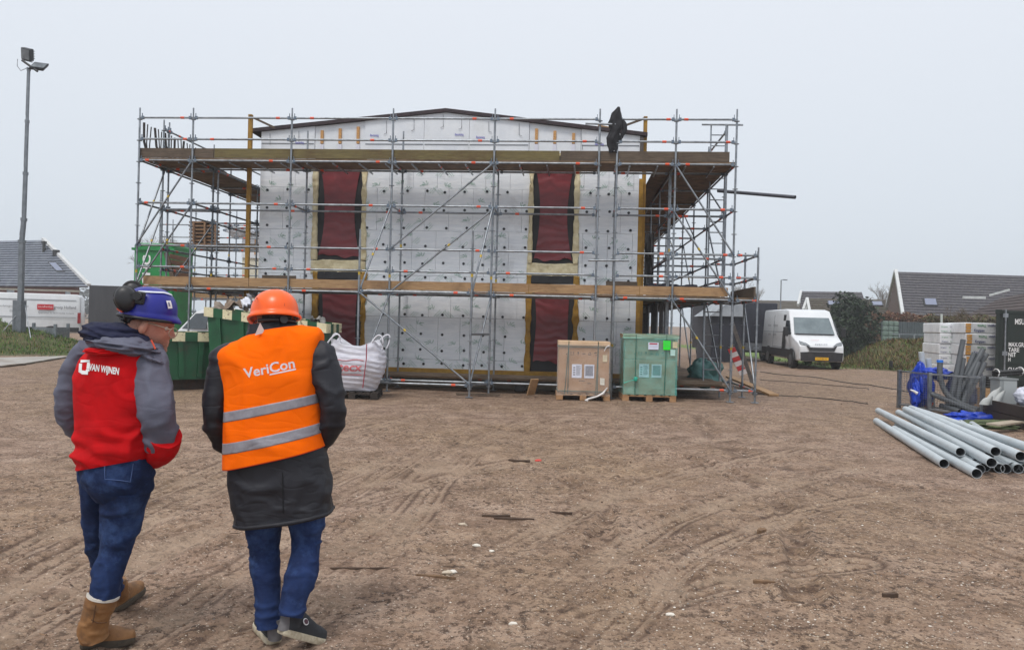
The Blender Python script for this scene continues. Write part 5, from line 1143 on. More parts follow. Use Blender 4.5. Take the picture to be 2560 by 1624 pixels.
# middle house (two roofs with skylights)
mh = thing('tiled_house', 'smaller brown-tiled house with two skylights and white gable boards, behind the white panel van', 'house', (W(2090,760,66).x, 66, 0))
R0 = W(2003,728,74); R1 = W(2154,730,74); E0 = W(2000,790,70); E1 = W(2175,792,70); tiled(mh, R0, R1, E0, E1, 10, TBRN, .06)
R0b = W(2018,746,68); R1b = W(2232,749,68); E0b = W(2022,800,64); E1b = W(2245,800,64); tiled(mh, R0b, R1b, E0b, E1b, 11, TBRN2, .06)
skylight(mh, R0b, R1b, E0b, E1b, .225, .375, .14, .36); skylight(mh, R0b, R1b, E0b, E1b, .73, .87, .14, .36)
for A, B in ((R0, W(1995,762,70)), (R0b, W(2008,775,66)), (R0b, W(2024,778,64))): mb = MB(); mb.beam(A, B, .2, .24); part('verge_board', mb, WTRIM, mh)
mb = MB(); mb.prism([R0b, W(2010,775,66), W(2022,778,66)], (.1,.2,0)); part('gable_board', mb, WTRIM, mh, recalc=True)
for A, B in ((E0, E1), (E0b, E1b)): mb = MB(); mb.prism([Vector((A.x+.2,A.y+.4,0)),Vector((B.x-.2,B.y+.4,0)),Vector((B.x-.2,B.y+5,0)),Vector((A.x+.2,A.y+5,0))],(0,0,A.z)); part('wall', mb, BRICK, mh, recalc=True)
fh = thing('far_house', 'faint long brown roof far behind the dark truck', 'house', (W(1950,760,95).x, 95, 0))
R0 = W(1880,750,100); R1 = W(2000,752,100); E0 = W(1870,785,92); E1 = W(2006,787,92); tiled(fh, R0, R1, E0, E1, 8, TBRN2, .06)
mb = MB(); mb.prism([Vector((E0.x,E0.y+.4,0)),Vector((E1.x,E1.y+.4,0)),Vector((E1.x,E1.y+7,0)),Vector((E0.x,E0.y+7,0))],(0,0,E0.z)); part('wall', mb, BRICK, fh, recalc=True)
# street lamp
lp = thing('street_lamp', 'slim grey street lamp rising behind the brown roofs', 'street lamp', (W(1953,780,85).x, 85, 0))
A = W(1953,700,85); mb = MB(); mb.tube((A.x,85,0),(A.x,85,A.z), .09, 8, r2=.06); part('pole', mb, MSTL, lp)
mb = MB(); mb.tube(A, A+Vector((.45,0,.03)), .04, 6); mb.box((A.x+.2,84.9,A.z-.02),(A.x+.65,85.1,A.z+.08)); part('lamp_head', mb, MSTL, lp)
# ------------------------------------------------------------------ banks, lawn, hedges, trees
def bank(name, cx, cy, sx, sy, h, x0, x1, y0, y1, m_, seed):
    nx, ny = 90, 60; X, Y = np.meshgrid(np.linspace(x0,x1,nx), np.linspace(y0,y1,ny)); Q = np.stack([X,Y,X*0],-1)
    H = h*np.exp(-((X-cx)/sx)**2-((Y-cy)/sy)**2); H = H*(1+.18*fbm(Q*.7,seed,3))+.05*fbm(Q*2.5,seed+4,3)*np.clip(H*4,0,1)-.03
    mb = MB(); mb.grid(np.stack([X,Y,H],-1)); struct(name, mb, m_); return X, Y, H
EARTH = mat('bank_earth', rgb(92,78,58), rgb(74,84,42), 1.5, rough=.95, stain=rgb(70,92,40), sscale=.8, samt=.7, bump=.8, bscale=8)
def tufts(name, label, B, n, size, mats, seed, hmin=.03, lean=.5, thin=.22):
    X, Y, H = B; rng = np.random.default_rng(seed); mb = MB(); c = 0; ny, nx = H.shape
    while c < n:
        i, j = rng.integers(0,ny-1), rng.integers(0,nx-1)
        if H[i,j] < hmin: 
            if rng.random() > .06: continue
        c += 1; x, y = X[i,j]+rng.uniform(-.1,.1), Y[i,j]+rng.uniform(-.1,.1); z = H[i,j]-.01; L_ = rng.uniform(*size); a = rng.uniform(0,6.28); l = rng.uniform(0,lean)*L_
        wx, wy = math.cos(a+1.57)*L_*thin*.5, math.sin(a+1.57)*L_*thin*.5; tx, ty = math.cos(a)*l, math.sin(a)*l
        mb.add([(x-wx,y-wy,z),(x+wx,y+wy,z),(x+tx*.4+wx*.6,y+ty*.4+wy*.6,z+L_*.55),(x+tx,y+ty,z+L_)], [(0,1,2),(0,2,3)], int(rng.integers(0,len(mats))))
    struct(name, mb, mats, kind='stuff', label=label)
GR = [mat('grass_green', rgb(96,130,48), rgb(72,104,38), 3, rough=.8), mat('grass_deep', rgb(56,84,34), rgb(44,66,28), 3, rough=.8), mat('grass_straw', rgb(146,132,78), rgb(118,104,62), 3, rough=.85), mat('weed_brown', rgb(112,82,58), rgb(86,62,46), 3, rough=.9)]
B1 = bank('grass_bank', -23.6, 31.4, 5.2, 2.1, 1.45, -31, -16.3, 27.6, 36, EARTH, 3)
tufts('bank_grass', 'green grass tufts over the bank below the floodlight mast', B1, 24000, (.05,.16), [GR[0],GR[0],GR[0],GR[1],GR[1],GR[2]], 5, lean=.9)
B2 = bank('weed_bank', 18.7, 36.0, 2.3, 2.2, 1.4, 13.6, 26, 32.6, 41, EARTH, 8)
tufts('bank_weeds', 'brown weeds and green tufts over the mound beside the white panel van', B2, 22000, (.05,.19), [GR[3],GR[3],GR[3],GR[2],GR[1],GR[0]], 6, lean=1.2)
mb = MB(); X, Y = np.meshgrid(np.linspace(13.6,34,70), np.linspace(33.2,70,70)); Hn = np.maximum(.012, .03*fbm(np.stack([X,Y,X*0],-1)*.5,4,2)); e = .35*fbm(np.stack([X*.6,Y*.6,X*0],-1),9,2)
mb.grid(np.stack([X+np.where(X < 13.7, e, 0), Y+np.where(Y < 33.3, e, 0), Hn],-1)); struct('lawn', mb, mat('lawn_grass', rgb(104,128,56), rgb(82,106,44), 4, rough=.9, stain=rgb(120,110,66), sscale=.8, samt=.5, bump=.5, bscale=30))
tufts('lawn_edge_grass', 'green grass fringe along the edge of the dirt by the black bollards', (X, Y, np.where((Y < 36.5), .1, 0)), 8000, (.04,.12), [GR[0],GR[0],GR[1],GR[2]], 11)
def leaves(mb, pts, size, rng, nm=1, up=.3):
    for p in pts:
        s = rng.uniform(*size); d = rng.normal(size=3); d /= np.linalg.norm(d)+1e-9; e = np.cross(d, rng.normal(size=3)); e /= np.linalg.norm(e)+1e-9
        a, b_ = d*s, e*s*.55; mb.add([p-a, p+b_*.9, p+a, p-b_*.9], [(0,1,2,3)], int(rng.integers(0,nm)))
def blob_pts(rng, n, c, r, seed, inner=.45, clump=.5):
    out = []
    while len(out) < n:
        d = rng.normal(size=3); d /= np.linalg.norm(d); k = 1+clump*float(fbm(d*2.2+seed, seed, 3))*.6; q = (inner+(1-inner)*rng.random()**.6)*k
        p = np.array(c)+d*np.array(r)*q
        if float(vnoise(p*2.2, seed+3)) < -.42: continue
        if p[2] > .05: out.append(p)
    return out
def twigs(mb, p, d, L_, r, depth, rng, spread=.5, up=.15):
    q = p+d*L_; mb.tube(p, q, r, 5 if depth > 2 else 3, 0, r2=r*.62, caps=False)
    if depth == 0: return
    for k in range(3 if depth > 1 else 4):
        nd = (d+Vector(rng.normal(size=3))*spread+Vector((0,0,up))).normalized(); f = rng.uniform(.45, 1.0)
        twigs(mb, p+d*(L_*f), nd, L_*rng.uniform(.55,.78), r*.58, depth-1, rng, spread, up)
rng = np.random.default_rng(21)
ev = thing('evergreen_shrub', 'dense dark evergreen shrub rising in front of the skylit brown roof', 'shrub', (W(2128,800,46).x, 46, 0))
c = W(2128,812,46); pts = blob_pts(rng, 6500, (c.x,46,1.75), (1.55,1.3,2.0), 4); mb = MB(); leaves(mb, pts, (.06,.15), rng, 3)
part('crown', mb, [mat('evergreen_dark', rgb(38,54,38), rgb(28,42,30), 2, rough=.7), mat('evergreen_mid', rgb(58,74,48), rgb(44,60,40), 2, rough=.7), mat('evergreen_black', rgb(26,36,28), rough=.8)], ev)
mb = MB(); mb.tube((c.x,46,0),(c.x+.1,46,1.6),.12,8,r2=.06); part('trunk', mb, WOODG, ev)
HB = [mat('beech_leaf_red', rgb(128,80,62), rgb(102,62,48), 3, rough=.85), mat('beech_leaf_brown', rgb(104,82,64), rgb(84,66,52), 3, rough=.85), mat('beech_leaf_tan', rgb(150,116,92), rgb(124,96,76), 3, rough=.85)]
MS = [mat('moss_brown', rgb(96,88,56), rgb(78,70,46), 3, rough=.9), mat('moss_olive', rgb(112,110,70), rgb(90,90,56), 3, rough=.9), HB[1]]
def hedge(nm, label, A, B, depth, h, n, mats, seed):
    rng = np.random.default_rng(seed); t = thing(nm, label, 'hedge', ((A.x+B.x)/2, A.y, 0)); mb = MB(); pts = []
    while len(pts) < n:
        s, q, z = rng.random(), rng.random(), rng.random(); hh = h*(1+.08*float(vnoise(np.array([s*14,q,seed]),seed)))
        if not (q < .25 or z > .85 or rng.random() < .15): continue
        pts.append(np.array([A.x+(B.x-A.x)*s, A.y+(B.y-A.y)*s+depth*q+.2*float(vnoise(np.array([s*18,z*4,0]),seed)), hh*z]))
    leaves(mb, pts, (.06,.13), rng, len(mats)); part('foliage', mb, mats, t); mb = MB()
    for k in range(26):
        f = k/25; p = A.lerp(B,f)+Vector((0,depth*.5,0)); mb.tube((p.x,p.y,0),(p.x+rng.uniform(-.2,.2),p.y,h*.9),.03,4,r2=.015)
    part('stems', mb, WOODG, t); return t
A, B = W(2165,850,50), W(2330,850,49); hedge('beech_hedge', 'rust-brown beech hedge beside the evergreen shrub', A, B, 1.0, 2.85, 6500, HB, 31)
A, B = W(2325,850,47.5), W(2640,850,45.5); hedge('mossy_hedge', 'olive-brown mossy hedge above the wrapped insulation packs', A, B, 1.2, 2.75, 7500, MS, 32)
def bare(label, px, py, d, h, seed, m_, depth=5, spread=.42, nm='bare_tree'):
    rng = np.random.default_rng(seed); b0 = W(px, py, d); t = thing(nm, label, 'tree', (b0.x, d, 0)); mb = MB(); mb.tube((b0.x,d,0),(b0.x,d,h*.3),h*.022,7,r2=h*.016); part('trunk', mb, m_, t)
    mb = MB()
    for k in range(5): twigs(mb, Vector((b0.x,d,h*.18+h*.03*k)), Vector((rng.uniform(-.4,.4),rng.uniform(-.3,.3),1)).normalized(), h*.24, h*.011, depth, rng, spread)
    part('crown', mb, m_, t); return t
TW = mat('grey_twigs', rgb(128,118,108), rgb(104,96,88), 2, rough=.9); TWB = mat('brown_twigs', rgb(116,96,76), rgb(92,76,60), 2, rough=.9)
bare('pale bare tree standing behind the brick gable', 2222, 740, 80, 8.0, 41, TW)
bare('low bare bush in front of the far brown roof beside the street lamp', 1955, 775, 80, 4.6, 42, TWB, spread=.6)
bare('thin bare sapling showing through the landing scaffold rails', 1874, 770, 70, 7.0, 43, TWB, spread=.3)
bare('bare twiggy shrub growing over the mossy hedge', 2420, 790, 46.3, 4.4, 44, TWB, depth=4, spread=.55)
bare('bare winter tree beyond the far scaffold', 415, 640, 60, 9.5, 45, TW)
mb = MB(); rng = np.random.default_rng(51); pts = [np.array([x, 190+rng.uniform(-8,8), abs(rng.normal())*0+ (2.0+9.0*np.exp(-((x+115)/16)**2)+2*float(vnoise(np.array([x*.12,1,1]),4)))*rng.random()]) for x in rng.uniform(-175,-60,5000)]
leaves(mb, pts, (.5,1.1), rng, 1); struct('far_wood', mb, mat('far_wood_twigs', rgb(96,98,96), rgb(80,84,84), .3, rough=.95), kind='stuff', label='faint grey wood on the skyline beyond the trailer')
for px, py in ((2153,912),(2227,926)):
    p = G(px, py); mb = MB(); mb.tube((p.x,p.y,0),(p.x,p.y,.36),.075,10); mb.tube((p.x,p.y,.361),(p.x,p.y,.385),.085,10); mb.tube((p.x,p.y,.385),(p.x,p.y,.42),.06,10)
    solo('bollard', mb, BLACKP, 'short black bollard at the grass edge '+('nearer the white panel van' if px < 2200 else 'nearer the blue tarpaulin and pipes'), 'bollard', loc=(p.x,p.y,0))
sh = thing('garden_shed', 'grey-green corrugated metal shed with a quilted panel behind the mound', 'shed', (W(2255,830,41).x, 41, 0))
SHM = mat('shed_metal', rgb(92,100,104), rgb(74,82,86), 3, rough=.6); a, b_ = W(2207,850,41), W(2312,850,41); zt = W(2260,804,41).z
for k in range(22): x0_ = a.x+.85+(b_.x-a.x-.85)*k/22; mb = MB(); mb.box((x0_,41-(.03 if k % 2 else 0),0),(x0_+(b_.x-a.x-.85)/22,43,zt)); part('corrugation', mb, SHM, sh)
for i in range(3):
    for j in range(5): mb = MB(); mb.box((a.x+i*.28,40.95,.9+j*.27),(a.x+i*.28+.26,41.1,.9+j*.27+.25)); bevel(part('quilt_block', mb, mat('quilt_green', rgb(124,140,132), rgb(104,120,112), 4, rough=.7), sh), .05, 3)
for z in (1.55, .85): mb = MB(); mb.beam((a.x+.3,40.6,z),(b_.x,40.6,z),.05,.05); part('rail', mb, GALV, sh)
for f in (.3,.65,.95): mb = MB(); x0_ = a.x+(b_.x-a.x)*f; mb.box((x0_-.03,40.58,0),(x0_+.03,40.63,1.58)); part('rail_post', mb, GALV, sh)
p = W(2287,805,47); mb = MB(); mb.tube((p.x,44,0),(p.x-.05,44,2.75),.06,8); solo('white_pipe_post', mb, WTRIM, 'white upright pipe in front of the beech hedge', 'post', loc=(p.x,44,0))

# ------------------------------------------------------------------ insulation packs, container
PACK = mat('pack_film_white', rgb(238,240,242), rgb(222,224,227), 2.5, rough=.35, stain=rgb(176,178,182), sscale=3, samt=.5, bump=.25, bscale=5)
KBL = mat('pack_navy_ink', rgb(52,64,120), rough=.6); KGR = mat('pack_green_ink', rgb(56,140,84), rough=.6); KOR = mat('pack_orange', rgb(226,170,92), rgb(204,146,70), 9, rough=.6)
def packs(ca, cb, cc, n, z0, zt, tag, front):
    """ca left-back corner, cb near corner, cc right corner of the stack (plan)"""
    hh = (zt-z0)/n; X1 = (cb-ca); X2 = (cc-cb)
    for k in range(n):
        z = z0+k*hh; t = thing('insulation_pack', 'white film-wrapped insulation pack, '+('bottom','second','third','fourth','fifth','sixth')[k]+' layer of the '+tag, 'insulation pack', ((cb.x+cc.x)/2, cb.y, z))
        j = Vector((random.uniform(-.03,.03), random.uniform(-.02,.02), 0)); base = [Vector((p.x,p.y,z+.004))+j for p in (ca, cb, cc, ca+X2)]
        mb = MB(); mb.prism(base, (0,0,hh-.012)); bevel(part('wrapped_boards', mb, PACK, t, recalc=True), .03, 3)
        for X, o, L_ in ((X1, ca, X1.length), (X2, cb, X2.length)):
            if L_ < .3: continue
            Xn = X.normalized(); Nn = Vector((Xn.y,-Xn.x,0)); Nn = Nn if Nn.y < 0 else -Nn; O = Vector((o.x,o.y,0))+j+Nn*.012
            if L_ > 1.6 or front and X is X2:
                text('Kingspan', KBL, O+Xn*.42+Vector((0,0,z+hh*.18)), Xn, (0,0,1), hh*.24, t, bold=.015)
                text('Therma', KGR, O+Xn*1.5+Vector((0,0,z+hh*.18)), Xn, (0,0,1), hh*.24, t, bold=.015)
                text('Kingspan', KBL, O+Xn*1.45+Vector((0,0,z+hh*.82)), -Xn, (0,0,-1), hh*.22, t, bold=.015); text('Therma', KGR, O+Xn*.95+Vector((0,0,z+hh*.82)), -Xn, (0,0,-1), hh*.22, t, bold=.015)
                mb = MB()
                for q in range(3): mb.prism([O+Xn*(.06+.02*(q % 2))+Vector((0,0,z+hh*(.08+.29*q))), O+Xn*.26+Vector((0,0,z+hh*(.08+.29*q))), O+Xn*.28+Vector((0,0,z+hh*(.32+.29*q))), O+Xn*.05+Vector((0,0,z+hh*(.32+.29*q)))], Nn*.012)
                part('orange_label', mb, KOR, t, recalc=True)
            else:
                s = .08
                while s < L_-.2:
                    for q in range(2):
                        text('Kingspan', KBL if random.random() < .6 else KGR, O+Xn*s+Vector((0,0,z+hh*(.15+.42*q))), Xn, (0,0,1), hh*.13, t, width=min(.30, L_*.3)); 
                    s += .42
V2 = lambda p: Vector((p.x, p.y, 0))
zt = W(2420,805,26).z
packs(V2(W(2364,850,28.6)), V2(W(2412,850,26.2)), V2(W(2412,850,26.2))+Vector((2.4,.75,0)), 5, .16, zt, 'nearer stack', True)
packs(V2(W(2308,850,29.6)), V2(W(2349,850,27.6)), V2(W(2349,850,27.6))+Vector((1.3,.5,0)), 5, .16, zt-.02, 'farther stack', False)
CGR = mat('container_dark_green', rgb(24,38,32), rgb(18,30,26), 2, rough=.5, stain=rgb(52,48,42), sscale=2, samt=.3)
CD = 24.5; a = W(2489,900,CD); zt = W(2500,776,CD).z; crz = -math.atan2(a.x, a.y)
ct = thing('shipping_container', 'dark green shipping container with white lettering and vertical lock bars, behind the pipes', 'container', (a.x, a.y, 0), crz)
cpart = lambda n, mb, m_=CGR, par=None: part(n, mb, m_, par or ct, world=False)
lx = lambda px: (W(px,850,CD).x-a.x)/math.cos(crz)*1.0
mb = MB(); mb.box((0,.06,.05),(2.44,6.1,zt)); cpart('shell', mb)
for x in (.035, 2.405): mb = MB(); mb.box((x-.05,-.04,.05),(x+.05,.1,zt)); cpart('corner_post', mb)
for x in (.05, 2.39):
    for z in (.05, zt-.1): mb = MB(); mb.box((x-.09,-.07,z),(x+.09,.12,z+.13)); cpart('corner_casting', mb)
mb = MB(); mb.box((.09,0,zt-.10),(2.35,.08,zt-.01)); cpart('header', mb)
for d0, d1 in ((.10, 1.21), (1.23, 2.34)):
    mb = MB(); mb.box((d0,.01,.2),(d1,.055,zt-.12)); dr = cpart('door', mb)
    for z in (.75, 1.3): mb = MB(); mb.box((d0+.05,-.01,z),(d1-.05,.012,z+.09)); cpart('door_swage', mb, CGR, dr)
csc = FPX/(a.length)*1.0
for px in (2505, 2546, 2590, 2640):
    x = (px-2489)/FPX*a.length; mb = MB(); mb.tube((x,-.07,.15),(x,-.07,zt+.03),.028,8); lb_ = cpart('lock_bar', mb, GALV)
    for z in (.3, 1.0, zt-.22): mb = MB(); mb.box((x-.07,-.10,z),(x+.07,-.02,z+.13)); cpart('bar_bracket', mb, GALV, lb_)
def ctx(s, px, py, h, w_=None):
    t_ = text(s, WHITE, Vector(((px-2489)/FPX*a.length, -.022, W(px,py,CD).z)), (1,0,0), (0,0,1), h, None, bold=.02, width=w_); t_.parent = ct
ctx('MSUU', 2521, 810, .17, .35); ctx('181', 2551, 810, .17, .26); ctx('12', 2551, 824, .15, .18)
for s, py, w_ in (('MAX.GR.', 865, .42), ('TARE', 878, .29), ('NET', 890, .20), ('H', 902, .06), ('CU.CAP.', 927, .44)): ctx(s, 2511, py, .13, w_)
for s, py in (('11.', 865), ('1.9', 878), ('9.1', 890), ('13', 927)): ctx(s, 2551, py, .13, .2)

# ------------------------------------------------------------------ plastic pipes on the ground
PVC = mat('light_grey_pvc', rgb(186,194,198), rgb(170,178,182), 1.2, rough=.4, stain=rgb(140,136,128), sscale=2, samt=.35); PVCI = mat('pvc_inside', rgb(92,96,100), rough=.6)
prs = [((2191,1052),(2360,1158),.06,'lying apart at the outer edge'),((2236,1072),(2442,1183),.06,''),((2244,1063),(2450,1172),.06,''),((2221,1039),(2401,1129),.175,'on top'),((2238,1027),(2473,1138),.175,'on top'),((2256,1030),(2479,1156),.175,''),
       ((2263,1022),(2489,1128),.275,'on top'),((2271,1018),(2552,1140),.275,'on top'),((2318,1034),(2600,1128),.275,'on top'),((2290,1040),(2575,1150),.175,''),((2310,1050),(2463,1166),.06,''),((2330,1055),(2499,1170),.06,''),((2345,1055),(2515,1171),.06,''),((2365,1055),(2533,1166),.06,''),((2380,1055),(2546,1171),.06,''),((2400,1055),(2563,1170),.06,''),((2430,1060),(2590,1170),.06,''),((2262,1066),(2439,1157),.06,'')]
for k, (fa, ne, z, tg) in enumerate(prs):
    N_, Fp = G(ne[0], ne[1], z), G(fa[0], fa[1], z); d = (Fp-N_); d.z = 0; d.normalize(); Fp = N_+d*4.9
    if z == .06: Fp = N_+d*min(4.9, (G(fa[0],fa[1],z)-N_).length)
    mb = MB(); r = .0575; mb.pipe(N_, Fp, r, r-.005, 20, 0, 1)
    solo('plastic_pipe', mb, [PVC, PVCI], 'light grey plastic pipe lying apart at the outer edge of the heap' if k == 0 else 'long light grey plastic pipe lying on top of the heap beside the mesh cage' if 'top' in tg else 'long light grey plastic pipe in the lower layers of the heap', 'pipe', loc=N_, group='light grey pipes heaped on the ground')
# mesh cage with dark pipes
cg = thing('mesh_cage', 'galvanised wire mesh cage holding blue sheeting and dark pipes', 'cage', G(2390,1035))
A, B = G(2322,1031), G(2455,1046); bkv = Vector((.10,.85,0)); C_, D_ = A+bkv-Vector((.30,0,0)), B+bkv; H = .80
for p in (A, B, C_, D_): mb = MB(); mb.box((p.x-.035,p.y-.03,0),(p.x+.035,p.y+.03,H+.03)); part('post', mb, GALV, cg)
for p, q in ((A,B),(C_,D_),(A,C_),(B,D_)):
    for z in (H, .08): mb = MB(); mb.beam(p+Vector((0,0,z)), q+Vector((0,0,z)), .035, .035); part('rail', mb, GALV, cg)
    mb = MB(); n = int((q-p).length/.05)
    for k in range(1, n): a = p.lerp(q, k/n); mb.tube(a+Vector((0,0,.08)), a+Vector((0,0,H)), .0028, 3, caps=False)
    for k in range(1, 15): z = .08+(H-.08)*k/15; mb.tube(p+Vector((0,0,z)), q+Vector((0,0,z)), .0028, 3, caps=False)
    part('wire_mesh', mb, GALV, cg)
DKP = mat('dark_grey_pipe', rgb(86,90,94), rgb(72,76,80), 4, rough=.5); DKI = mat('dark_pipe_inside', rgb(30,31,33), rough=.8)
tops = [(2408,849),(2458,872),(2436,882),(2467,884),(2446,905),(2462,906),(2411,927),(2406,905),(2408,895),(2401,918)]
for k, (px, py) in enumerate(tops):
    T_ = W(px, py, 15.9+.05*(k % 4)); bt2 = Vector((W(2368+(k*7) % 40, 1000, 15.8).x, 15.72+.07*(k % 4), .12))
    mb = MB(); mb.pipe(bt2, T_, .052, .045, 16, 0, 1); solo('dark_pipe', mb, [DKP, DKI], 'longest dark grey pipe towering out of the mesh cage' if k == 0 else 'dark grey pipe slanting up out of the mesh cage', 'pipe', loc=bt2, group='dark pipes in the mesh cage')
for k, (t0, b0, m_, lab) in enumerate((((2303,880),(2312,960),PVC,'taller light grey pipe standing behind the blue sheeting'),((2321,896),(2326,960),PVC,'shorter light grey pipe standing behind the blue sheeting'))):
    T_, b2 = W(*t0, 16.6), W(*b0, 16.6); b2 = T_+(b2-T_).normalized()*1.2; b2.z = .02; mb = MB(); mb.pipe(b2, T_, .058, .052, 16); mb.disc(T_, (T_-b2), .056, .004, 16); solo('upright_pipe', mb, m_, lab, 'pipe', loc=b2)
pts = smooth_poly([list(W(2350,906,15.95)), list(W(2351,945,15.9)), list(W(2368,985,15.75)), list(W(2405,1010,15.55)), list(W(2446,1024,15.3))], 24)
mb = MB(); mb.path([Vector(p) for p in pts], .054, 14); bd = solo('bent_pipe', mb, DKP, 'bent dark grey pipe with a bright blue end cap inside the mesh cage', 'pipe', loc=tuple(pts[-1]))
mb = MB(); T_ = W(2350,903,15.95); mb.disc(T_-Vector((0,0,.02)), (-.02,0,1), .062, .05, 16); part('end_cap', mb, mat('blue_cap', rgb(40,120,220), rough=.4), bd)
for (x0_,y0_),(x1_,y1_) in (((2329,984),(2440,1036)),((2353,1014),(2400,1036))):
    a, b_ = W(x0_,y0_,15.95), W(x1_,y1_,15.3); b_.z = max(b_.z,.1); mb = MB(); mb.pipe(a, b_, .054, .047, 14, 0, 1); solo('cage_pipe', mb, [DKP, DKI], 'mid-grey pipe lying low across the cage floor' if y0_ < 1000 else 'short grey pipe on the cage floor beside orange netting', 'pipe', loc=b_)
BLT = mat('blue_tarpaulin', rgb(20,66,190), rgb(14,48,150), 3, rough=.35, bump=.5, bscale=7, bdist=.02)
c = W(2322,975,16.4); mb = MB(); mb.grid(blob((c.x-.16,16.42,.48),(.17,.34,.46),3,.22,freq=3), wrap=True); mb.grid(blob((c.x+.10,16.35,.80),(.30,.28,.13),5,.3,freq=3), wrap=True); mb.grid(blob((c.x-.36,16.25,.32),(.07,.13,.30),8,.3,freq=3), wrap=True)
solo('blue_sheeting', mb, BLT, 'bright blue plastic sheeting bundled over the end of the mesh cage', 'sheeting', loc=(c.x,16.4,0))
c = W(2405,965,16.1); mb = MB(); mb.grid(blob((c.x,16.1,.46),(.30,.20,.42),13,.2), wrap=True); solo('dark_blue_sack', mb, mat('navy_sheeting', rgb(22,34,84), rgb(16,26,62), 4, rough=.5), 'dark navy sack behind the wire inside the mesh cage', 'sack', loc=(c.x,16.1,0))
c = G(2430,1050); mb = MB(); mb.grid(blob((c.x,c.y,.03),(.52,.30,.13),21,.35,freq=3), wrap=True); solo('blue_ground_sheet', mb, BLT, 'crumpled blue sheet spilling on the ground below the mesh cage', 'sheeting', loc=(c.x,c.y,0))
c = G(2336,1030)+Vector((0,.25,0)); mb = MB(); mb.grid(blob((c.x,c.y,.14),(.10,.08,.08),25,.3), wrap=True); solo('orange_netting', mb, mat('orange_net', rgb(206,84,36), rough=.7), 'small orange netting bundle on the cage floor', 'netting', loc=(c.x,c.y,0))
mb = MB(); mb.path([W(2276,974,15.5), W(2284,977,15.45), W(2294,983,15.4)], .03, 6, rf=lambda q: .5+q*.6); solo('white_knot', mb, FILMW, 'white knotted plastic end tied to the blue sheeting', 'plastic', loc=W(2284,977,15.45))
c = G(2470,1068); mb = MB(); mb.grid(blob((c.x,c.y,.02),(.75,.42,.10),33,.5,freq=3), wrap=True); solo('green_tarpaulin', mb, mat('camouflage_green', rgb(92,104,66), rgb(64,74,46), 6, rough=.8, stain=rgb(50,54,40), sscale=6, samt=.7, bump=.5), 'rumpled olive green tarpaulin lying before the dark trough', 'tarpaulin', loc=(c.x,c.y,0))
a, b_ = G(2482,1085)+Vector((0,0,.16)), G(2545,1078)+Vector((0,0,.17)); board(a, b_, .22, .03, mat('pale_offcut', rgb(172,160,142), rgb(150,138,120), 5, rough=.8), 'pale grey offcut board resting on the olive tarpaulin')
trg = thing('dark_trough', 'low dark brown timber trough holding scrap beside the mesh cage', 'trough', G(2500,1060))
a, b_ = G(2460,1049), G(2680,1110); DBR = mat('dark_brown_timber', rgb(58,44,38), rgb(44,34,30), 3, rough=.75); up = (b_-a).normalized(); bk = Vector((-up.y,up.x,0)); bk = bk if bk.x > 0 else -bk
for k in range(2):
    mb = MB(); mb.beam(a+Vector((0,0,.12+.2*k)), b_+Vector((0,0,.12+.2*k)), .05, .19); part('side_plank', mb, DBR, trg); mb = MB(); mb.beam(a+bk*1.3+Vector((0,0,.12+.2*k)), b_+bk*1.3+Vector((0,0,.12+.2*k)), .05, .19); part('side_plank', mb, DBR, trg)
for p in (a, b_): mb = MB(); mb.beam(p+bk*.03+Vector((0,0,.22)), p+bk*1.27+Vector((0,0,.22)), .05, .40); part('end_plank', mb, DBR, trg)
mb = MB(); mb.beam(a+bk*.66+Vector((0,0,.30)), b_+bk*.66+Vector((0,0,.30)), 1.2, .03); part('lid_board', mb, mat('slate_sheet', rgb(66,70,76), rgb(52,56,62), 4, rough=.5), trg)
GCAB = mat('grey_cabinet_paint', rgb(146,150,150), rgb(130,134,134), 3, rough=.5)
p = W(2521,1004,14.6); cb_ = thing('grey_cabinet', 'plain grey metal cabinet box standing on the trough beside white shells', 'cabinet', (p.x,14.6,.32))
mb = MB(); mb.box((p.x-.17,14.6,.325),(p.x+.16,14.9,.80)); bevel(part('casing', mb, GCAB, cb_), .01); mb = MB(); mb.box((p.x-.185,14.585,.80),(p.x+.175,14.92,.83)); part('lid', mb, GCAB, cb_); mb = MB(); mb.box((p.x-.10,14.592,.35),(p.x+.15,14.6,.78)); part('door', mb, mat('grey_cabinet_door', rgb(160,164,164), rough=.5), cb_)
SHL = mat('offwhite_shell', rgb(198,200,198), rgb(176,178,176), 4, rough=.4)
for k, (px, py, h_) in enumerate(((2481,1003,.36),(2492,1004,.30),(2470,1004,.18))):
    p = W(px,py,14.5-.05*k); P = np.zeros((14,12,3))
    for i in range(14):
        for j in range(12):
            s, q = j/11-.5, i/13; P[i,j] = (p.x+s*.2*(1-.4*q**3)+.12*q*(1 if k < 2 else .4), p.y+.10*(s*2)**2-.05*q, .33+h_*q*(1-.25*q*abs(s)*2)+.0)
    mb = MB(); mb.grid(P); P2 = P.copy(); P2[...,1] += .012; mb.grid(P2[::-1]); solo('plastic_shell', mb, SHL, ('tallest','middle','smallest')[k]+' curved off-white plastic shell leaning by the grey cabinet', 'shell', loc=(p.x,p.y,.33))
HOSE = mat('black_hose', (.012,.012,.013), rough=.5)
c = W(2474,936,16.8)
for k in range(5):
    mb = MB(); cz = .52+k*.05; mb.path([(c.x+.18*math.cos(a)+.01*k, 16.8+.18*math.sin(a), cz+.01*math.sin(a*3+k)) for a in np.linspace(0,2*math.pi,26)[:-1]], .026, 7, closed=True); solo('hose_coil', mb, HOSE, 'loop of black ribbed hose stacked behind the mesh cage', 'hose', loc=(c.x,16.8,cz), group='stacked black hose loops')
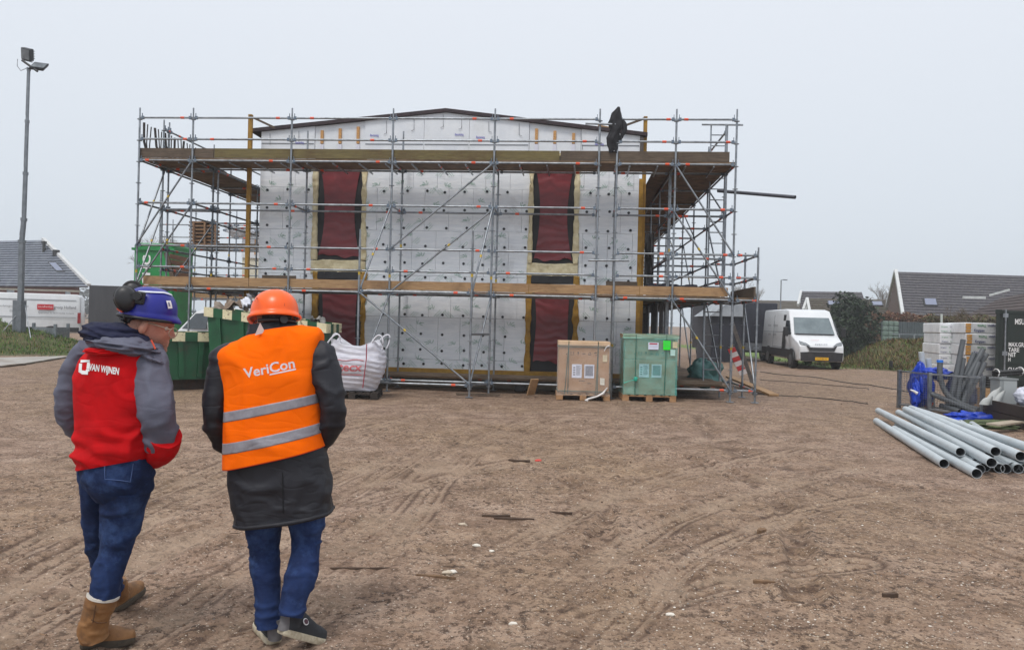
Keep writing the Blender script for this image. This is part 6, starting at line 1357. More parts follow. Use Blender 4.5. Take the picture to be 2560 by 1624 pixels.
mb = MB(); mb.box((c.x-.2,16.6,.02),(c.x+.2,17.0,.49)); solo('hose_crate', mb, WOODN, 'plain timber crate carrying the black hose loops', 'crate', loc=(c.x,16.8,0))
hb = thing('hose_bundle', 'bundle of straight black ribbed hoses tied with white bands on top of the grey cabinet', 'hose', (W(2520,940,14.6).x,14.7,.84))
a, b_ = W(2486,943,14.7), W(2556,936,14.7); a.z = .90; b_.z = .95
for k in range(6): o = Vector((0,.05*(k % 3)-.05,.05*(k//3)-.02)); mb = MB(); mb.path([(a+o).lerp(b_+o, q/30) for q in range(31)], .03, 7, rf=lambda q: 1+.12*math.sin(q*150)); part('hose', mb, HOSE, hb)
for f in (.06,.92): p = a.lerp(b_,f); mb = MB(); mb.path([(p.x,p.y+.10*math.cos(q),p.z+.02+.075*math.sin(q)) for q in np.linspace(0,2*math.pi,14)[:-1]], .012, 5, closed=True); part('white_band', mb, FILMW, hb)
c = W(2554,978,14.3); mb = MB(); mb.grid(blob((c.x+.05,14.3,.53),(.16,.15,.16),44,.2), wrap=True); solo('white_sack', mb, mat('white_sack_film', rgb(206,208,220), rgb(184,186,200), 6, rough=.5, bump=.5), 'small white plastic sack beside the grey cabinet', 'sack', loc=(c.x,14.3,.37))
# things on the ladder-side scaffold
mb = MB(); a, b_ = FU(1618,697,1.6)[0], FU(1742,697,1.6)[0]
P = np.zeros((30,16,3))
for i in range(30):
    for j in range(16):
        q = 2*math.pi*j/16; k = 1+.14*float(fbm(np.array([i*.3,math.cos(q)*2,math.sin(q)*2]),6,2)); P[i,j] = F(a+(b_-a)*i/29, 1.65+.25*math.cos(q)*k, 2.52+.16*math.copysign(abs(math.sin(q))**.6,math.sin(q))*k)
mb.grid(P, wrap=True); solo('rolled_tarpaulin', mb, mat('dark_roll', (.02,.02,.035), (.03,.03,.045), 4, rough=.6), 'long dark rolled tarpaulin lying on the first deck beside the ladders', 'tarpaulin', loc=F(a,1.65,2.36))
mb = MB(); a = FU(1622,650,1.9); mb.grid(sheet(F(a[0],1.9,3.2), F(.22,0,0)-F(0,0,0), (0,0,1.5), 14, 30, .10, 17, 5)); solo('hanging_sheet', mb, mat('dark_grey_plastic', rgb(70,66,66), rgb(54,52,54), 4, rough=.4), 'dark grey plastic sheet hanging at the house corner', 'sheeting', loc=F(a[0],1.9,2.45))
ax = thing('dark_end_block', 'low dark block added to darken the far end of the ladder-side scaffold', 'filler', F(4.0, 18, 0))  # added dark block, standing in for the darkness past the far end
mb = MB(); mb.fbox(3.06, 4.6, 16.4, 20, .02, 2.2); part('wall', mb, WALLD, ax)
for k in range(5): mb = MB(); mb.fbox(3.1+k*.3, 3.16+k*.3, 16.34, 16.4, .1, 2.15); part('batten', mb, WOODG, ax)
mb = MB(); mb.grid(blob((F(4.75,2.6,0).x,F(4.75,2.6,0).y,.45),(.45,.4,.35),51,.3), wrap=True); solo('teal_sheeting', mb, mat('teal_film', rgb(84,136,132), rgb(66,112,110), 5, rough=.5), 'heap of teal plastic film under the scaffold by the short ladder', 'sheeting', loc=F(4.75,2.6,0))
# ------------------------------------------------------------------ people
def spow(x, e): return np.sign(x)*np.abs(x)**e
def loft(rings, nr, ns, exp=1.0, disp=None):
    """rings: (centre, axis1, axis2, half1, half2); smooth interpolation, optional radial displacement (metres)"""
    R = np.array([list(c)+list(ax)+list(ay)+[a, b_] for c, ax, ay, a, b_ in rings]); Rf = smooth_poly(R, nr)
    an = np.linspace(0, 2*math.pi, ns, endpoint=False); C, S = spow(np.cos(an), exp), spow(np.sin(an), exp)
    P = Rf[:, None, 0:3]+Rf[:, None, 3:6]*(Rf[:, None, 9:10]*C[None, :, None])+Rf[:, None, 6:9]*(Rf[:, None, 10:11]*S[None, :, None])
    if disp is not None:
        rad = P-Rf[:, None, 0:3]; rad = rad/(np.linalg.norm(rad, axis=-1, keepdims=True)+1e-9); T = np.linspace(0, 1, nr)[:, None]+0*an[None, :]
        P = P+rad*disp(P, T, an[None, :]+0*T)[..., None]
    return P
def mesh_loft(P, caps=(True, True)):
    mb = MB(); mb.grid(P, wrap=True); n, m_ = P.shape[:2]
    for k, i in ((0, 0), (1, n-1)):
        if caps[k]:
            c = P[i].mean(axis=0); vs = [tuple(p) for p in P[i]]+[tuple(c)]; fs = [(j, (j+1) % m_, m_) if k else ((j+1) % m_, j, m_) for j in range(m_)]; mb.add(vs, fs, 0, True)
    return mb
def body_rings(rows, d0):        # rows: px, py, half width px, half depth m, depth offset, tilt, yaw
    out = []
    for px, py, hw, b_, dd_, tilt, yaw in rows:
        d = d0+dd_; a = hw*d/FPX; ax = Vector((math.cos(yaw), math.sin(yaw), tilt+.0247)); ay = Vector((-math.sin(yaw), math.cos(yaw), 0))
        out.append((W(px, py, d), ax, ay, a, b_))
    return out
def limb_rings(rows, d0):        # rows: px, py, radius px, depth offset (+ optional depth radius factor)
    c = [W(r[0], r[1], d0+r[3]) for r in rows]; out = []
    for i, r in enumerate(rows):
        t = (c[min(i+1, len(c)-1)]-c[max(i-1, 0)]).normalized(); ax = (Vector((1,0,0))-t*t.x).normalized(); ay = t.cross(ax).normalized(); a = r[2]*(d0+r[3])/FPX
        out.append((c[i], ax, ay, a, a*(r[4] if len(r) > 4 else 1.0)))
    return out
def folds(freq, amp, seed, across=(1,1,1), fine=.3):
    A = np.array(across)
    def f(P, T, an): 
        n1 = fbm(P*A*freq, seed, 2); n2 = fbm(P*A*freq*2.3, seed+7, 2)
        rid = np.exp(-(n1/.20)**2); rid2 = np.exp(-(n2/.22)**2)
        return amp*1.1*(rid*.9-.35+fine*1.1*rid2*(.4+np.clip(n1,0,1)))
    return f
def skin_head(R, org):
    """head surface in local axes (+Y face, +X its right), returned as world grid"""
    zs = np.linspace(0, 1, 64); lv = np.array([(-.012,.012,.050,-.02),(0.0,.030,.078,.0),(.02,.047,.092,.03),(.05,.059,.091,.062),(.08,.066,.088,.08),(.115,.0715,.084,.092),(.14,.0745,.090,.097),(.17,.0745,.086,.100),(.20,.066,.070,.088),(.222,.045,.046,.06),(.236,.004,.004,.006)])
    L_ = smooth_poly(lv, 64); an = np.linspace(0, 2*math.pi, 88, endpoint=False); z, w, f, b_ = [L_[:, k][:, None] for k in range(4)]
    c, s = np.cos(an)[None, :], np.sin(an)[None, :]; depth = np.where(s > 0, f, b_); X = w*spow(c, .92)+0*z; Y = depth*spow(s, .92)+0*z; Z = z+0*c
    fr = np.clip(s, 0, 1)**1.0; ang = np.arctan2(c, np.maximum(s, 1e-6)); g = lambda a0, sa, z0, sz: np.exp(-((ang-a0)/sa)**2-((Z-z0)/sz)**2)*(s > 0)
    nose = (np.exp(-(ang/.17)**2)*(s > 0))*np.interp(Z, [.072,.080,.090,.105,.125,.138], [0,.020,.030,.020,.009,0])
    Y = Y+nose+.006*g(0,.30,.057,.006)+.006*g(0,.28,.044,.006)-.006*g(0,.35,.050,.0045)+.007*g(0,.35,.016,.012)-.004*g(0,.4,.031,.006)
    for sg in (-1, 1): Y = Y-.013*g(sg*.42,.20,.117,.012)+.005*g(sg*.38,.3,.137,.008)+.005*g(sg*.62,.25,.092,.016)-.003*g(sg*.55,.2,.06,.015)
    P = np.stack([X, Y, Z], -1); M = np.array(R); return P, P@M.T+np.array(org)
def ear_local(side):
    P = np.zeros((12, 16, 3))
    for i in range(12):
        for j in range(16):
            a = 2*math.pi*j/16; q = i/11; r = math.sin(q*math.pi*.97+.03); x = math.cos(q*math.pi)
            P[i, j] = (side*(.078+.010*x*.8+.006*(1-r)), -.012+.020*r*math.cos(a)-.006*x*0, .100+.034*r*math.sin(a)+.004*math.cos(a))
    return P
def person(nm, label, loc, parts_, head, ears, R, org, neck_to, skin):
    mb = MB()
    for P in parts_+[head]:
        s = mesh_loft(P); mb.add(s.v, s.f, 0, True)
    M = np.array(R)
    for sd in (-1, 1): s = mesh_loft(ear_local(sd)@M.T+np.array(org)); mb.add(s.v, s.f, 0, True)
    o = solo(nm, mb, skin, label, 'person', loc=loc, recalc=False)
    rm = o.modifiers.new('remesh', 'REMESH'); rm.mode = 'VOXEL'; rm.voxel_size = .0055; rm.use_smooth_shade = True
    sm = o.modifiers.new('smooth', 'SMOOTH'); sm.factor = .5; sm.iterations = 2
    return o
SKIN = mat('skin', rgb(196,140,118), rgb(178,116,98), 14, rough=.55, bump=.1, bscale=160, bdist=.002); 
SKIN.node_tree.nodes['Principled BSDF'].inputs['Subsurface Weight'].default_value = .12; SKIN.node_tree.nodes['Principled BSDF'].inputs['Subsurface Radius'].default_value = (.01,.004,.002)
def cloth(name, c, c2, rough=.8, scale=5, b_=.12, bs=260, wr=.16, **k):
    m_ = mat(name, c, c2, scale, rough=rough, bump=b_, bscale=bs, bdist=.003, **k); nt = m_.node_tree
    bp = [n for n in nt.nodes if n.type == 'BUMP'][0]; tcn = [n for n in nt.nodes if n.type == 'TEX_COORD'][0]      # fine creases under the weave
    nz = nt.nodes.new('ShaderNodeTexNoise'); nz.inputs['Scale'].default_value = 9; nz.inputs['Detail'].default_value = 1.5; nz.inputs['Distortion'].default_value = .4; mpn = nt.nodes.new('ShaderNodeMapping'); mpn.inputs['Scale'].default_value = (.55,.8,1.5); nt.links.new(tcn.outputs['Object'], mpn.inputs[0]); nt.links.new(mpn.outputs[0], nz.inputs['Vector'])
    ab = nt.nodes.new('ShaderNodeMath'); ab.operation = 'SUBTRACT'; ab.inputs[1].default_value = .5; nt.links.new(nz.outputs[0], ab.inputs[0]); a2 = nt.nodes.new('ShaderNodeMath'); a2.operation = 'ABSOLUTE'; nt.links.new(ab.outputs[0], a2.inputs[0])
    a3 = nt.nodes.new('ShaderNodeMath'); a3.operation = 'MINIMUM'; a3.inputs[1].default_value = .09; nt.links.new(a2.outputs[0], a3.inputs[0])
    b2 = nt.nodes.new('ShaderNodeBump'); b2.inputs['Strength'].default_value = wr; b2.inputs['Distance'].default_value = .10; nt.links.new(a3.outputs[0], b2.inputs['Height']); nt.links.new(b2.outputs[0], bp.inputs['Normal'])
    return m_
DENIM = cloth('denim', rgb(36,54,94), rgb(22,34,64), .9, 7, spec=.2, stain=rgb(78,106,156), sscale=4, samt=.6)
DENIM2 = cloth('dark_denim', rgb(38,56,98), rgb(24,36,68), .9, 7, spec=.2, stain=rgb(78,106,156), sscale=4, samt=.55)
REDJ = cloth('red_softshell', rgb(202,8,18), rgb(176,6,14), .85, spec=.2)
GREYJ = cloth('grey_softshell', rgb(98,100,116), rgb(84,86,102), .75)
NAVYF = cloth('navy_fleece', rgb(30,34,62), rgb(22,26,50), .95)
COAT = cloth('charcoal_padded_coat', rgb(28,29,38), rgb(20,21,29), .6, 3, wr=.2)
HIVIS = cloth('orange_vest_cloth', (1.0,.155,.0), (.95,.135,.0), .9, 3, spec=.12)
REFL = cloth('reflective_tape', rgb(150,148,156), rgb(132,130,138), .45, 30)
SEAM = mat('dark_seam', rgb(60,20,20), rough=.9)
CAM = Vector((0,0,CAMH))
def surf_proj(P, lift=.004):
    n, m_ = P.shape[:2]; bv = BVHTree.FromPolygons([Vector(p) for p in P.reshape(-1,3)], [(i*m_+j, i*m_+(j+1)%m_, (i+1)*m_+(j+1)%m_, (i+1)*m_+j) for i in range(n-1) for j in range(m_)])
    def f(p):
        d = (Vector(p)-CAM).normalized(); h = bv.ray_cast(CAM, d); return h[0]-d*lift if h[0] else Vector(p)
    return f
def cloth_part(name, P, m_, par, caps=(True, True), thick=None):
    o = part(name, mesh_loft(P, caps), m_, par)
    if thick: s = o.modifiers.new('thick', 'SOLIDIFY'); s.thickness = thick; s.offset = -1
    return o
def helmet_grid(R, org, a, b_, h, peak, brim, nz=26, na=64, side_cut=0.0):
    P = np.zeros((nz+4, na, 3)); an = np.linspace(0, 2*math.pi, na, endpoint=False); fr = np.clip(np.sin(an), 0, 1)
    for i in range(nz):
        t = i/(nz-1)*math.pi/2; r = math.sin(t)**.86 if t > 0 else 0; P[i] = np.stack([a*r*np.cos(an), b_*r*np.sin(an), h*math.cos(t)**.9+0*an+.004*np.exp(-(np.cos(an)/.12)**2)*math.sin(t)], -1)
    low = -side_cut*np.abs(np.cos(an))*.5
    for k, (o_, dz) in enumerate(((brim*.35,-.008),(brim,-.020),(brim*1.02,-.024),(brim*.3,-.022))):
        pk = peak*fr**3*(1 if k in (1, 2) else .5 if k == 0 else .6); P[nz+k] = np.stack([(a+o_)*np.cos(an), (b_+o_+pk)*np.sin(an), dz+low-.25*pk+0*an], -1)
    return P@np.array(R).T+np.array(org)
def shoe(par, heel, yaw, pitch, L_, up_m, sole_m, shaft=None, names=('upper', 'sole'), wide=1.0, sole_t=.03):
    R = Matrix.Rotation(yaw, 3, 'Z') @ Matrix.Rotation(pitch, 3, 'X'); k = L_/.30; M = np.array(R)*1.0
    prof = np.array([(-.005,.006,.03),(0,.026,.075),(.03,.036,.10),(.09,.040,.105),(.14,.043,.088),(.20,.049,.066),(.25,.046,.054),(.285,.030,.042),(.298,.008,.02)])*np.array([k,k*wide,k]); pf = smooth_poly(prof, 40)
    an = np.linspace(0, 2*math.pi, 32, endpoint=False); P = np.zeros((40, 32, 3))
    for i, (y, w, h) in enumerate(pf): P[i] = np.stack([w*spow(np.cos(an), .8), y+0*an, sole_t+np.maximum(-.004, h*spow(np.sin(an), .8))], -1)
    wr = .003*fbm(P*60, 3, 2); P[..., 2] += np.where(P[..., 2] > sole_t+.01, wr, 0); o = np.array(heel)
    cloth_part(names[0], P@M.T+o, up_m, par)
    Q = np.zeros((6, 44, 3)); t = np.linspace(0, 1, 23); y = np.interp(t, np.linspace(0,1,40), pf[:,0]); w = np.interp(t, np.linspace(0,1,40), pf[:,1])+.007
    outl = np.concatenate([np.stack([w, y], -1), np.stack([-w, y], -1)[::-1][1:-1]])
    for i, (z, s) in enumerate(((0,.94),(.004,.99),(.012,1.0),(.022,1.0),(sole_t,.985),(sole_t+.004,.95))):
        c = outl.mean(axis=0); q = c+(outl-c)*s; Q[i] = np.stack([q[:, 0], q[:, 1], 0*q[:, 0]+z], -1)
    cloth_part(names[1], Q@M.T+o, sole_m, par)
    return lambda p: Vector(M@np.array(p)+o)

# ---------------- man in the orange vest
D1 = 3.90
coat = body_rings([(684,806,40,.070,.00,.05,.0),(686,826,52,.085,0,.08,0),(686,846,84,.105,0,.06,0),(684,872,112,.125,0,.04,0),(683,920,116,.145,0,.06,0),(684,1000,110,.150,0,.1,0),(690,1100,114,.155,0,.14,0),(698,1180,121,.160,0,.14,0),(706,1240,123,.165,0,.14,0),(711,1286,121,.168,0,.135,0),(711,1291,117,.163,0,.135,0)], D1)
fo = folds(4.0, .020, 11, (1,1,1.1), .45)
def coat_d(P, T, an):
    low = np.clip((T-.62)/.25, 0, 1); v = np.exp(-((np.cos(an)+.02)/.22)**2)*(np.sin(an) < 0)
    return fo(P, T, an)*(.35+.65*low)-.018*v*low*np.sin(np.clip((T-.62)/.36, 0, 1)*math.pi)+.010*low*fbm(np.stack([P[...,0]*9+np.abs(P[...,0]+1.16)*6, P[...,1]*3, P[...,2]*7-np.abs(P[...,0]+1.16)*14], -1), 15, 2)
PC = loft(coat, 150, 96, .9, coat_d)
nkb = W(672, 822, D1)
R2 = Matrix.Rotation(math.radians(38), 3, 'Z') @ Matrix.Rotation(math.radians(-6), 3, 'X') @ Matrix.Rotation(math.radians(3), 3, 'Y')
earp = W(647, 806, D1-.05); org2 = earp-(R2 @ Vector((-.082, -.012, .100)))
Pl2, Pw2 = skin_head(R2, org2)
neck2 = loft(limb_rings([(668,778,26,0),(674,820,30,0),(680,860,46,0)], D1), 14, 24)
inner = lambda rows, f: [(c, ax, ay, a*f, b_*f) for c, ax, ay, a, b_ in rows]
slL = limb_rings([(600,876,26,.0),(572,893,40,-.01),(549,955,37,-.03),(535,1030,29,-.05),(545,1078,29,.0),(575,1112,26,.08),(610,1122,20,.13)], D1)
slR = limb_rings([(768,866,26,.0),(797,886,40,-.01),(818,950,39,-.03),(832,1020,31,-.05),(824,1070,31,.0),(798,1104,27,.08),(765,1112,20,.13)], D1)
lgL = limb_rings([(664,1215,50,.0),(659,1300,44,.0),(661,1360,38,.02),(663,1410,36,.02),(667,1470,32,.0),(669,1530,29,-.03),(669,1568,28,-.04)], D1)
lgR = limb_rings([(758,1215,52,.0),(765,1300,47,.0),(766,1345,37,.0),(765,1385,34,-.02),(752,1440,38,-.08),(738,1490,33,-.13),(727,1540,31,-.16)], D1)
p1 = person('person', 'man in orange safety vest, orange helmet and long charcoal coat walking away, hands in pockets', (W(690,1600,D1).x, D1, 0),
    [loft(inner(coat[2:9], .8), 20, 24), neck2, loft(inner(slL[1:], .66), 20, 16), loft(inner(slR[1:], .66), 20, 16), loft(inner(lgL, .75), 20, 16), loft(inner(lgR, .75), 20, 16)], Pw2, None, R2, org2, nkb, SKIN)
cloth_part('coat', PC, COAT, p1)
sf = folds(6, .013, 21, (1,1,1.6))
cloth_part('coat_sleeve', loft(slL, 70, 40, 1, sf), COAT, p1); cloth_part('coat_sleeve', loft(slR, 70, 40, 1, folds(6, .013, 25, (1,1,1.6))), COAT, p1)
hem = [tuple(p) for p in PC[-4]]; mb = MB(); mb.path(hem, .012, 8, closed=True); part('coat_hem', mb, COAT, p1)
pjc = surf_proj(PC, .003); mb = MB(); mb.path([pjc(W(706+(y-1190)*.02, y, D1-.2)) for y in range(1180,1288,6)], .0025, 5); part('back_seam', mb, mat('coat_seam', rgb(16,16,20), rough=.8), p1)
# stand-up collar
col = loft(body_rings([(680,836,62,.100,0,.12,0),(679,820,58,.094,0,.10,0),(678,806,54,.088,0,.08,0)], D1), 14, 60, 1, folds(14,.006,31)); cloth_part('collar', col, COAT, p1, (False, False), .012)
vest = body_rings([(700,822,58,.098,-.005,.16,0),(690,836,92,.122,-.005,.17,0),(678,858,124,.140,-.005,.14,0),(674,884,128,.156,-.005,.12,0),(681,930,116,.168,-.005,.12,0),(684,985,117,.172,-.005,.19,0),(684,1040,120,.175,-.005,.21,0),(686,1090,122,.178,-.005,.215,0),(689,1140,123,.180,-.005,.225,0)], D1)
vf = folds(3.6, .020, 41, (1.5,1,.75), .35)
def vest_d(P, T, an):
    sh = np.clip((.42-T)/.3, 0, 1); return vf(P, T, an)*(.55+.8*sh)+.012*sh*np.sin(P[...,0]*34+P[...,2]*22)*(np.sin(an) < 0)
PV = loft(vest, 130, 110, .86, vest_d); vobj = cloth_part('safety_vest', PV, HIVIS, p1, (False, False), .004)
cen = lambda: None
def band(i0, i1, name, m_, off=.0035):
    Q = PV[i0:i1+1].copy(); c = Q.mean(axis=1, keepdims=True); r = Q-c; r[..., 2] = 0; r = r/np.linalg.norm(r, axis=-1, keepdims=True); return cloth_part(name, Q+r*off, m_, p1, (False, False), .002)
ring_py = np.interp(np.linspace(0, 8, 130), range(9), [822,836,858,884,930,985,1040,1090,1140]); idx = lambda y: int(np.argmin(np.abs(ring_py-y)))
band(idx(1003), idx(1027), 'reflective_band', REFL); band(idx(1078), idx(1102), 'reflective_band', REFL)
for e_ in (0, -1): mb = MB(); mb.path([tuple(p) for p in PV[e_]], .004, 5, closed=True); part('vest_piping', mb, mat('vest_edge', (.85,.06,.01), rough=.7), p1)
pj = surf_proj(PV, .006); LILAC = mat('reflective_print', rgb(214,206,212), rough=.5)
o_, e_ = W(612, 945, D1-.18), W(739, 918, D1-.18); Xd = (e_-o_).normalized(); Yd = Vector((-.18,0,1)).normalized()
text('VeriCon', LILAC, o_, Xd, Yd, .047, p1, bold=.018, proj=pj, width=(e_-o_).length*1.0)
mb = MB(); A, B = W(674,938,D1-.18), W(740,924,D1-.18)
for k in range(24):
    a, b_ = A.lerp(B,k/24), A.lerp(B,(k+1)/24); dz = Vector((0,0,.007)); mb.add([pj(a), pj(b_), pj(b_+dz), pj(a+dz)], [(0,1,2,3)])
part('print_rule', mb, LILAC, p1)
mb = MB(); a = [W(x,y,D1-.135) for x, y in ((637,838),(650,806),(660,826),(656,833))]; mb.prism(a, (0,.004,0)); part('care_label', mb, mat('pink_label', rgb(210,186,180), rough=.7), p1, recalc=True)
cloth_part('jeans_leg', loft(lgL, 90, 40, 1, folds(6.5, .009, 51, (1,1,1.7))), DENIM2, p1); cloth_part('jeans_leg', loft(lgR, 90, 40, 1, folds(6.5, .010, 55, (1,1,1.7))), DENIM2, p1)
for rings_, sd in ((lgL, .8), (lgR, .2)):
    P_ = loft(rings_, 60, 40, 1); j_ = int(40*(.5+.25*sd+.12)) % 40; j_ = 28 if sd > .5 else 32
    mb = MB(); mb.path([Vector(P_[i, j_])+(Vector(P_[i, j_])-Vector(P_[i].mean(axis=0))).normalized()*.011 for i in range(20, 58)], .002, 4); part('leg_seam', mb, mat('jeans_seam', rgb(20,30,58), rough=.9), p1)
SNK = cloth('sneaker_canvas', rgb(52,54,58), rgb(42,44,48), .85); SNS = mat('sneaker_sole', rgb(206,198,176), rgb(168,156,132), 20, rough=.7, stain=rgb(110,90,70), sscale=14, samt=.7); SUED = cloth('grey_suede', rgb(112,110,112), rgb(96,94,96), .9)
hl = G(686, 1612); fL = shoe(p1, (hl.x-.0, hl.y, .005), math.radians(32), 0.0, .29, SNK, SNS, names=('sneaker', 'sneaker_sole'))
cloth_part('sneaker_heel', loft([(fL((0,-.003+.0*k,.03+.035*k)), Vector((math.cos(.55),math.sin(.55),0)), Vector((-math.sin(.55),math.cos(.55),0)), .033+.003*k, .040) for k in range(4)], 12, 24), SUED, p1)
cloth_part('sneaker_collar', loft([(fL((0,.045,.06+.035*k)), Vector((1,0,0)), Vector((0,1,0)), .046-.001*k, .052) for k in range(4)], 12, 24), SNK, p1)
hr = W(700, 1584, 3.74); fR = shoe(p1, tuple(hr), math.radians(-40), math.radians(-27), .28, SNK, SNS, names=('sneaker', 'sneaker_sole'))
cloth_part('sneaker_collar', loft([(fR((0,.048-.012*k,.05+.035*k)), Vector((1,0,0)), Vector((0,1,0)), .046, .052) for k in range(4)], 12, 24), SNK, p1)
cloth_part('sneaker_heel', loft([(fR((0,.012-.004*k,.03+.04*k)), Vector((.75,-.6,0)), Vector((.6,.75,0)), .036, .034) for k in range(4)], 12, 24), SUED, p1)
for f, sx in ((fL,-1),(fR,1)):
    c = f((sx*.040,.085,.085)); n_ = (f((sx*.06,.085,.10))-c).normalized()
    mb = MB(); mb.disc(c+n_*.004, n_, .017, .004, 16); pt_ = part('ankle_patch', mb, WHITE, p1); mb = MB(); mb.disc(c+n_*.0075, n_, .013, .003, 16); part('patch_disc', mb, mat('patch_dark', rgb(70,30,44), rough=.6), pt_)
# hair, helmet, glasses
def shell(Pl, R, org, off, keep, name, m_, par, thick=None):
    n, m2 = Pl.shape[:2]; c = np.array([0,0,.12]); r = Pl-c; Q = Pl+r/np.linalg.norm(r,axis=-1,keepdims=True)*off; Wd = Q@np.array(R).T+np.array(org); mb = MB(); fs = []
    for i in range(n-1):
        for j in range(m2):
            q = (Pl[i,j]+Pl[i+1,j])/2
            if keep(q): fs.append((i*m2+j, i*m2+(j+1)%m2, (i+1)*m2+(j+1)%m2, (i+1)*m2+j))
    mb.add(Wd.reshape(-1,3).tolist(), fs, 0, True); return part(name, mb, m_, par)
HAIR = mat('dark_hair', rgb(36,32,32), rgb(60,54,52), 60, rough=.7, stretch=(1,1,.15), bump=.8, bscale=90, bdist=.006)
shell(Pl2, R2, org2, .009, lambda q: q[2] > .055 and q[1] < .045-.9*max(0,.10-q[2]) and not (abs(q[0]) > .05 and -.035 < q[1] < .03 and q[2] < .135), 'hair', HAIR, p1)
HOR = mat('orange_helmet_shell', rgb(250,104,26), rgb(244,92,18), 3, rough=.32, spec=.5)
ho = org2+R2 @ Vector((0,-.004,.152)); PH = helmet_grid(R2 @ Matrix.Rotation(math.radians(-3),3,'X'), ho, .112, .128, .118, .055, .016); hm = cloth_part('helmet', PH, HOR, p1, (True, False), .004)
Rh = R2 @ Matrix.Rotation(math.radians(-3),3,'X')
mb = MB(); mb.path([ho+Rh @ Vector((0,-.130*math.sin(t),.122*math.cos(t)**.9)) for t in np.linspace(-.9,1.45,24)], .0035, 6); part('crown_ridge', mb, mat('orange_ridge', rgb(206,62,14), rough=.4), hm)
mb = MB(); mb.path([ho+Rh @ Vector((.108*math.cos(a),.124*math.sin(a),-.012)) for a in np.linspace(math.pi,2*math.pi,24)], .008, 6); part('headband', mb, BLACKP, hm)
mb = MB(); mb.disc(ho+Rh @ Vector((0.0,-.108,-.050)), Rh @ Vector((0,-1,.1)), .020, .02, 14); mb.path([ho+Rh @ Vector((.100*math.cos(a),.106*math.sin(a),-.048)) for a in np.linspace(math.pi*1.12,math.pi*1.88,18)], .011, 6); part('ratchet_strap', mb, BLACKP, hm)
pjh = surf_proj(PH, .003); o_ = W(629,752,D1-.2); text('VeriCon', WHITE, o_, Vector((1,0,.13)), Vector((0,0,1)), .014, hm, bold=.03, proj=pjh, width=.040)
mb = MB(); mb.path([org2+R2 @ Vector(v) for v in ((-.080,-.01,.118),(-.077,.05,.118),(-.062,.098,.114))], .0025, 5); mb.path([org2+R2 @ Vector((-.036+.028*math.cos(a),.107-.012*math.cos(a),.104+.020*math.sin(a))) for a in np.linspace(0,2*math.pi,20)[:-1]], .0022, 5, closed=True); part('glasses', mb, mat('glasses_frame', rgb(70,62,54), rough=.4), p1)

# ---------------- man in the red and grey jacket
D2 = 3.80; YW = -.45
jk = body_rings([(330,836,42,.075,.0,-.10,YW),(318,856,66,.095,0,-.08,YW),(306,878,98,.125,0,0,YW),(296,905,112,.145,0,.0,YW),(290,950,116,.155,0,.05,YW),(290,1010,114,.155,0,.1,YW),(290,1050,111,.155,0,.15,YW),(288,1078,113,.160,0,.17,YW),(290,1105,110,.158,0,.19,YW),(290,1130,110,.160,0,.20,YW),(289,1150,104,.152,0,.20,YW),(288,1160,97,.145,0,.20,YW)], D2)
jf = folds(4.5, .016, 61, (1,1,1.1), .35)
def jk_d(P, T, an):
    low = np.clip((T-.5)/.2, 0, 1); return jf(P, T, an)*(.5+.5*low)+.011*low*np.sin(P[...,2]*75+fbm(P*5, 66, 2)*3.0+P[...,0]*9)*(.5+.5*fbm(P*6,68,2))
PJ = loft(jk, 150, 110, .92, jk_d)
R3 = Matrix.Rotation(math.radians(-76), 3, 'Z') @ Matrix.Rotation(math.radians(-15), 3, 'X') @ Matrix.Scale(1.12, 3)
ear3 = W(358, 817, D2-.07); org3 = ear3-(R3 @ Vector((.082,-.012,.100))); Pl3, Pw3 = skin_head(R3, org3)
neck3 = loft(limb_rings([(352,800,34,0),(342,838,36,0),(334,872,40,0)], D2), 14, 24)
srR = limb_rings([(350,868,34,.02),(364,896,44,-.03),(380,960,48,-.07),(394,1030,44,-.10),(401,1080,39,-.08),(398,1118,34,-.03),(380,1138,26,.05),(360,1142,20,.10)], D2)
srL = limb_rings([(222,866,26,.06),(209,892,36,.08),(187,945,36,.09),(169,1005,30,.09),(176,1050,26,.12),(196,1082,22,.17),(225,1092,18,.2)], D2)
jrR = limb_rings([(320,1150,60,.0),(320,1215,58,.0),(309,1270,51,.0),(299,1330,43,.0),(290,1372,39,.0),(280,1405,37,-.02),(266,1450,36,-.05),(260,1492,34,-.06)], D2)
jrL = limb_rings([(252,1150,52,.05),(246,1210,44,.08),(243,1300,35,.14),(244,1345,31,.18),(254,1390,30,.24),(268,1425,28,.30),(284,1470,26,.38)], D2)
p2 = person('person', 'man in red and grey jacket with blue helmet and ear defenders, walking and looking sideways', (W(280,1600,D2).x, D2, 0),
    [loft(inner(jk[2:11], .72), 20, 24), neck3, loft(inner(srR[1:], .66), 20, 16), loft(inner(srL[2:], .66), 20, 16), loft(inner(jrR, .75), 20, 16), loft(inner(jrL, .75), 20, 16)], Pw3, None, R3, org3, None, SKIN)
cloth_part('jacket', PJ, REDJ, p2)
PSR = loft(srR, 90, 48, 1, folds(5, .014, 71, (1,1,1.5))); cloth_part('jacket_sleeve', PSR, GREYJ, p2); cloth_part('jacket_sleeve', loft(srL, 70, 40, 1, folds(9, .010, 75, (1,1,1.5))), GREYJ, p2)
cu = limb_rings([(412,1088,40,-.085),(404,1118,38,-.035),(384,1142,30,.045),(362,1148,22,.09)], D2); cloth_part('red_cuff', loft(cu, 30, 40, 1, folds(12,.006,77)), REDJ, p2)
seam = [tuple(PSR[i, 22]) for i in range(6, 60)]
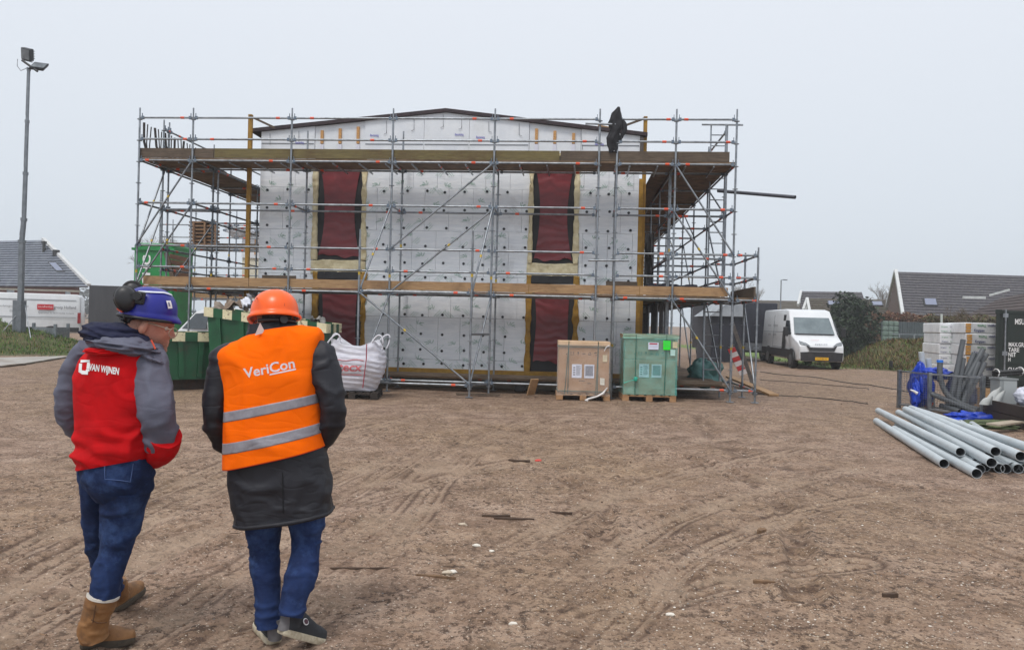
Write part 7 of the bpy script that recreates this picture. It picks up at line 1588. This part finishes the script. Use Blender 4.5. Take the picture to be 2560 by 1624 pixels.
# hood: navy fleece lining under a grey shell
def hood(cx, cy, hw, hh, dd_, m_, name, seed, amp=.16, dep=.12, tilt=.0):
    th, ph = np.meshgrid(np.linspace(.02, math.pi-.02, 44), np.linspace(0, 2*math.pi, 80, endpoint=False), indexing='ij'); d = np.stack([np.sin(th)*np.cos(ph), np.sin(th)*np.sin(ph), np.cos(th)], -1)
    k = 1+amp*(1-2*np.abs(fbm(d*np.array([1.3,1.3,2.6])+seed, seed, 2)))*.6+.06*fbm(d*6,seed+3,2); s = D2/FPX; c = W(cx, cy, D2+dd_)
    Q = d*np.array([hw*s, dep, hh*s])*k[..., None]; Q = np.stack([Q[...,0], Q[...,1], Q[...,2]+Q[...,0]*tilt], -1); part(name, mesh_loft(Q+np.array(c)), m_, p2)
hood(292, 838, 76, 31, -.035, NAVYF, 'hood_lining', 4, .2, .135, -.10); hood(356, 858, 32, 16, -.02, NAVYF, 'hood_lining', 6, .2, .09, -.75)
hood(312, 862, 80, 24, -.075, GREYJ, 'hood', 9, .25, .125, -.12); hood(372, 884, 34, 12, -.085, GREYJ, 'hood', 12, .2, .06, -.6); hood(300, 876, 72, 15, -.06, REDJ, 'hood_yoke', 14, .25, .125, .03)
mb = MB(); mb.path([W(x,y,D2-.14) for x, y in ((378,850),(384,862),(388,872))], .004, 6); part('orange_cord', mb, ORANGE, p2)
pk2 = surf_proj(PJ, .005); o_, e_ = W(222,924,D2-.2), W(297,936,D2-.2); Xd = (e_-o_).normalized(); Yd = Vector((.10,0,1)).normalized()
text('VAN WIJNEN', WHITE, o_, Xd, Yd, .030, p2, bold=.035, proj=pk2, width=(e_-o_).length)
mb = MB(); s_ = W(196,933,D2-.2); U, V = Xd*.052, Vector((.04,0,1)).normalized()*.066
def quad(a, b_, c, d, n=4):
    for i in range(n):
        for j in range(n):
            q = lambda s, t: s_+U*((a[0]*(1-s)+b_[0]*s)*(1-t)+(d[0]*(1-s)+c[0]*s)*t)+V*((a[1]*(1-s)+b_[1]*s)*(1-t)+(d[1]*(1-s)+c[1]*s)*t)
            mb.add([pk2(q(i/n,j/n)), pk2(q((i+1)/n,j/n)), pk2(q((i+1)/n,(j+1)/n)), pk2(q(i/n,(j+1)/n))], [(0,1,2,3)])
quad((.12,.78),(.95,.95),(.95,1.08),(.12,.98)); quad((.70,.42),(.98,.42),(.95,.95),(.72,.86)); quad((0,.10),(.28,.02),(.28,.74),(.0,.72)); quad((.28,-.02),(.86,.02),(.86,.26),(.28,.26)); quad((.62,.26),(.98,.26),(.98,.40),(.70,.40))
part('jacket_emblem', mb, WHITE, p2)
cloth_part('jeans_leg', loft(jrR, 110, 48, 1, folds(6, .012, 81, (1,1,1.6))), DENIM, p2); cloth_part('jeans_leg', loft(jrL, 80, 40, 1, folds(6, .009, 85, (1,1,1.6))), DENIM, p2)
pl = loft(body_rings([(290,1120,90,.13,0,.1,YW),(292,1170,94,.14,0,.1,YW),(293,1215,84,.13,0,.0,YW),(292,1250,50,.09,0,0,YW)], D2), 40, 50, .95, folds(8,.008,87)); cloth_part('jeans_seat', pl, DENIM, p2)
pjs = surf_proj(pl, .004)
mb = MB(); mb.path([pjs(W(x,y,D2-.2)) for x, y in ((262,1160),(262,1180),(262,1197),(300,1200),(326,1204),(330,1180),(333,1158))], .0025, 5); part('back_pocket', mb, mat('denim_stitch', rgb(70,92,138), rough=.9), p2)
TAN = mat('tan_leather', rgb(150,108,66), rgb(120,82,48), 7, rough=.65, bump=.3, bscale=50, bdist=.004, stain=rgb(84,62,44), sscale=9, samt=.75, sthr=(.5,.66)); BSOL = mat('boot_sole', rgb(58,54,48), rgb(84,72,58), 14, rough=.9)
hb_ = G(203, 1617); hb_.y += .02
f1 = shoe(p2, (hb_.x+.0, 3.80, .0), math.radians(-72), 0, .245, TAN, BSOL, names=('boot_foot', 'boot_sole'), wide=1.1)
sh1 = limb_rings([(236,1592,35,-.02),(232,1572,34,-.03),(238,1545,33,-.04),(249,1515,35,-.05),(258,1486,36.5,-.06)], D2); cloth_part('boot_shaft', loft(sh1, 40, 36, 1, folds(16,.006,91)), TAN, p2)
mb = MB(); mb.path([W(x,y,D2-.125) for x, y in ((243,1496),(236,1530),(232,1556))], .003, 5); part('boot_seam', mb, mat('boot_stitch', rgb(84,56,34), rough=.9), p2); mb = MB(); mb.path([W(x,y,D2-.122) for x, y in ((228,1548),(245,1556),(266,1554))], .003, 5); part('boot_seam', mb, MATS['boot_stitch'], p2)
cf = limb_rings([(257.5,1490,38,-.06),(259,1484,38,-.06)], D2); cloth_part('boot_lining', loft(cf, 6, 36), mat('pale_lining', rgb(206,200,190), rough=.9), p2)
hb2 = G(286, 1529); f2 = shoe(p2, (hb2.x, hb2.y, .004), math.radians(-4), math.radians(5), .27, TAN, BSOL, names=('boot_foot', 'boot_sole'), wide=1.05)
a_ = f2((0,.05,.05)); tp_ = W(283,1450,D2+.38); cloth_part('boot_shaft', loft([(a_.lerp(tp_, k/3), Vector((1,0,0)), Vector((0,1,0)), .052+.004*k, .06+.004*k) for k in range(4)], 30, 30, 1, folds(16,.006,93)), TAN, p2)
# helmet with parked ear defenders
HBL = mat('blue_helmet_shell', rgb(26,32,140), rgb(21,26,124), 3, rough=.35, spec=.5)
ho = org3+R3 @ Vector((0,-.022,.160)); Rh = R3 @ Matrix.Rotation(math.radians(8),3,'X'); PB_ = helmet_grid(Rh, ho, .099, .112, .112, .020, .0035, side_cut=-.010); hm = cloth_part('helmet', PB_, HBL, p2, (True, False), .005)
def on_h(th, ph, off=.009): return ho+Rh @ Vector((( .099+off)*math.sin(th)**.86*math.cos(ph), (.112+off)*math.sin(th)**.86*math.sin(ph), (.112+off)*math.cos(th)**.9))
SIL = mat('silver_stripe', rgb(206,208,220), rough=.35)
def strip(pts, w, name, m_):
    mb = MB(); L_ = []
    for k, p in enumerate(pts):
        t = (pts[min(k+1,len(pts)-1)]-pts[max(k-1,0)]).normalized(); n_ = (p-ho).normalized(); s = t.cross(n_).normalized()*w/2; L_ += [p-s, p+s]
    mb.add(L_, [(2*k,2*k+1,2*k+3,2*k+2) for k in range(len(pts)-1)], 0, True); return part(name, mb, m_, hm)
strip([on_h(.62+.25*abs(q-.35), 2.4-q*2.0-1.1+.2) for q in np.linspace(0,1,16)], .012, 'reflective_stripe', SIL)
strip([on_h(1.02+.30*q, .88+.05*q) for q in np.linspace(0,1,8)], .030, 'white_sticker', WHITE)
strip([on_h(1.10+.15*q, .86+.03*q, .011) for q in np.linspace(0,1,6)], .010, 'sticker_mark', mat('sticker_grey', rgb(120,120,140), rough=.5))
bb = on_h(1.10, -.22, .014); mb = MB(); mb.obox(bb, Rh @ Vector((.010,0,0)), Rh @ Vector((0,.020,0)), Rh @ Vector((0,0,.028))); bevel(part('muff_mount', mb, BLACKP, hm), .006, 2)
em = W(314, 746, D2-.10)
for c, nm_ in ((em, 'ear_cup'), (W(333, 733, D2+.09), 'ear_cup')):
    Q = np.zeros((14,24,3))
    for i in range(14):
        for j in range(24):
            t = math.pi*i/13; a = 2*math.pi*j/24; Q[i,j] = (.052*abs(math.sin(t))**.7*math.cos(a)*.95, .036*math.cos(t), .062*abs(math.sin(t))**.7*math.sin(a))
    M = np.array(Matrix.Rotation(-.25,3,'Y') @ Matrix.Rotation(.35,3,'Z')); ec = part(nm_, mesh_loft(Q@M.T+np.array(c)), BLACKP, hm)
    mb = MB(); mb.path([Vector(c)+Vector(M@np.array((.044*math.cos(a),.012 if c is em else -.012,.053*math.sin(a)))) for a in np.linspace(0,2*math.pi,26)[:-1]], .012, 8, closed=True); part('ear_cushion', mb, RUBBER, ec)
mb = MB(); mb.beam(em+Vector((.035,-.015,.01)), bb+Vector((0,-.012,.010)), .014, .030); part('muff_arm', mb, BLACKP, hm)
mb = MB(); mb.disc(bb+Vector((0,-.022,.008)), (0,-1,0), .020, .012, 14); part('arm_pivot', mb, BLACKP, hm)
mb = MB(); c = W(327,792,D2-.02); mb.grid(blob((c.x,c.y,c.z),(.036,.07,.034),61,.25), wrap=True); part('nape_pad', mb, BLACKP, hm)
c = W(302,772,D2-.09); mb = MB(); mb.obox(c, (.012,0,-.008), (0,.01,0), (.004,0,.010)); part('cup_tab', mb, ORANGE, hm)
mb = MB(); mb.path([ho+Rh @ Vector((.100*math.cos(a),.122*math.sin(a),-.024)) for a in np.linspace(-1.4,1.2,20)], .010, 6); part('headband', mb, BLACKP, hm)
GLF = mat('pale_glasses_frame', rgb(170,150,130), rough=.4)
mb = MB(); mb.path([org3+R3 @ Vector(v) for v in ((.080,-.012,.122),(.078,.04,.122),(.066,.094,.118))], .0028, 5); mb.path([org3+R3 @ Vector((.036+.030*math.cos(a),.104-.012*math.cos(a),.106+.022*math.sin(a))) for a in np.linspace(0,2*math.pi,20)[:-1]], .0024, 5, closed=True); part('glasses', mb, GLF, p2)
# stubble and cropped hair are colours of this man's own skin, placed in his own coordinates
SK2 = SKIN.copy(); SK2.name = 'stubbled_skin'; nt = SK2.node_tree; b = nt.nodes['Principled BSDF']; src = b.inputs['Base Color'].links[0].from_socket
tcn = nt.nodes.new('ShaderNodeTexCoord')
def near(pt, r0, r1, amt, col, src):
    v = nt.nodes.new('ShaderNodeVectorMath'); v.operation = 'DISTANCE'; nt.links.new(tcn.outputs['Object'], v.inputs[0]); v.inputs[1].default_value = pt-p2.location
    r = nt.nodes.new('ShaderNodeMapRange'); r.inputs['From Min'].default_value = r0; r.inputs['From Max'].default_value = r1; r.inputs['To Min'].default_value = amt; r.inputs['To Max'].default_value = 0; nt.links.new(v.outputs['Value'], r.inputs['Value'])
    nn = nt.nodes.new('ShaderNodeTexNoise'); nn.inputs['Scale'].default_value = 220; nt.links.new(tcn.outputs['Object'], nn.inputs['Vector'])
    mu = nt.nodes.new('ShaderNodeMath'); mu.operation = 'MULTIPLY'; nt.links.new(r.outputs[0], mu.inputs[0]); nt.links.new(nn.outputs[0], mu.inputs[1])
    x = nt.nodes.new('ShaderNodeMix'); x.data_type = 'RGBA'; nt.links.new(mu.outputs[0], x.inputs['Factor']); nt.links.new(src, x.inputs['A']); x.inputs['B'].default_value = tuple(col)+(1,); return x.outputs['Result']
src = near(org3+R3 @ Vector((.03,.05,.02)), .035, .075, 1.5, rgb(104,80,70), src); src = near(org3+R3 @ Vector((.06,-.05,.13)), .04, .08, 1.2, rgb(110,84,72), src)
nt.links.new(src, b.inputs['Base Color']); p2.data.materials[0] = SK2
EYE = mat('eye_white', rgb(206,200,194), rough=.3)
for P_, R_, og in ((p2, R3, org3), (p1, R2, org2)):
    for sx in (-1, 1):
        c = og+R_ @ Vector((sx*.033,.069,.117)); Q = np.array([[(.011*math.sin(math.pi*i/9)*math.cos(2*math.pi*j/14), .011*math.sin(math.pi*i/9)*math.sin(2*math.pi*j/14), .011*math.cos(math.pi*i/9)) for j in range(14)] for i in range(10)]); e = part('eye', mesh_loft(Q+np.array(c)), EYE, P_)
        mb = MB(); n_ = R_ @ Vector((0,1,0)); mb.disc(c+n_*.0095, n_, .005, .002, 12); part('iris', mb, BLACKP, e)
# ------------------------------------------------------------------ misty air
mb = MB(); mb.box((-230,-30,-1.5),(230,215,14.0))
hz_m = bpy.data.materials.new('mist'); hz_m.use_nodes = True; nt = hz_m.node_tree
for n_ in list(nt.nodes):
    if n_.type == 'BSDF_PRINCIPLED': nt.nodes.remove(n_)
pvn = nt.nodes.new('ShaderNodeVolumePrincipled'); pvn.inputs['Color'].default_value = (0.93,0.95,0.97,1); pvn.inputs['Density'].default_value = 0.0014
nt.links.new(pvn.outputs[0], nt.nodes['Material Output'].inputs['Volume'])
hzo = struct('haze', mb, hz_m, kind='stuff')
